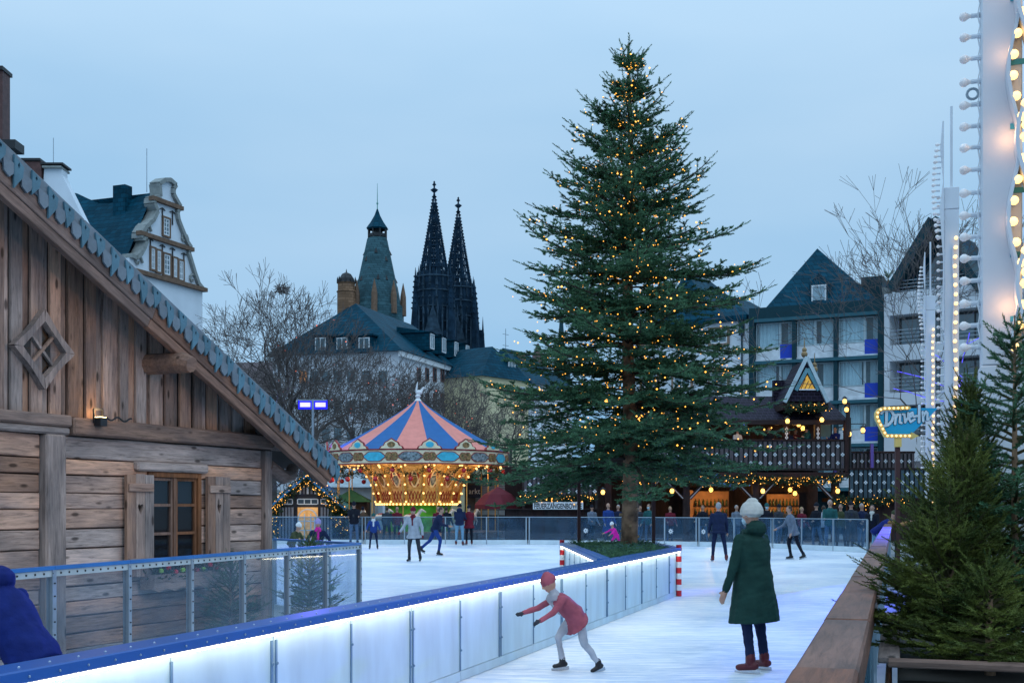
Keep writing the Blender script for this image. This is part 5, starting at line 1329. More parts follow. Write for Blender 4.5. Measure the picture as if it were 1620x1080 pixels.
def window(root, u0, u1, z0, z1, fr=m_frame, pane=m_sky_glass, y=0, bars=(2, 2), fw=.09, surround=None):
    """recessed-looking sash: frame, bars, pane"""
    if surround: 
        m = MB()
        for a, b, c, d in ((u0-.13, u0, z0-.14, z1+.13), (u1, u1+.13, z0-.14, z1+.13), (u0, u1, z1, z1+.13), (u0, u1, z0-.14, z0)): m.box(a, b, y-.10, y+.02, c, d)
        m.build('stone_surround', surround, root)
    m = MB()
    for a, b, c, d in ((u0, u0+fw, z0, z1), (u1-fw, u1, z0, z1), (u0+fw, u1-fw, z1-fw, z1), (u0+fw, u1-fw, z0, z0+fw)): m.box(a, b, y-.07, y+.02, c, d)
    for i in range(1, bars[0]): x = u0 + (u1-u0)*i/bars[0]; m.box(x-fw*.4, x+fw*.4, y-.06, y+.02, z0+fw, z1-fw)
    for j in range(1, bars[1]): z = z0 + (z1-z0)*j/bars[1]; m.box(u0+fw, u1-fw, y-.055, y+.02, z-fw*.3, z+fw*.3)
    w = m.build('window', fr, root)
    lb(w, 'pane', u0+fw*.5, u1-fw*.5, y-.03, y-.005, z0+fw*.5, z1-fw*.5, pane)
    return w
def hip(root, name, x0, x1, y0, y1, z, rise, inset, mt, ov=.4):
    m = MB(); x0 -= ov; x1 += ov; y0 -= ov; y1 += ov
    if (x1 - x0) >= (y1 - y0): r = [(x0 + inset, (y0+y1)/2, z + rise), (x1 - inset, (y0+y1)/2, z + rise)]
    else: r = [((x0+x1)/2, y0 + inset, z + rise), ((x0+x1)/2, y1 - inset, z + rise)]
    vs = [(x0, y0, z), (x1, y0, z), (x1, y1, z), (x0, y1, z)] + r
    fs = [(0, 1, 5, 4), (1, 2, 5), (2, 3, 4, 5), (3, 0, 4), (3, 2, 1, 0)] if (x1 - x0) >= (y1 - y0) else [(0, 1, 4), (1, 2, 5, 4), (2, 3, 5), (3, 0, 4, 5), (3, 2, 1, 0)]
    m.add(vs, fs); return m.build(name, mt, root)
def dormer(root, u, z, w, h, y0, depth, mt=m_slate):
    m = MB(); m.box(u-w/2-.12, u+w/2+.12, y0, y0+depth, z-.15, z+h+.1); m.add([(u-w/2-.3, y0-.2, z+h+.1), (u+w/2+.3, y0-.2, z+h+.1), (u+w/2+.3, y0+depth, z+h+.75), (u-w/2-.3, y0+depth, z+h+.75), (u-w/2-.3, y0+depth, z+h+.1), (u+w/2+.3, y0+depth, z+h+.1)], [(0, 1, 2, 3), (0, 3, 4), (1, 5, 2), (0, 4, 5, 1)])
    d = m.build('dormer', mt, root); window(d, u-w/2, u+w/2, z, z+h, y=y0-.03, bars=(2, 1))

# hotel with petrol frame
F = Fac(1185, 75, 1398, 71.4)
ht = thing('hotel', 'hotel with petrol blue frame, big curtained windows and pointed slate roof', 'building', F.loc, F.ang)
W = F.L; zt = F.uz(1185, 488)[1]
lb(ht, 'core', .1, W-.1, 1.2, 10, 0, zt - .3, m_hotel); lb(ht, 'parapet', 0, W, .0, 1.19, 13.3, zt, m_hotel); lb(ht, 'side_pier', 0, .34, -.02, 1.19, 0, 13.29, m_hotel); lb(ht, 'side_pier', W-.34, W, -.02, 1.19, 0, 13.29, m_hotel)
cols = [(.36, 2.66), (2.92, 5.16), (5.44, W-.36)]
for z in (13.2, 10.58, 7.96, 5.34, 2.7): lb(ht, 'floor_bar', .345, W-.345, -.08, 1.0, z-.10, z+.10, m_hotel2)
for x in (2.79, 5.30): lb(ht, 'pier', x-.12, x+.12, .02, 1.19, 0, 13.09, m_hotel)
for r, zb in enumerate((10.68, 8.06, 5.44, 2.8)):
    for c, (a, b) in enumerate(cols):
        z0, z1 = zb + .02, zb + 2.38; sp = .66 if c != 1 else .5; xm = a + (b - a) * sp
        m = MB()
        for (p, q) in ((a, xm), (xm, b)):
            for e, f, g, h in ((p, p+.07, z0, z1), (q-.07, q, z0, z1), (p+.07, q-.07, z1-.07, z1), (p+.07, q-.07, z0 + .82, z0 + .90)): m.box(e, f, .32, .42, g, h)
        w = m.build('window', mat('aluminium_frame', (.38, .48, .52), rough=.4), ht)
        for (p, q) in ((a, xm), (xm, b)): lb(w, 'pane', p+.05, q-.05, .36, .375, z0+.88, z1-.05, m_wind)
        n = 24; cm = MB(); vs = []
        rr = random.Random(r * 7 + c); x0 = a + .05; x1 = b - .05; gap = rr.uniform(.2, .8); gx = xm + rr.uniform(-.4, .1)
        for (p, q) in ((x0, gx), (min(gx + gap, x1 - .3), x1)):
            vs = []
            for i in range(n + 1):
                x = p + (q - p) * i / n; y = .62 + .05 * math.sin(i * 1.7 + rr.random()); vs += [(x, y, z0 + .85), (x, y, z1)]
            cm.add(vs, [(2*i, 2*i+2, 2*i+3, 2*i+1) for i in range(n)])
        cm.build('curtain', m_curt, w)
        lb(w, 'spandrel', a, xm - .003, .30, .36, z0 + .12, z0 + .80, mat('white_panel', (.68, .72, .76))); lb(w, 'sill_band', a - .0, b, .18, .40, z0 - .01, z0 + .10, mat('white_panel', (.68, .72, .76)))
        lb(w, 'panel', xm + .003, b, .28 if c != 1 else .30, .36, z0 + .12, z0 + (.98 if c != 1 else .80), m_cobalt if c != 1 else mat('white_panel', (.68, .72, .76)))
        lb(w, 'room', a, b, 1.0, 1.1, z0, z1, mat('room_dark', (.20, .26, .28)))
ap_ = F.uz(1293, 393, 4.0); bl_ = F.uz(1204, 487, .6); br_ = F.uz(1390, 476, .6)
m = MB(); m.add([(bl_[0], .6, zt - .25), (br_[0] + .25, .6, zt - .25), (br_[0] + .25, 9, zt - .25), (bl_[0], 9, zt - .25), (ap_[0], 4.0, ap_[1]), (ap_[0], 6.5, ap_[1])], [(0, 1, 4), (1, 2, 5, 4), (2, 3, 5), (3, 0, 4, 5)]); rf2 = m.build('roof', m_slate, ht)
d0, d1, e0, e1 = F.rect(1279, 1300, 446, 476)
m = MB(); uc = (d0 + d1) / 2; m.prism([(uc - .62, e0 - .1), (uc + .62, e0 - .1), (uc + .62, e1 + .12), (uc, e1 + .75), (uc - .62, e1 + .12)], 1.15, 4.0); dm = m.build('dormer', m_slate, rf2); window(dm, uc - .45, uc + .45, e0, e1, y=1.12, bars=(1, 1), pane=mat('sky_pane', (.25, .38, .45), rough=.05, spec=1))
lb(ht, 'roof_box', W - 2.2, W - .9, 5, 7, zt, zt + 2.3, m_hotel)
# white house beside the hotel
F = Fac(1000, 80.5, 1184.5, 75.4)
wh = thing('white_house', 'white rendered house with slate gables between fir tree and hotel', 'building', F.loc, F.ang)
ze_ = F.uz(1150, 503)[1]
lb(wh, 'wall', 0, F.L, 0, 9, 0, ze_, m_wallw); lb(wh, 'eave', 0, F.L, -.35, 0, ze_ - .25, ze_ + .05, m_slate)
for (a, b, c) in ((1040, 1130, 432), (1126, 1174, 466)):
    u0, u1 = F.uz(a, 503)[0], F.uz(b, 503)[0]; uc, zc_ = F.uz((a + b) / 2, c, 2.5)
    m = MB(); m.add([(u0 - .5, .1, ze_), (u1 + .5, .1, ze_), (u1 + .5, 8, ze_), (u0 - .5, 8, ze_), (uc, 2.5, zc_), (uc, 6, zc_)], [(0, 1, 4), (1, 2, 5, 4), (2, 3, 5), (3, 0, 4, 5)]); m.build('roof', m_slate, wh)
for rows in ((518, 546), (585, 615), (650, 680)):
    for (a, b) in ((1120, 1156), (1062, 1098), (1012, 1045)):
        u0, u1, z0, z1 = F.rect(a, b, *rows); window(wh, u0 + .2, u1 - .2, z0 + .1, z1 - .1, bars=(2, 1), y=-.03, surround=mat('window_stone', (.26, .17, .12)))
m = MB(); u_0 = F.uz(1175, 500)[0]; m.tube([(u_0, -.12, 0), (u_0, -.12, ze_ - .3)], .06, 6); m.box(u_0 - .14, u_0 + .14, -.3, -.02, ze_ - 1.2, ze_ - .3); m.build('downpipe', m_hotel, wh)
# concrete house beside the hotel
F = Fac(1398.5, 71.2, 1640, 66)
cb_ = thing('balcony_house', 'pale concrete house with recessed balconies and steep dark roof', 'building', F.loc, F.ang)
zt2 = F.uz(1400, 465)[1]
for y0, y1 in ((465, 500), (547, 572), (622, 642), (692, 730)):
    z1 = F.uz(1400, y0)[1]; z0 = F.uz(1400, y1)[1]; lb(cb_, 'floor_band', 0, F.L, 0, 1.2, z0, z1, m_conc)
lb(cb_, 'core', 0, F.L, 1.21, 9, 0, zt2 - .3, m_conc)
for u in (0, 3.3, 6.3):
    lb(cb_, 'pier', u, u + .32, .02, 1.2, 0, zt2 - .02, m_conc)
for y0, y1 in ((500, 547), (572, 622), (642, 692)):
    z1 = F.uz(1400, y0)[1]; z0 = F.uz(1400, y1)[1]
    for u in (.45, 3.6, 6.6): window(cb_, u + .1, u + 2.6, z0 + .05, z1 - .05, y=1.1, bars=(2, 1), fr=mat('dark_frame', (.05, .055, .06)), fw=.12)
    for u in (.35, 3.65, 6.65):
        for k in range(4): lb(cb_, 'balcony_rail', u, u + 2.6, .1, .13, z0 + .2 + .22*k, z0 + .24 + .22*k, m_metal)
A0 = F.uz(1418, 462, 1); A1 = F.uz(1485, 352, 1); A2 = F.uz(1560, 462, 1)
m = MB(); m.bar((A0[0], 1.0, A0[1]), (A1[0], 1.0, A1[1]), .5, 2.4, up=(0, 1, 0)); m.bar((A1[0], 1.0, A1[1]), (A2[0], 1.0, A2[1]), .5, 2.4, up=(0, 1, 0)); m.build('roof_verge', m_hotel, cb_)
m = MB(); m.prism([(A0[0], A0[1]), (A2[0], A2[1]), (A1[0], A1[1])], 1.6, 8); m.build('attic', m_slate, cb_)
m = MB(); m.prism([(A0[0] + 1.2, A0[1]), (A2[0] - 1, A2[1]), (A1[0], A1[1] - 1.4)], 1.3, 1.55); m.build('attic_glazing', m_sky_glass, cb_)
for k in range(4): lb(cb_, 'terrace_rail', .3, A2[0], .3, .34, zt2 + .1 + .2*k, zt2 + .14 + .2*k, m_metal)
pp = Vector(F.loc) + Vector((F.d.x, F.d.y, 0)) * F.uz(1404, 460, .8)[0] + Vector((-F.d.y, F.d.x, 0)) * .8
palm = thing('potted_palm', 'small potted palm on the balcony terrace beside the hotel roof', 'plant', (pp.x, pp.y, zt2))
m = MB(); m.lathe([(.25, 0), (.35, .5), (.001, .5)], 10, cap=True); m.build('pot', m_stone, palm); m = MB(); m.tube([(0, 0, .45), (.05, 0, 1.0)], [.08, .06], 6); m.build('trunk', m_bark, palm)
m = MB(); rgp = random.Random(2)
for k in range(34):
    a = rgp.random() * 6.283; e = rgp.uniform(-.3, 1.3); d = Vector((math.cos(a) * math.cos(e), math.sin(a) * math.cos(e), math.sin(e))); l = rgp.uniform(.6, .95); c = Vector((.05, 0, 1.0)); sd = d.cross(Vector((0, 0, 1))).normalized() * .035
    m.add([c, c + d * l * .6 + sd, c + d * l + Vector((0, 0, -.12)), c + d * l * .6 - sd], [(0, 1, 2, 3)])
m.build('fronds', mat('palm_green', (.05, .10, .05)), palm)

# white house with curved gable (far left)
F = Fac(205, 85, 321, 93)
gh = thing('gabled_house', 'white house with scrolled gable, brown stone windows and slate roof', 'building', F.loc, F.ang)
outl = [(204, 430), (204, 404), (212, 408), (219, 402), (225, 391), (229, 379), (221, 377), (221, 369), (227, 359), (239, 348), (246, 334), (240, 322), (241, 314), (250, 311), (249, 297), (248, 291), (257, 285), (266, 285), (275, 293), (271, 299), (271, 307), (275, 315), (282, 327), (277, 336), (279, 348), (284, 361), (293, 383), (299, 392), (295, 399), (299, 412), (305, 432), (311, 449), (320, 460)]
pl = [F.uz(*p) for p in outl]
m = MB(); m.prism(list(reversed(pl)), -.05, .5); m.build('gable', m_wallw, gh)
lb(gh, 'wall', pl[0][0], F.uz(320, 460)[0], -.02, 11, 0, F.uz(206, 430)[1], m_wallw)
cp = MB(); 
for i in range(len(pl) - 1):
    if 1 <= i < 32: cp.bar((pl[i][0], .15, pl[i][1]), (pl[i+1][0], .15, pl[i+1][1]), .30, .9, up=(0, 1, 0))
cp.build('coping', m_stone, gh)
for a, b in (((204, 424), (321, 461)), ((219, 371), (300, 393)), ((239, 316), (283, 328))):
    p, q = F.uz(*a), F.uz(*b); zz = (p[1] + q[1]) / 2; lb(gh, 'cornice', p[0] - .15, q[0] + .15, -.35, .1, zz - .15, zz + .15, m_ochre)
for c in ((216, 414), (230, 364), (302, 442), (289, 378)):
    p = F.uz(*c); m = MB(); k0 = 0
    m.tube([(p[0] + (.5 - .06*t) * math.cos(t * .8), -.14, p[1] + (.5 - .06*t) * math.sin(t * .8)) for t in range(9)], .10, 5); m.build('volute', m_stone, gh)
for (x0, x1, y0, y1, bars) in ((256, 266, 346, 375, (2, 4)), (236.5, 243, 393, 428, (2, 3)), (246, 252.5, 397, 432, (2, 3)), (257, 267, 403, 437, (2, 4)), (272, 278, 409, 441, (2, 3)), (281, 288, 413, 445, (2, 3))):
    u0, u1, z0, z1 = F.rect(x0, x1, y0, y1); window(gh, u0 + .02, u1 - .02, z0 + .1, z1, bars=bars, y=-.08, surround=m_ochre, fw=.10)
for c in ((255, 330), (271, 335), (236, 378), (255, 388), (271, 393), (289, 401)):
    p = F.uz(*c); m = MB(); m.bar((p[0], -.12, p[1] - 1.0), (p[0], -.12, p[1]), .09, .05, up=(0, 1, 0)); m.bar((p[0] - .3, -.12, p[1] - .1), (p[0], -.12, p[1] + .04), .07, .05, up=(0, 1, 0)); m.bar((p[0] + .3, -.12, p[1] - .1), (p[0], -.12, p[1] + .04), .07, .05, up=(0, 1, 0)); m.build('wall_anchor', m_dark, gh)
zr_ = F.uz(250, 302)[1]; ur = F.uz(250, 302)[0]; zev = F.uz(206, 425)[1] - .5; eu = pl[0][0] - .5
m = MB(); vs = []; nY = 12
for i in range(nY + 1):
    y = .4 + 12.0 * i / nY; zz = zr_ - .5 * math.sin(min(1, i / 7) * math.pi) + 1.8 * max(0, (i - 5) / 7)
    for j in range(5): t = j / 4; vs.append((ur + (eu - ur) * t, y, zz + (zev - zz) * t))
m.add(vs, [(i*5 + j, i*5 + j + 1, (i+1)*5 + j + 1, (i+1)*5 + j) for i in range(nY) for j in range(4)])
n0 = len(m.v); er = pl[-1][0]; m.add([(ur, .4, zr_ - .1), (er, .4, zev - .8), (er, 12.4, zev - .8), (ur, 12.4, zr_ - .1)], [(0, 1, 2, 3)]); m.build('roof', m_slate, gh)
m = MB(); m.box(ur - .7, ur + .1, 2.4, 3.5, zr_ - 2, zr_ + .55); m.build('chimney', m_slate, gh)
m = MB(); m.tube([(ur, 1, zr_), (ur, 1, zr_ + 3.2)], .03, 5); m.build('lightning_rod', m_metal, gh)
# party wall with chimneys at the far left
F = Fac(-60, 80, 134, 80)
pw_ = thing('firewall_house', 'white fire wall with flat capped chimneys behind the chalet roof', 'building', F.loc, F.ang)
pg = [F.uz(*p) for p in ((-40, 430), (134, 430), (134, 350), (98, 276), (98, 266), (70, 266), (68, 300), (-40, 320))]
m = MB(); m.prism(pg, 0, 1.0); m.build('fire_wall', m_wallw, pw_)
lb(pw_, 'house_body', F.uz(-40, 0)[0], F.uz(130, 0)[0], .1, 9, 0, F.uz(0, 430)[1], m_wallw)
for (a, b, c, d, mt) in ((69, 99, 264, 267, m_stone), (33, 66, 252, 256, m_dark), (66, 102, 259, 262, m_dark), (41, 67, 257, 300, mat('dark_brick', (.10, .045, .04), var=.3)), (0, 26, 222, 236, m_dark)):
    u0, u1, z0, z1 = F.rect(a, b, c, d); lb(pw_, 'chimney' if d - c > 8 else 'chimney_cap', u0, u1, -.3 if d - c < 8 else -.2, 1.3, z0, z1, mt)
u0, u1, z0, z1 = F.rect(-14, 2, 108, 230); lb(pw_, 'chimney', u0, u1, .2, 1.4, z0 - 4, z1, mat('dark_brick', (.10, .045, .04))); u0, u1, z0, z1 = F.rect(-16, 4, 104, 110); lb(pw_, 'chimney_cap', u0, u1, .0, 1.6, z0, z1, m_dark)
m = MB(); p = F.uz(80, 262); m.tube([(p[0], .5, p[1]), (p[0], .5, p[1] + 2)], .025, 5); m.build('lightning_rod', m_metal, pw_)

# white corner building with hipped slate roof
F = Fac(632, 110, 762, 132)
cor = thing('corner_building', 'large white corner building with hipped slate roof and dormers', 'building', F.loc, F.ang)
Lr, Dp = F.L, 13.0; ze_ = F.uz(632, 555)[1]
lb(cor, 'wall', 0, Lr, 0, Dp, 0, ze_, mat('grey_render', (.62, .65, .70), rough=.85, var=.08, vscale=.4))
hip(cor, 'roof', 0, Lr, 0, Dp, ze_, 5.4, 5.0, m_slate, .5); lb(cor, 'cornice', -.3, Lr + .3, -.32, -.01, ze_ - .5, ze_ - .02, m_white)
for px, py in ((665, 545), (684, 551), (704, 557), (722, 562)): u, z = F.uz(px, py, 1.2); dormer(cor, u, z - .5, 1.0, 1.5, .0, 3.4)
for rows in ((582, 604), (622, 645), (662, 684)):
    for px in (662, 675, 687, 699, 710, 720, 730, 739, 748): u, z0 = F.uz(px, rows[1] - (762 - px) * 0); _, z1 = F.uz(px, rows[0]); window(cor, u - .42, u + .42, z0, z1, y=-.04, bars=(1, 1), fr=mat('red_frame', (.16, .06, .05)), pane=mat('dim_glass', (.02, .03, .04), rough=.1))
# left face: local x = 0 plane, facing -x
lf = []
for rows in ((585, 607), (632, 655), (675, 698)):
    for px in (480, 498, 516, 535, 556, 580, 606):
        dxp = (px - 810) / FPX; o2 = F.o; d2 = Vector((-F.d.y, F.d.x)); t = (dxp * o2.y - o2.x) / (d2.x - dxp * d2.y); Yq = o2.y + t * d2.y; z1 = EYE - (rows[0] - 800) * Yq / FPX; z0 = EYE - (rows[1] - 800) * Yq / FPX
        m = MB(); m.box(-.08, .0 - .004, t - .5, t + .5, z0, z1); w = m.build('window', m_frame, cor)
        lit = (px, rows[0]) in ((480, 585),); m = MB(); m.box(-.10, -.081, t - .4, t + .4, z0 + .1, z1 - .1); m.build('pane', mat('lit_pane', (.4, .2, .08), emit=(1, .4, .1), estr=.35, sample=False) if lit else m_sky_glass, w)
for px in (508, 542, 577):
    dxp = (px - 810) / FPX; t = (dxp * F.o.y - F.o.x) / (-F.d.y - dxp * F.d.x)
    z = EYE + (800 - 557) * (F.o.y + t * F.d.x) / FPX
    m = MB(); m.box(-.1, 3.5, t - .75, t + .75, z - .1, z + 1.5); m.box(-.3, 3.6, t - .95, t + .95, z + 1.5, z + 1.65); d = m.build('dormer', m_slate, cor)
    m = MB(); m.box(-.16, -.103, t - .55, t + .55, z, z + 1.35); w = m.build('window', m_frame, d); m = MB(); m.box(-.18, -.162, t - .45, t - .05, z + .1, z + 1.25); m.box(-.18, -.162, t + .05, t + .45, z + .1, z + 1.25); m.build('pane', m_sky_glass, w)
# yellow and white houses in the middle
F = Fac(762, 118, 836, 124)
yh = thing('yellow_house', 'pale yellow house with slate roof, dormer and brick chimney', 'building', F.loc, F.ang)
ze_ = F.uz(762, 594)[1]; lb(yh, 'wall', 0, F.L, 0, 9, 0, ze_, m_yell); hip(yh, 'roof', 0, F.L, 0, 9, ze_, 3.4, 2.0, m_slate, .3)
u, z = F.uz(804, 590, 1); dormer(yh, u, z - .2, 1.1, 1.3, .6, 3); u, z = F.uz(822, 560, 4); m = MB(); m.box(u - .5, u + .5, 3.6, 4.6, z - 2, z); m.box(u - .6, u + .6, 3.5, 4.7, z, z + .15); m.build('chimney', mat('brown_brick', (.20, .11, .08)), yh)
u, z = F.uz(800, 520, 5); m = MB(); m.tube([(u, 5, ze_ + 2), (u, 5, z)], .04, 5)
for q in range(3): m.bar((u - .5, 5, z - 1.2*q - .6), (u + .5, 5, z - 1.2*q - .6), .05, .05)
m.build('aerial', m_metal, yh)
for px in (802, 813, 826): u0, u1, z0, z1 = F.rect(px - 4, px + 4, 612, 624); window(yh, u0, u1, z0, z1, y=-.03, bars=(2, 1), fw=.07)
F = Fac(836.5, 124, 905, 132)
wh2 = thing('white_row_house', 'white row house with dark roof half hidden by the fir tree', 'building', F.loc, F.ang)
ze_ = F.uz(836, 606)[1]; lb(wh2, 'wall', 0, F.L, 0, 9, 0, ze_, m_wallw); hip(wh2, 'roof', 0, F.L, 0, 9, ze_, 4.2, 2.5, m_slate, .3)
for px in (842, 850, 862, 875): u0, u1, z0, z1 = F.rect(px - 3, px + 3, 622, 633); window(wh2, u0, u1, z0, z1, y=-.03, bars=(1, 1), fw=.07)
p = at(851, 548, 180); ch_ = thing('church_turret', 'slender dark stone church turret peeping out beside the fir tree', 'tower', (p.x, p.y, 0)); m = MB(); m.lathe([(2.6, 0), (2.6, 19), (2.2, 20.5), (.15, 26)], 8); m.build('turret', mat('turret_stone', (.10, .06, .055)), ch_)
p = at(888, 470, 260); ch2 = thing('lattice_spire', 'thin dark spire seen through the fir branches', 'tower', (p.x, p.y, 0)); m = MB(); m.lathe([(2, 0), (2, 30), (1.0, 33), (.08, 46)], 8); m.build('spire', m_hotel, ch2)
# low houses filling the left background behind the trees
F = Fac(300, 125, 505, 122)
lh = thing('brick_house', 'long reddish house row with dark roof behind the bare trees', 'building', F.loc, F.ang)
ze_ = F.uz(400, 610)[1]; lb(lh, 'wall', 0, F.L, 0, 9, 0, ze_, mat('red_render', (.22, .14, .13), var=.25, vscale=.6)); hip(lh, 'roof', 0, F.L, 0, 9, ze_, 3.0, 2.0, mat('brown_roof', (.07, .045, .05), var=.3), .3)
for rows in ((622, 640), (655, 674), (690, 709)):
    for px in range(322, 500, 22): u0, u1, z0, z1 = F.rect(px - 4, px + 4, *rows); window(lh, u0, u1, z0, z1, y=-.03, bars=(2, 2), fw=.07)

# ------------------------------------------------------------------ slate tower
s = 200 / FPX; p = at(597, 800, 200)
tw = thing('slate_tower', 'octagonal slate spire tower with lantern and weather pole', 'tower', (p.x, p.y, 0), R(22.5))
zz = lambda y: EYE + (800 - y) * s
m = MB(); m.lathe([(4.6, 0), (4.6, zz(487)), (4.2, zz(484)), (1.75, zz(379)), (1.6, zz(377))], 8); m.build('spire', courses('tower_slate', (.045, .105, .125), .8, .4, plane='mix'), tw)
for k in range(8):
    a = k * math.pi / 4; m = MB(); m.tube([(1.5 * math.cos(a), 1.5 * math.sin(a), zz(378)), (1.5 * math.cos(a), 1.5 * math.sin(a), zz(361))], .16, 5); m.build('lantern_post', m_dark, tw)
    m = MB(); a2 = a + math.pi/4; m.bar((1.48 * math.cos(a), 1.48 * math.sin(a), zz(373)), (1.48 * math.cos(a2), 1.48 * math.sin(a2), zz(373)), .12, .5); m.build('lantern_rail', m_dark, tw)
m = MB(); m.lathe([(.5, zz(378)), (.5, zz(361))], 8); m.build('lantern_core', m_dark, tw)
m = MB(); m.lathe([(1.5, zz(364)), (1.9, zz(362)), (1.15, zz(352)), (.5, zz(341)), (.12, zz(331))], 8); m.build('cap', m_slate, tw)
m = MB(); m.tube([(0, 0, zz(332)), (0, 0, zz(290))], [.09, .03], 6); m.ball((0, 0, zz(322)), .2, 6); m.build('weather_pole', mat('copper_green', (.14, .34, .30)), tw)
for (h, a0, dz) in ((412, 0, 0), (400, 1, 0), (443, -.2, 0), (443, 1.2, 0), (425, .5, 0)):
    for k in range(0, 8, 2):
        a = (k + a0 + .5) * math.pi / 4; r = np.interp(zz(h), [zz(484), zz(379)], [4.2, 1.75]) * .94; q = MB(); q.add([(r, -.35, -.4), (r + .35, 0, -.4), (r, .35, -.4), (r - .2, 0, .7)], [(0, 1, 3), (1, 2, 3), (0, 2, 1)]); q.xf(Matrix.Rotation(a, 4, 'Z')); o = q.build('spire_hatch', m_dark, tw, (0, 0, zz(h)))
for k in range(8):
    a = k * math.pi / 4 + math.pi / 8; m = MB(); m.lathe([(.55, zz(500)), (.5, zz(470)), (.35, zz(462)), (.04, zz(448))], 6, c=(4.3 * math.cos(a), 4.3 * math.sin(a), 0)); m.build('pinnacle', m_ochre, tw)
p2 = at(548, 800, 196)
tt = thing('stair_turret', 'round brown stone turret with small dark dome beside the slate tower', 'tower', (p2.x, p2.y, 0))
m = MB(); m.lathe([(1.5, 0), (1.5, zz(470)), (1.65, zz(468)), (1.42, zz(466)), (1.42, zz(456)), (1.6, zz(455)), (1.3, zz(454))], 10); m.build('shaft', courses('turret_blocks', (.22, .13, .08), .9, .45, plane='mix'), tt)
m = MB(); m.lathe([(1.35, zz(455)), (1.2, zz(448)), (.75, zz(441)), (.12, zz(438)), (.03, zz(433))], 10); m.build('dome', m_dark, tt)
for k in range(8): a = k * math.pi / 4; m = MB(); m.lathe([(.16, zz(455)), (.14, zz(449)), (.02, zz(445))], 5, c=(1.45 * math.cos(a), 1.45 * math.sin(a), 0)); m.build('crown_spike', m_dark, tt)

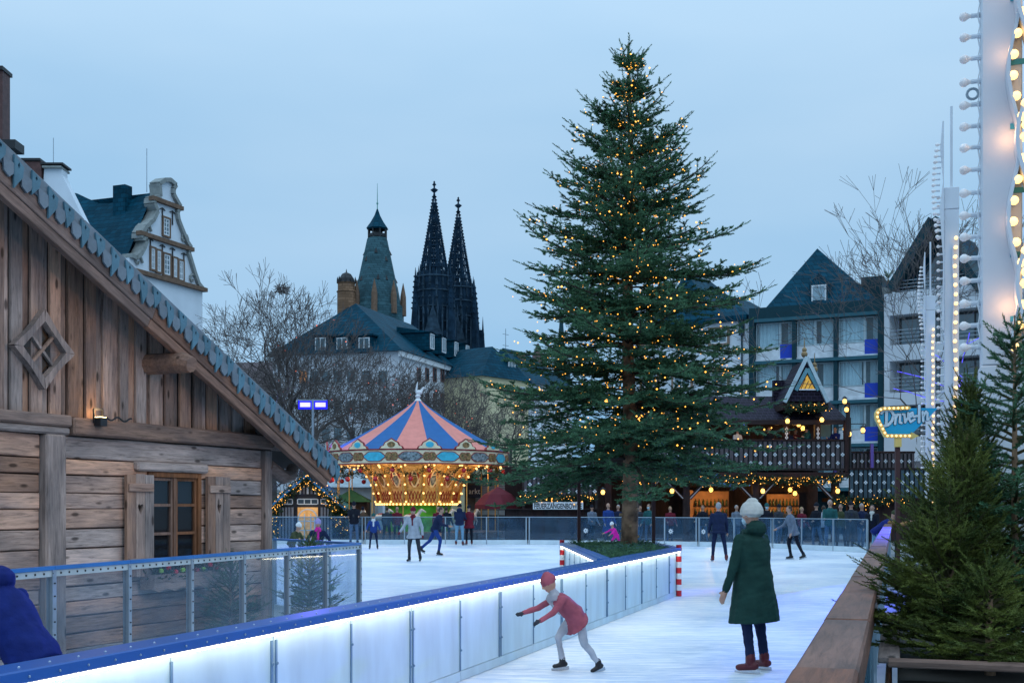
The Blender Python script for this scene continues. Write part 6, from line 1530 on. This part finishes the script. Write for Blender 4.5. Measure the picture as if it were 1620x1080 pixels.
# ------------------------------------------------------------------ cathedral
m_cath = mat('cathedral_stone', (.012, .030, .052), rough=.9, spec=.05, var=.5, vscale=.25); m_cath2 = mat('cathedral_pale', (.030, .055, .080), rough=.9, spec=.05, var=.5, vscale=.4)  # distance haze is put into these bluish stone colours
c1 = at(687, 800, 600); c2 = at(725, 800, 631)
cat_ = thing('cathedral', 'black gothic cathedral with two openwork spires', 'cathedral', (c1.x, c1.y, 0))
def gothic_tower(c):
    off = Vector((c.x - c1.x, c.y - c1.y, 0)); H = 164.0
    o = MB(); o.box(-9.5, 9.5, -9.5, 9.5, 0, 88); o.lathe([(9.6, 88), (9.0, 110), (8.2, 118)], 8, a0=R(22.5), a1=R(382.5)); t = o.build('tower', m_cath, cat_, off)
    # buttress ribs and lancet recesses on the faces
    rb = MB()
    for x in np.linspace(-9.3, 9.3, 9):
        top = 92 + 8 * (1 - abs(x) / 9.3)
        for y in (-9.9, 9.9): rb.bar((x, y, 0), (x, y, top), .7, .9); rb.lathe([(.6, top), (.05, top + 6)], 4, c=(x, y, 0)); rb.bar((y, x, 0), (y, x, top), .7, .9); rb.lathe([(.6, top), (.05, top + 6)], 4, c=(y, x, 0))
    rb.build('buttress', m_cath2, t)
    gb = MB()
    for k in range(4):
        i0 = len(gb.v); gb.prism([(-4.5, 86), (4.5, 86), (0, 101)], -10.6, -9.8); gb.xf(Matrix.Rotation(k * math.pi / 2, 4, 'Z'), i0)
        i0 = len(gb.v)
        for s_ in (-1, 1):
            gb.tube([(s_ * 2.9, -10.2, 62), (s_ * 2.9, -10.2, 78), (s_ * 1.6, -10.2, 82.5), (0, -10.2, 85)], .5, 5)
        gb.xf(Matrix.Rotation(k * math.pi / 2, 4, 'Z'), i0)
    gb.build('gablet', m_cath2, t)
    lw = MB()
    for k in range(4):
        i0 = len(lw.v); lw.prism([(-2.4, 62), (2.4, 62), (2.4, 78), (1.3, 82), (0, 84), (-1.3, 82), (-2.4, 78)], -10.05, -9.6); lw.xf(Matrix.Rotation(k * math.pi / 2, 4, 'Z'), i0)
    lw.build('belfry_opening', m_dark, t)
    for k in range(4):
        a = math.pi/4 + k * math.pi/2; pn = MB(); x, y = 12.3 * math.cos(a), 12.3 * math.sin(a)
        pn.lathe([(2.2, 0), (2.2, 92), (1.7, 98), (1.3, 104), (.1, 119)], 6, c=(x, y, 0))
        for j in range(7):
            z = 99 + 2.6*j; r = np.interp(z, [98, 119], [1.9, .2])
            for q in range(4): pn.ball((x + r*math.cos(q*math.pi/2), y + r*math.sin(q*math.pi/2), z), .5, 4)
        pn.build('pinnacle', m_cath, t)
    ob = MB()
    for k in range(16):
        a = (k + .5) * math.pi / 8; r = 9.2 if k % 2 == 0 else 8.6
        ob.tube([(r * math.cos(a), r * math.sin(a), 86), (r * .93 * math.cos(a), r * .93 * math.sin(a), 112), (r * .9 * math.cos(a), r * .9 * math.sin(a), 118)], [.55, .5, .3], 4)
        ob.lathe([(.75, 0), (.6, 4), (.05, 10)], 4, c=(r * .94 * math.cos(a), r * .94 * math.sin(a), 109 + 3 * (k % 2)))
        for z in (93, 99, 105, 111): ob.ball((r * math.cos(a), r * math.sin(a), z), .8, 4)
    for z in (92.5, 100, 108, 115): ob.lathe([(8.9, z), (9.3, z + .3), (8.9, z + .9)], 16)
    ob.build('belfry_shafts', m_cath2, t)
    # open spire: eight crocketed ribs, pierced panels, finial
    zb, zt_ = 117, 157; n = 8; rib = MB(); pan = MB(); rr = lambda z: 7.0 * ((zt_ - z) / (zt_ - zb)) ** 1.06 + .42
    for k in range(n):
        a = (k + .5) * 2 * math.pi / n; zl = np.linspace(zb, zt_, 12)
        rib.tube([(rr(z) * math.cos(a), rr(z) * math.sin(a), z) for z in zl], [max(.22, .075 * rr(z)) for z in zl], 4, cap=False)
        for z in np.linspace(zb + 1, zt_ - 1, 24): r = rr(z) + .32; rib.ball((r * math.cos(a), r * math.sin(a), z), (.42, .42, .34), 4)
        a2 = (k + 1.5) * 2 * math.pi / n; lev = np.linspace(zb, zt_ - 4, 11)
        for j in range(len(lev) - 1):
            z0, z1 = lev[j], lev[j+1] - .35
            for (f0, f1) in (((.0, .36), (.42, .58), (.64, 1.0)) if j % 2 else ((.0, .28), (.36, .64), (.72, 1.0))):
                def pt(f, z): r = rr(z) * .97; return ((1-f) * r * math.cos(a) + f * r * math.cos(a2), (1-f) * r * math.sin(a) + f * r * math.sin(a2), z)
                pan.add([pt(f0, z0), pt(f1, z0), pt(f1, z1), pt(f0, z1)], [(0, 1, 2, 3)])
            rib.bar((rr(z1) * math.cos(a), rr(z1) * math.sin(a), z1), (rr(z1) * math.cos(a2), rr(z1) * math.sin(a2), z1), .35, .5)
    sp = rib.build('spire', m_cath, cat_, off); pan.build('tracery', m_cath, sp)
    fi = MB(); fi.lathe([(.5, 155), (.45, 158), (1.2, 158.6), (2.0, 159.4), (1.1, 160), (.4, 160.4), (.4, 161.4), (1.1, 162), (.4, 162.8), (.5, 163.4), (.05, H)], 4, a0=0, a1=2*math.pi); fi.build('finial', m_cath, sp)
gothic_tower(c1); gothic_tower(c2)
m = MB(); off = at(755, 800, 650) - at(687, 800, 600)
m.box(off.x - 4, off.x + 3.6, 44, 60, 0, 96)
for (dx, t, r) in ((-3.2, 122, 1.3), (0, 112, 1.5), (3.0, 104, 1.3), (1.6, 98, 1.2), (-1.5, 106, 1.2)): m.lathe([(r, 60), (r, t - 18), (.06, t)], 5, c=(off.x + dx, 47 + dx, 0))
m.build('nave_turret', m_cath, cat_)
m = MB(); m.box(-14, 20, 12, 90, 0, 46); m.build('nave', m_cath, cat_)
# ------------------------------------------------------------------ bare trees
def bare_tree(label, base, h, seed, spread=.55, levels=6, group=None, r0=None, rmin=.012, first=.26):
    rg = np.random.default_rng(seed); t = thing('bare_tree', label, 'tree', base, 0, group)
    V = []; Fq = []; nv = 0
    segs = []
    def grow(p, d, l, r, lev):
        nseg = 3 if lev < 3 else (2 if lev < 5 else 1); pts = [p]; rs = [r]; dd = d
        for i in range(nseg):
            dd = unit(dd + rg.normal(0, .13, 3) + np.array([0, 0, .05 if lev > 1 else .03])); pts.append(pts[-1] + dd * l / nseg); rs.append(r * (1 - .35 * (i + 1) / nseg))
        segs.append((pts, rs, lev))
        if lev >= levels: return
        nb = 3 if lev < 2 else (3 if rg.random() < .55 else 2)
        for k in range(nb + (1 if lev in (1, 2) else 0)):
            q = pts[-1] if k < 2 else pts[int(rg.integers(1, len(pts)))]
            ax = unit(np.cross(dd, rg.normal(0, 1, 3))); an = spread * rg.uniform(.55, 1.35)
            grow(q, unit(dd * math.cos(an) + ax * math.sin(an)), l * rg.uniform(.62, .86), rs[-1] * rg.uniform(.6, .8), lev + 1)
    r0 = r0 or h * .024
    grow(np.zeros(3), np.array([0, 0, 1.0]), h * first, r0, 0)
    zmax = max(p[2] for pts, _, _ in segs for p in pts); k = h / zmax
    trunk = MB(); crown = MB()
    for pts, rs, lev in segs:
        P = [p * np.array([1, 1, k]) for p in pts]; (trunk if lev == 0 else crown).tube(P, [max(x, rmin) for x in rs], 8 if lev < 2 else (4 if lev < 4 else 3), cap=False)
    trunk.build('trunk', m_twig, t, smooth=True); crown.build('crown', m_twig, t)
    return t, [p * np.array([1, 1, k]) for pts, _, lev in segs if lev >= 2 for p in pts]
G = 'bare plane trees round the square'
reds = []
spots = [(352, 74, 470), (436, 76, 420), (515, 72, 462), (588, 80, 545), (655, 84, 560), (745, 80, 575), (560, 95, 540), (800, 98, 600), (470, 92, 520), (385, 60, 560), (705, 92, 575)]
lab = ['bare tree in front of the scrolled white gable', 'tallest bare tree, holding a dark bird nest', 'bare tree beside the round brown turret', 'bare tree behind the striped canopy on its hut side', 'bare tree directly behind the carousel finial',
       'bare tree beside the striped carousel canopy', 'bare tree before the dormered short face of the white corner building', 'bare tree in front of the pale yellow house', 'thin bare tree among the reddish house row', 'low bare tree just above the chalet roof trim', 'bare tree before the long face of the white corner building']
for k, (px, Y, py) in enumerate(spots):
    b = at(px, 800, Y); h = EYE + (800 - py) * Y / FPX
    t, tips = bare_tree(lab[k], (b.x, b.y, 0), h, 100 + k, spread=.62 if Y > 78 else .55, group=G, levels=7)
    if k in (3, 4, 5, 2): 
        rg = np.random.default_rng(k); reds += [np.array(tips[i]) + np.array([b.x, b.y, 0]) for i in rg.choice(len(tips), 22)]
b = at(436, 800, 76); ns = MB(); rgn = random.Random(3)
q = at(446, 458, 76)
for _ in range(60):
    d = Vector((rgn.gauss(0, 1), rgn.gauss(0, 1), rgn.gauss(0, .5))).normalized() * .5; e = Vector((rgn.gauss(0, 1), rgn.gauss(0, 1), rgn.gauss(0, .4))).normalized() * .35; ns.tube([d * .6 - e, d * .6 + e], .02, 3)
tag(ns.build('bird_nest', m_twig, None, q), 'dark twig bird nest high in the tallest bare tree', 'nest')
V, Fx = bulbs_mesh(reds, .034, np.random.default_rng(4)); tag(bulk('red_tree_lights', V, Fx, mat('red_fairy', (.6, .1, .05), emit=(1, .18, .08), estr=1.6, sample=False)), 'tiny red lights hung in the bare trees behind the carousel', 'fairy lights', kind='stuff')
b = at(1522, 800, 42); t, tips = bare_tree('bare street tree with blue light strings between the white pillars', (b.x, b.y, 0), 13.6, 143, spread=.5, group=G, levels=7, r0=.095, rmin=.007)
bs = MB(); rg = random.Random(9)
for k in range(5):
    a = R(150 + 35 * k); p = Vector((0, 0, 5.2 + .5 * k)); pts = [p]
    for i in range(9): p = p + Vector((math.cos(a) * .26, math.sin(a) * .26, .08 + rg.uniform(-.04, .05))); pts.append(p)
    bs.tube(pts, .014, 4)
tag(bs.build('blue_light_string', mat('blue_rope', (.05, .05, .6), emit=(.12, .10, 1.0), estr=1.1, sample=False), None, (b.x, b.y, 0)), 'deep blue light strings wound on the bare street tree', 'fairy lights')
# ------------------------------------------------------------------ people
m_skin = mat('skin', (.42, .24, .17), rough=.55, var=.05); m_eye = mat('eye_dark', (.02, .015, .012)); m_lip = mat('lip', (.30, .10, .09))
m_mask = mat('face_mask', (.40, .58, .66), rough=.8); m_blade = mat('skate_steel', (.5, .52, .55), rough=.25, metal=.9)
def cloth(name, c): return mat('cloth_' + name, c, rough=.85, spec=.15, var=.18, vscale=9, bump=.25, bscale=40)
CL = {k: cloth(k, v) for k, v in dict(green=(.012, .042, .034), grey=(.34, .37, .42), navy=(.012, .020, .055), ink=(.010, .012, .020), blue=(.018, .05, .21), royal=(.008, .018, .12), jeans=(.07, .12, .20), pale=(.16, .30, .42),
      wine=(.13, .012, .025), red=(.30, .08, .11), pink=(.62, .02, .30), white=(.60, .62, .64), cream=(.52, .52, .48), teal=(.02, .09, .09), brown=(.09, .05, .03), tan=(.28, .15, .06), olive=(.05, .06, .03), violet=(.30, .26, .50), orange=(.7, .12, .03), charcoal=(.035, .04, .05), steel=(.14, .17, .22)).items()}
m_blond = mat('hair_blond', (.34, .22, .11), var=.3, vscale=20); m_bhair = mat('hair_brown', (.05, .03, .02), var=.3, vscale=20); m_ghair = mat('hair_grey', (.30, .30, .31), var=.2, vscale=20); m_boot = mat('boot_black', (.015, .015, .018), rough=.4); m_rboot = mat('boot_red', (.10, .012, .018), rough=.4)
def person(label, pos, head=0, h=1.75, lean=4, legs=((8, 12, 4), (-8, 10, 4)), arms=((10, 10, 25), (10, 10, 25)), coat='navy', pants='jeans', top='hair', topm=m_bhair, boot=m_boot, coat_len=.0, skates=True,
           voxel=.019, mask=False, scarf=None, group=None, nod=0, hood=False, sleeve=None, longhair=False, gloves=None, wide=1.0, bighat=1.0):
    k = h / 1.75; B = Body(); f = Vector((0, -1, 0)); base = 0.11 if skates else .085
    def dirv(fwd, out, s): a, o = R(fwd), R(out); return Vector((s * math.sin(o), -math.sin(a) * math.cos(o), -math.cos(a) * math.cos(o)))
    J = {}; low = 9
    for s, (fw, kn, out) in zip((-1, 1), legs):
        hip_ = Vector((s * .092, 0, 0)) * k; kn_ = hip_ + dirv(fw, out, s) * .43 * k; an = kn_ + dirv(fw - kn, out * .6, s) * .42 * k; J[s] = (hip_, kn_, an, fw - kn); low = min(low, an.z)
    up0 = -low + base * k
    P = Vector((0, 0, up0)); t = Vector((0, -math.sin(R(lean)), math.cos(R(lean)))); ax = Vector((1, 0, 0)); ay = ax.cross(t) * -1
    blades = MB()
    for s in (-1, 1):
        hp, kn_, an, sh = [q + P if isinstance(q, Vector) else q for q in J[s]]
        B.limb(hp, kn_, .094*k, .064*k, 'pants'); B.limb(kn_, an + Vector((0, 0, .02)), .062*k, .046*k, 'pants')
        pitch = R(max(-50, min(25, sh * .55))); fd = Vector((s * .18, -math.cos(pitch), math.sin(pitch))).normalized(); dn = Vector((0, -math.sin(pitch), -math.cos(pitch)))
        B.limb(an + Vector((0, 0, .05*k)), an, .056*k, .055*k, 'boot'); B.limb(an + dn*.035*k - fd*.045*k, an + dn*.045*k + fd*.14*k, .045*k, .036*k, 'boot')
        if skates:
            i0 = len(blades.v); a = an + dn*.078*k - fd*.10*k; b = an + dn*.078*k + fd*.19*k; blades.bar(a + dn*.015, b + dn*.015, .006, .035)
    def tp(z): return P + t * z * k
    bl_ = 1.08 * wide
    rows = [(tp(-.10), .165*k*bl_, .125*k*bl_), (tp(.0), .178*k*bl_, .135*k*bl_), (tp(.14), .165*k*bl_, .125*k*bl_), (tp(.30), .185*k*bl_, .130*k*bl_), (tp(.42), .180*k*bl_, .115*k*bl_), (tp(.485), .125*k, .085*k), (tp(.53), .070*k, .066*k)]
    if coat_len:
        lower = [(P + Vector((0, .01, -coat_len)), .265*k*wide, .20*k*wide), (P + Vector((0, .01, -coat_len * .55)), .235*k*wide, .18*k*wide), (P + Vector((0, .0, -.10*k)), .205*k*wide, .16*k*wide)]
        rows = lower + [(tp(.05), .195*k*wide, .15*k*wide)] + rows[2:]
    B.loft([(c, rx, ry, ax, ay) for c, rx, ry in rows], 'coat')
    sh_ = tp(.43); hands = []
    for s, (fw, out, el) in zip((-1, 1), arms):
        sp_ = sh_ + ax * s * .185 * k * (.5 + .5 * wide); e = sp_ + dirv(fw + lean * .3, out, s) * .29 * k; w = e + dirv(fw + el + lean * .3, out * .6 - 2, s) * .25 * k
        B.limb(sp_, e, .066*k, .055*k, 'sleeve'); B.limb(e, w, .054*k, .042*k, 'sleeve')
        d = (w - e).normalized(); side = d.cross(Vector((s, 0, 0)))
        side = side.normalized() if side.length > .1 else Vector((0, -1, 0))
        B.limb(w, w + d*.075*k, .030*k, .034*k, 'hand'); B.limb(w + d*.02*k, w + d*.06*k + side*.055*k, .016*k, .012*k, 'hand')
        for q, ln in zip((-1.5, -.5, .5, 1.5), (.062, .075, .07, .055)):
            a = w + d*.085*k + side*q*.019*k; mid = a + d*ln*.55*k; B.limb(a, mid, .0115*k, .0105*k, 'hand', 6); B.limb(mid, mid + (d*.8 - Vector((s*.5, 0, 0)) * .6).normalized()*ln*.45*k, .0105*k, .009*k, 'hand', 6)
        hands.append(w + d*.1*k)
    nk = tp(.52); t49 = tp(.49); k *= 1 + max(0, 1.6 - h) * .5; hd = (t * math.cos(R(nod)) + f * math.sin(R(nod)) * 1.0).normalized() if nod else (t * .55 + Vector((0, 0, 1)) * .45).normalized()
    B.limb(t49, nk + hd*.07*k, .062*k, .056*k, 'scarf' if scarf else 'skin')
    hc = nk + hd*.165*k; hf = ax.cross(hd) * -1; hf = hf if hf.dot(f) > 0 else -hf
    rot = Matrix((ax, -hf, hd)).transposed()
    B.blob(hc, (.074*k, .092*k, .112*k), 'skin', 14, rot); B.blob(hc - hd*.055*k + hf*.022*k, (.052*k, .058*k, .058*k), 'skin', 10, rot)
    B.blob(hc + hf*.096*k - hd*.012*k, (.014*k, .020*k, .024*k), 'skin', 8, rot)
    for s in (-1, 1): B.blob(hc + ax*s*.076*k - hd*.005*k, (.014*k, .022*k, .032*k), 'skin', 8, rot)
    if mask: B.blob(hc + hf*.046*k - hd*.052*k, (.062*k, .062*k, .056*k), 'mask', 12, rot)
    if top == 'beanie':
        q = bighat; B.blob(hc + hd*.052*k*q - hf*.012*k*q, (.090*k*q, .104*k*q, .088*k*q), 'top', 14, rot); B.loft([(hc + hd*.010*k - hf*.012*k*q, .095*k*q, .106*k*q, ax, hf), (hc + hd*.066*k - hf*.012*k*q, .097*k*q, .108*k*q, ax, hf)], 'top', 16); B.blob(hc + hd*.125*k*q - hf*.02*k*q, (.052*k*q, .056*k*q, .035*k*q), 'top', 10, rot)
    else: B.blob(hc + hd*.022*k - hf*.024*k, (.083*k, .092*k, .108*k), 'top', 14, rot)
    if longhair: B.limb(hc - hf*.06*k, hc - hf*.075*k - hd*.22*k, .075*k, .05*k, 'top'); B.limb(hc + ax*.06*k - hf*.01*k, hc + ax*.075*k - hd*.22*k, .04*k, .03*k, 'top'); B.limb(hc - ax*.06*k - hf*.01*k, hc - ax*.075*k - hd*.22*k, .04*k, .03*k, 'top')
    if hood: B.blob(nk - hf*.075*k + hd*.03*k, (.135*k, .090*k, .090*k), 'coat', 12, rot); B.blob(nk - hf*.03*k - hd*.01*k, (.125*k, .11*k, .05*k), 'coat', 12, rot)
    if scarf: B.loft([(nk - hd*.045*k + hf*.01, .095*k, .092*k, ax, hf), (nk + hd*.03*k + hf*.01, .088*k, .088*k, ax, hf)], 'scarf', 12); B.limb(nk + hf*.10*k, nk + hf*.13*k - t*.26*k, .03*k, .026*k, 'scarf')
    eyes = [hc + hf*.088*k + ax*s*.031*k + hd*.012*k for s in (-1, 1)]; mo = hc + hf*.080*k - hd*.062*k
    def paint(p, tg):
        if tg != 'skin': return None
        p = Vector(p)
        if min((p - e).length for e in eyes) < .0155*k: return 'eye'
        d = p - mo
        if abs(d.dot(hd)) < .010*k and abs(d.dot(ax)) < .026*k and d.length < .045*k: return 'lip'
    mats = {'coat': CL[coat], 'pants': CL[pants], 'sleeve': CL[sleeve or coat], 'skin': m_skin, 'hand': CL[gloves] if gloves else m_skin, 'boot': boot, 'top': topm, 'eye': m_eye, 'lip': m_lip, 'mask': m_mask, 'scarf': CL[scarf] if scarf else CL[coat]}
    me = B.skin('person', mats, voxel, 2, paint, .009 if voxel < .012 else .006)
    o = inst(me, 'person', None, pos, (0, 0, R(head))); tag(o, label, 'person', group)
    if skates: blades.build('skate_blades', m_blade, o)
    return o, hands
EDGE = 'spectators behind the far fence'; SK = 'skaters on the ice'; BAL = 'guests on the pub balcony'
def gp(px, Y, z=-.03): q = at(px, 800, Y); return (q.x, q.y, z)
# skater in the long green coat
person('skater in long dark green coat and cream beanie gliding away', (2.47, 12.3, 0), -138, 1.70, 3, ((4, 10, 7), (-2, 8, 6)), ((2, 10, 18), (4, 14, 14)), 'green', 'navy', 'beanie', CL['cream'], m_rboot, .42, True, .0085, True, 'green', SK, 0, True, wide=1.22, bighat=1.2)
person('skater in light grey jacket with wine red beanie and scarf', gp(655, 36.5, 0), -12, 1.66, 10, ((10, 22, 6), (-4, 12, 6)), ((8, 26, 40), (-6, 20, 25)), 'grey', 'charcoal', 'beanie', CL['wine'], m_boot, .16, True, .015, False, 'wine', SK, gloves='wine')
person('skater in dark blue jacket striding behind the grey jacketed one', gp(688, 41, 0), 78, 1.76, 22, ((32, 40, 3), (-28, 20, 3)), ((25, 12, 50), (-30, 12, 35)), 'navy', 'blue', 'hair', m_bhair, m_boot, group=SK)
person('child skater in bright blue jacket and green bobble hat', gp(591, 47, 0), 5, 1.38, 12, ((12, 22, 8), (2, 16, 8)), ((14, 22, 30), (10, 22, 30)), 'blue', 'navy', 'beanie', CL['teal'], m_boot, mask=False, scarf='white', group=SK)
person('skater in navy jacket, pale jeans and red skates facing the far fence', gp(727, 51.6, 0), 172, 1.76, 3, ((3, 5, 4), (-2, 4, 4)), ((30, 6, 60), (30, 6, 60)), 'navy', 'pale', 'beanie', CL['ink'], m_rboot, group=SK, hood=True)
person('skater in wine red coat standing next to the pale jeans', gp(742, 52.0, 0), -165, 1.70, 3, ((3, 5, 3), (-2, 4, 3)), ((30, 6, 50), (20, 6, 50)), 'wine', 'ink', 'beanie', CL['ink'], m_rboot, .2, group=SK)
mp_, hp_ = person('man in dark jacket and jeans looking at his phone by the black hut', gp(560, 52.6, 0), 5, 1.90, 2, ((2, 3, 4), (-2, 3, 4)), ((22, 4, 72), (22, 4, 72)), 'ink', 'jeans', 'beanie', CL['ink'], m_boot, skates=False, nod=24, group=SK)
ph = MB(); ph.box(-.037, .037, -.006, .006, -.075, .075); q = mp_.matrix_basis @ ((hp_[0] + hp_[1]) / 2 + Vector((0, -.02, .05)))
tag(ph.build('phone', m_dark, None, q, (R(40), 0, 0), bevel=.004), 'dark phone held by the man beside the black hut', 'phone')
person('child skater in navy jacket with pink scarf and violet hat', gp(503, 30, 0), 10, 1.36, 16, ((14, 26, 6), (-6, 16, 6)), ((20, 30, 30), (10, 34, 25)), 'navy', 'blue', 'beanie', CL['violet'], m_boot, scarf='pink', group=SK)
person('child skater in olive jacket crouching with white cap', gp(461, 33, 0), 60, 1.30, 34, ((30, 46, 6), (6, 34, 6)), ((30, 16, 40), (10, 20, 30)), 'olive', 'charcoal', 'beanie', CL['white'], m_boot, group=SK)
person('man in dark quilted jacket skating away with one leg pushing', gp(1137, 36.5, 0), 176, 1.80, 8, ((-6, 6, 10), (6, 10, 7)), ((6, 12, 14), (2, 12, 14)), 'navy', 'navy', 'hair', m_ghair, m_rboot, .12, group=SK, voxel=.015)
person('skater in dark blue coat gliding sideways before the far fence', gp(1255, 38, 0), -80, 1.72, 14, ((14, 24, 3), (-14, 12, 3)), ((20, 10, 40), (-10, 10, 30)), 'steel', 'ink', 'hair', m_bhair, m_boot, .15, group=SK)
person('small child in red jacket bending forward beside the lit barrier', (.66, 12.3, 0), -70, 1.12, 48, ((38, 50, 6), (-10, 24, 6)), ((40, 14, 20), (30, 16, 20)), 'red', 'grey', 'beanie', CL['red'], m_boot, .10, group=SK, voxel=.011, scarf='grey', gloves='charcoal', wide=1.1)
person('skater in deep blue hooded jacket passing the chalet fence', (-2.80, 7.0, 0), -112, 1.66, 40, ((40, 52, 4), (-12, 24, 4)), ((50, 12, 20), (-30, 14, 30)), 'royal', 'navy', 'beanie', CL['royal'], m_boot, group=SK, voxel=.011, hood=True, gloves='royal', scarf='royal')
person('child in bright pink snow suit skating behind the fir planter', gp(975, 46, 0), -60, 1.12, 30, ((34, 40, 6), (-20, 20, 6)), ((50, 14, 10), (40, 14, 10)), 'pink', 'pink', 'beanie', CL['white'], m_boot, group=SK)
person('person in blue vest with tan sleeves leaning over the wooden hand rail', gp(1386, 33, 0), 84, 1.78, 52, ((10, 12, 5), (-4, 8, 5)), ((62, 8, 30), (60, 8, 30)), 'royal', 'pale', 'beanie', CL['olive'], m_boot, sleeve='tan', group=SK)
# spectators
person('spectator in black coat and teal beanie beside the pub post', gp(1213, 50.3), 0, 1.84, 2, coat='ink', pants='jeans', top='beanie', topm=CL['teal'], skates=False, group=EDGE, mask=True)
person('spectator with dark hair and black jacket chatting by the counter', gp(1292, 48.6), -60, 1.86, 2, coat='ink', pants='jeans', top='beanie', topm=CL['ink'], skates=False, group=EDGE, arms=((20, 8, 60), (20, 8, 60)))
person('grey haired man in dark jacket and jeans behind the far fence', gp(1313, 46.4), -8, 1.98, 1, coat='teal', pants='jeans', topm=m_ghair, skates=False, group=EDGE, arms=((18, 6, 70), (18, 6, 70)))
person('spectator in grey parka and black beanie holding a cup', gp(1346, 46.0), 12, 1.90, 2, coat='charcoal', pants='charcoal', top='beanie', topm=CL['ink'], skates=False, group=EDGE, arms=((18, 8, 70), (20, 8, 60)))
person('woman with pale scarf and dark coat near the rail end', gp(1380, 44.9), -30, 1.78, 2, coat='ink', pants='ink', topm=m_bhair, skates=False, group=EDGE, scarf='cream', longhair=True)
person('spectator in brown jacket turned to the bar', gp(1248, 50.8), 150, 1.74, 2, coat='brown', pants='ink', topm=m_bhair, skates=False, group=EDGE)
person('spectator in red and dark clothes at the counter', gp(1268, 50.6), 30, 1.7, 2, coat='wine', pants='ink', topm=m_blond, skates=False, group=EDGE)
person('spectator in teal jacket with face mask beside the fir trunk', gp(1027, 54.2), -40, 1.84, 3, coat='teal', pants='jeans', topm=m_bhair, skates=False, group=EDGE, mask=True)
person('broad spectator in blue coat beside the fir trunk', gp(962, 54.4), 20, 1.86, 2, coat='blue', pants='navy', topm=m_skin, skates=False, group=EDGE, coat_len=.45)
person('second spectator in navy coat close to the blue one', gp(978, 55.0), -20, 1.80, 2, coat='navy', pants='navy', topm=m_ghair, skates=False, group=EDGE, coat_len=.4)
person('spectator in dark jacket half hidden by the fir trunk', gp(1012, 54.8), 30, 1.76, 2, coat='charcoal', pants='jeans', topm=m_bhair, skates=False, group=EDGE)
person('spectator in pale blue top under the pub lanterns', gp(1165, 53.0), 20, 1.78, 2, coat='steel', pants='jeans', topm=m_ghair, skates=False, group=EDGE)
for i, (px, Y, c, pn, tm_, hd, hh, lb_) in enumerate((
    (1232, 52.2, 'charcoal', 'jeans', CL['ink'], 20, 1.80, 'spectator in charcoal coat under the second pub brace'), (1330, 47.6, 'olive', 'ink', m_bhair, -25, 1.82, 'spectator in olive jacket between grey hair and black beanie'),
    (1363, 46.2, 'navy', 'jeans', m_ghair, 15, 1.84, 'spectator in navy jacket beside the woman with pale scarf'), (1185, 53.4, 'brown', 'ink', CL['wine'], 40, 1.74, 'spectator in brown coat and wine red cap before the bar'),
    (1112, 54.6, 'ink', 'jeans', m_bhair, -30, 1.78, 'spectator in black coat under the first pub lantern'), (1060, 54.9, 'wine', 'navy', m_blond, 10, 1.72, 'fair haired spectator in wine red coat by the pub post'),
    (936, 55.4, 'steel', 'ink', CL['ink'], 30, 1.78, 'spectator in steel blue jacket below the lettered sign end'), (1303, 49.9, 'grey', 'ink', m_bhair, 160, 1.76, 'spectator in light grey jacket facing the counter'))):
    person(lb_, gp(px, Y), hd, hh, 2, coat=c, pants=pn, top='beanie' if tm_ not in (m_bhair, m_ghair, m_blond) else 'hair', topm=tm_, skates=False, group=EDGE, voxel=.021, arms=((18, 8, 55), (12, 8, 30)))
for px, Y, c, tm_, hd in ((612, 55.6, 'charcoal', m_bhair, 170), (628, 56.0, 'wine', m_bhair, 20), (574, 55.4, 'brown', CL['ink'], 150), (693, 55.8, 'wine', m_bhair, 10), (706, 56.1, 'ink', m_bhair, 160)):
    person({612: 'bystander in charcoal jacket watching the carousel', 628: 'bystander in wine red jacket below the golden carousel bulbs', 574: 'bystander in brown coat beside the man with the phone', 693: 'bystander in dark red jacket in front of the green carousel column', 706: 'bystander in black coat by the carousel column'}[px], gp(px, Y), hd, 1.72, 2, coat=c, pants='ink', topm=tm_, skates=False, group='people between fence and carousel', voxel=.02)
ZF = 3.78; GA = dict(pants='ink', skates=False, group=BAL, voxel=.018)
person('blond woman in dark coat on the pub balcony', gp(1217, 57.9, ZF), -20, 1.72, 6, coat='ink', topm=m_blond, longhair=True, arms=((20, 8, 70), (20, 8, 70)), **GA)
person('guest in navy beanie and jacket seen from behind on the balcony', gp(1247, 57.9, ZF), 150, 1.64, 6, coat='navy', top='beanie', topm=CL['navy'], **GA)
person('guest with bare head between navy beanie and teal hood', gp(1258, 58.6, ZF), 10, 1.66, 4, coat='wine', topm=m_bhair, **GA)
person('guest in teal hooded jacket leaning on the balcony', gp(1279, 57.9, ZF), -60, 1.74, 12, coat='teal', top='beanie', topm=CL['ink'], hood=True, arms=((40, 8, 60), (40, 8, 60)), **GA)
person('bearded man in blue jacket at the balcony corner', gp(1323, 57.8, ZF), -40, 1.72, 10, coat='royal', topm=m_bhair, arms=((30, 8, 70), (30, 8, 70)), **GA)
person('guest in white coat and orange hat at the end of the balcony', gp(1166, 57.9, ZF), 20, 1.66, 4, coat='white', top='beanie', topm=CL['orange'], **GA)
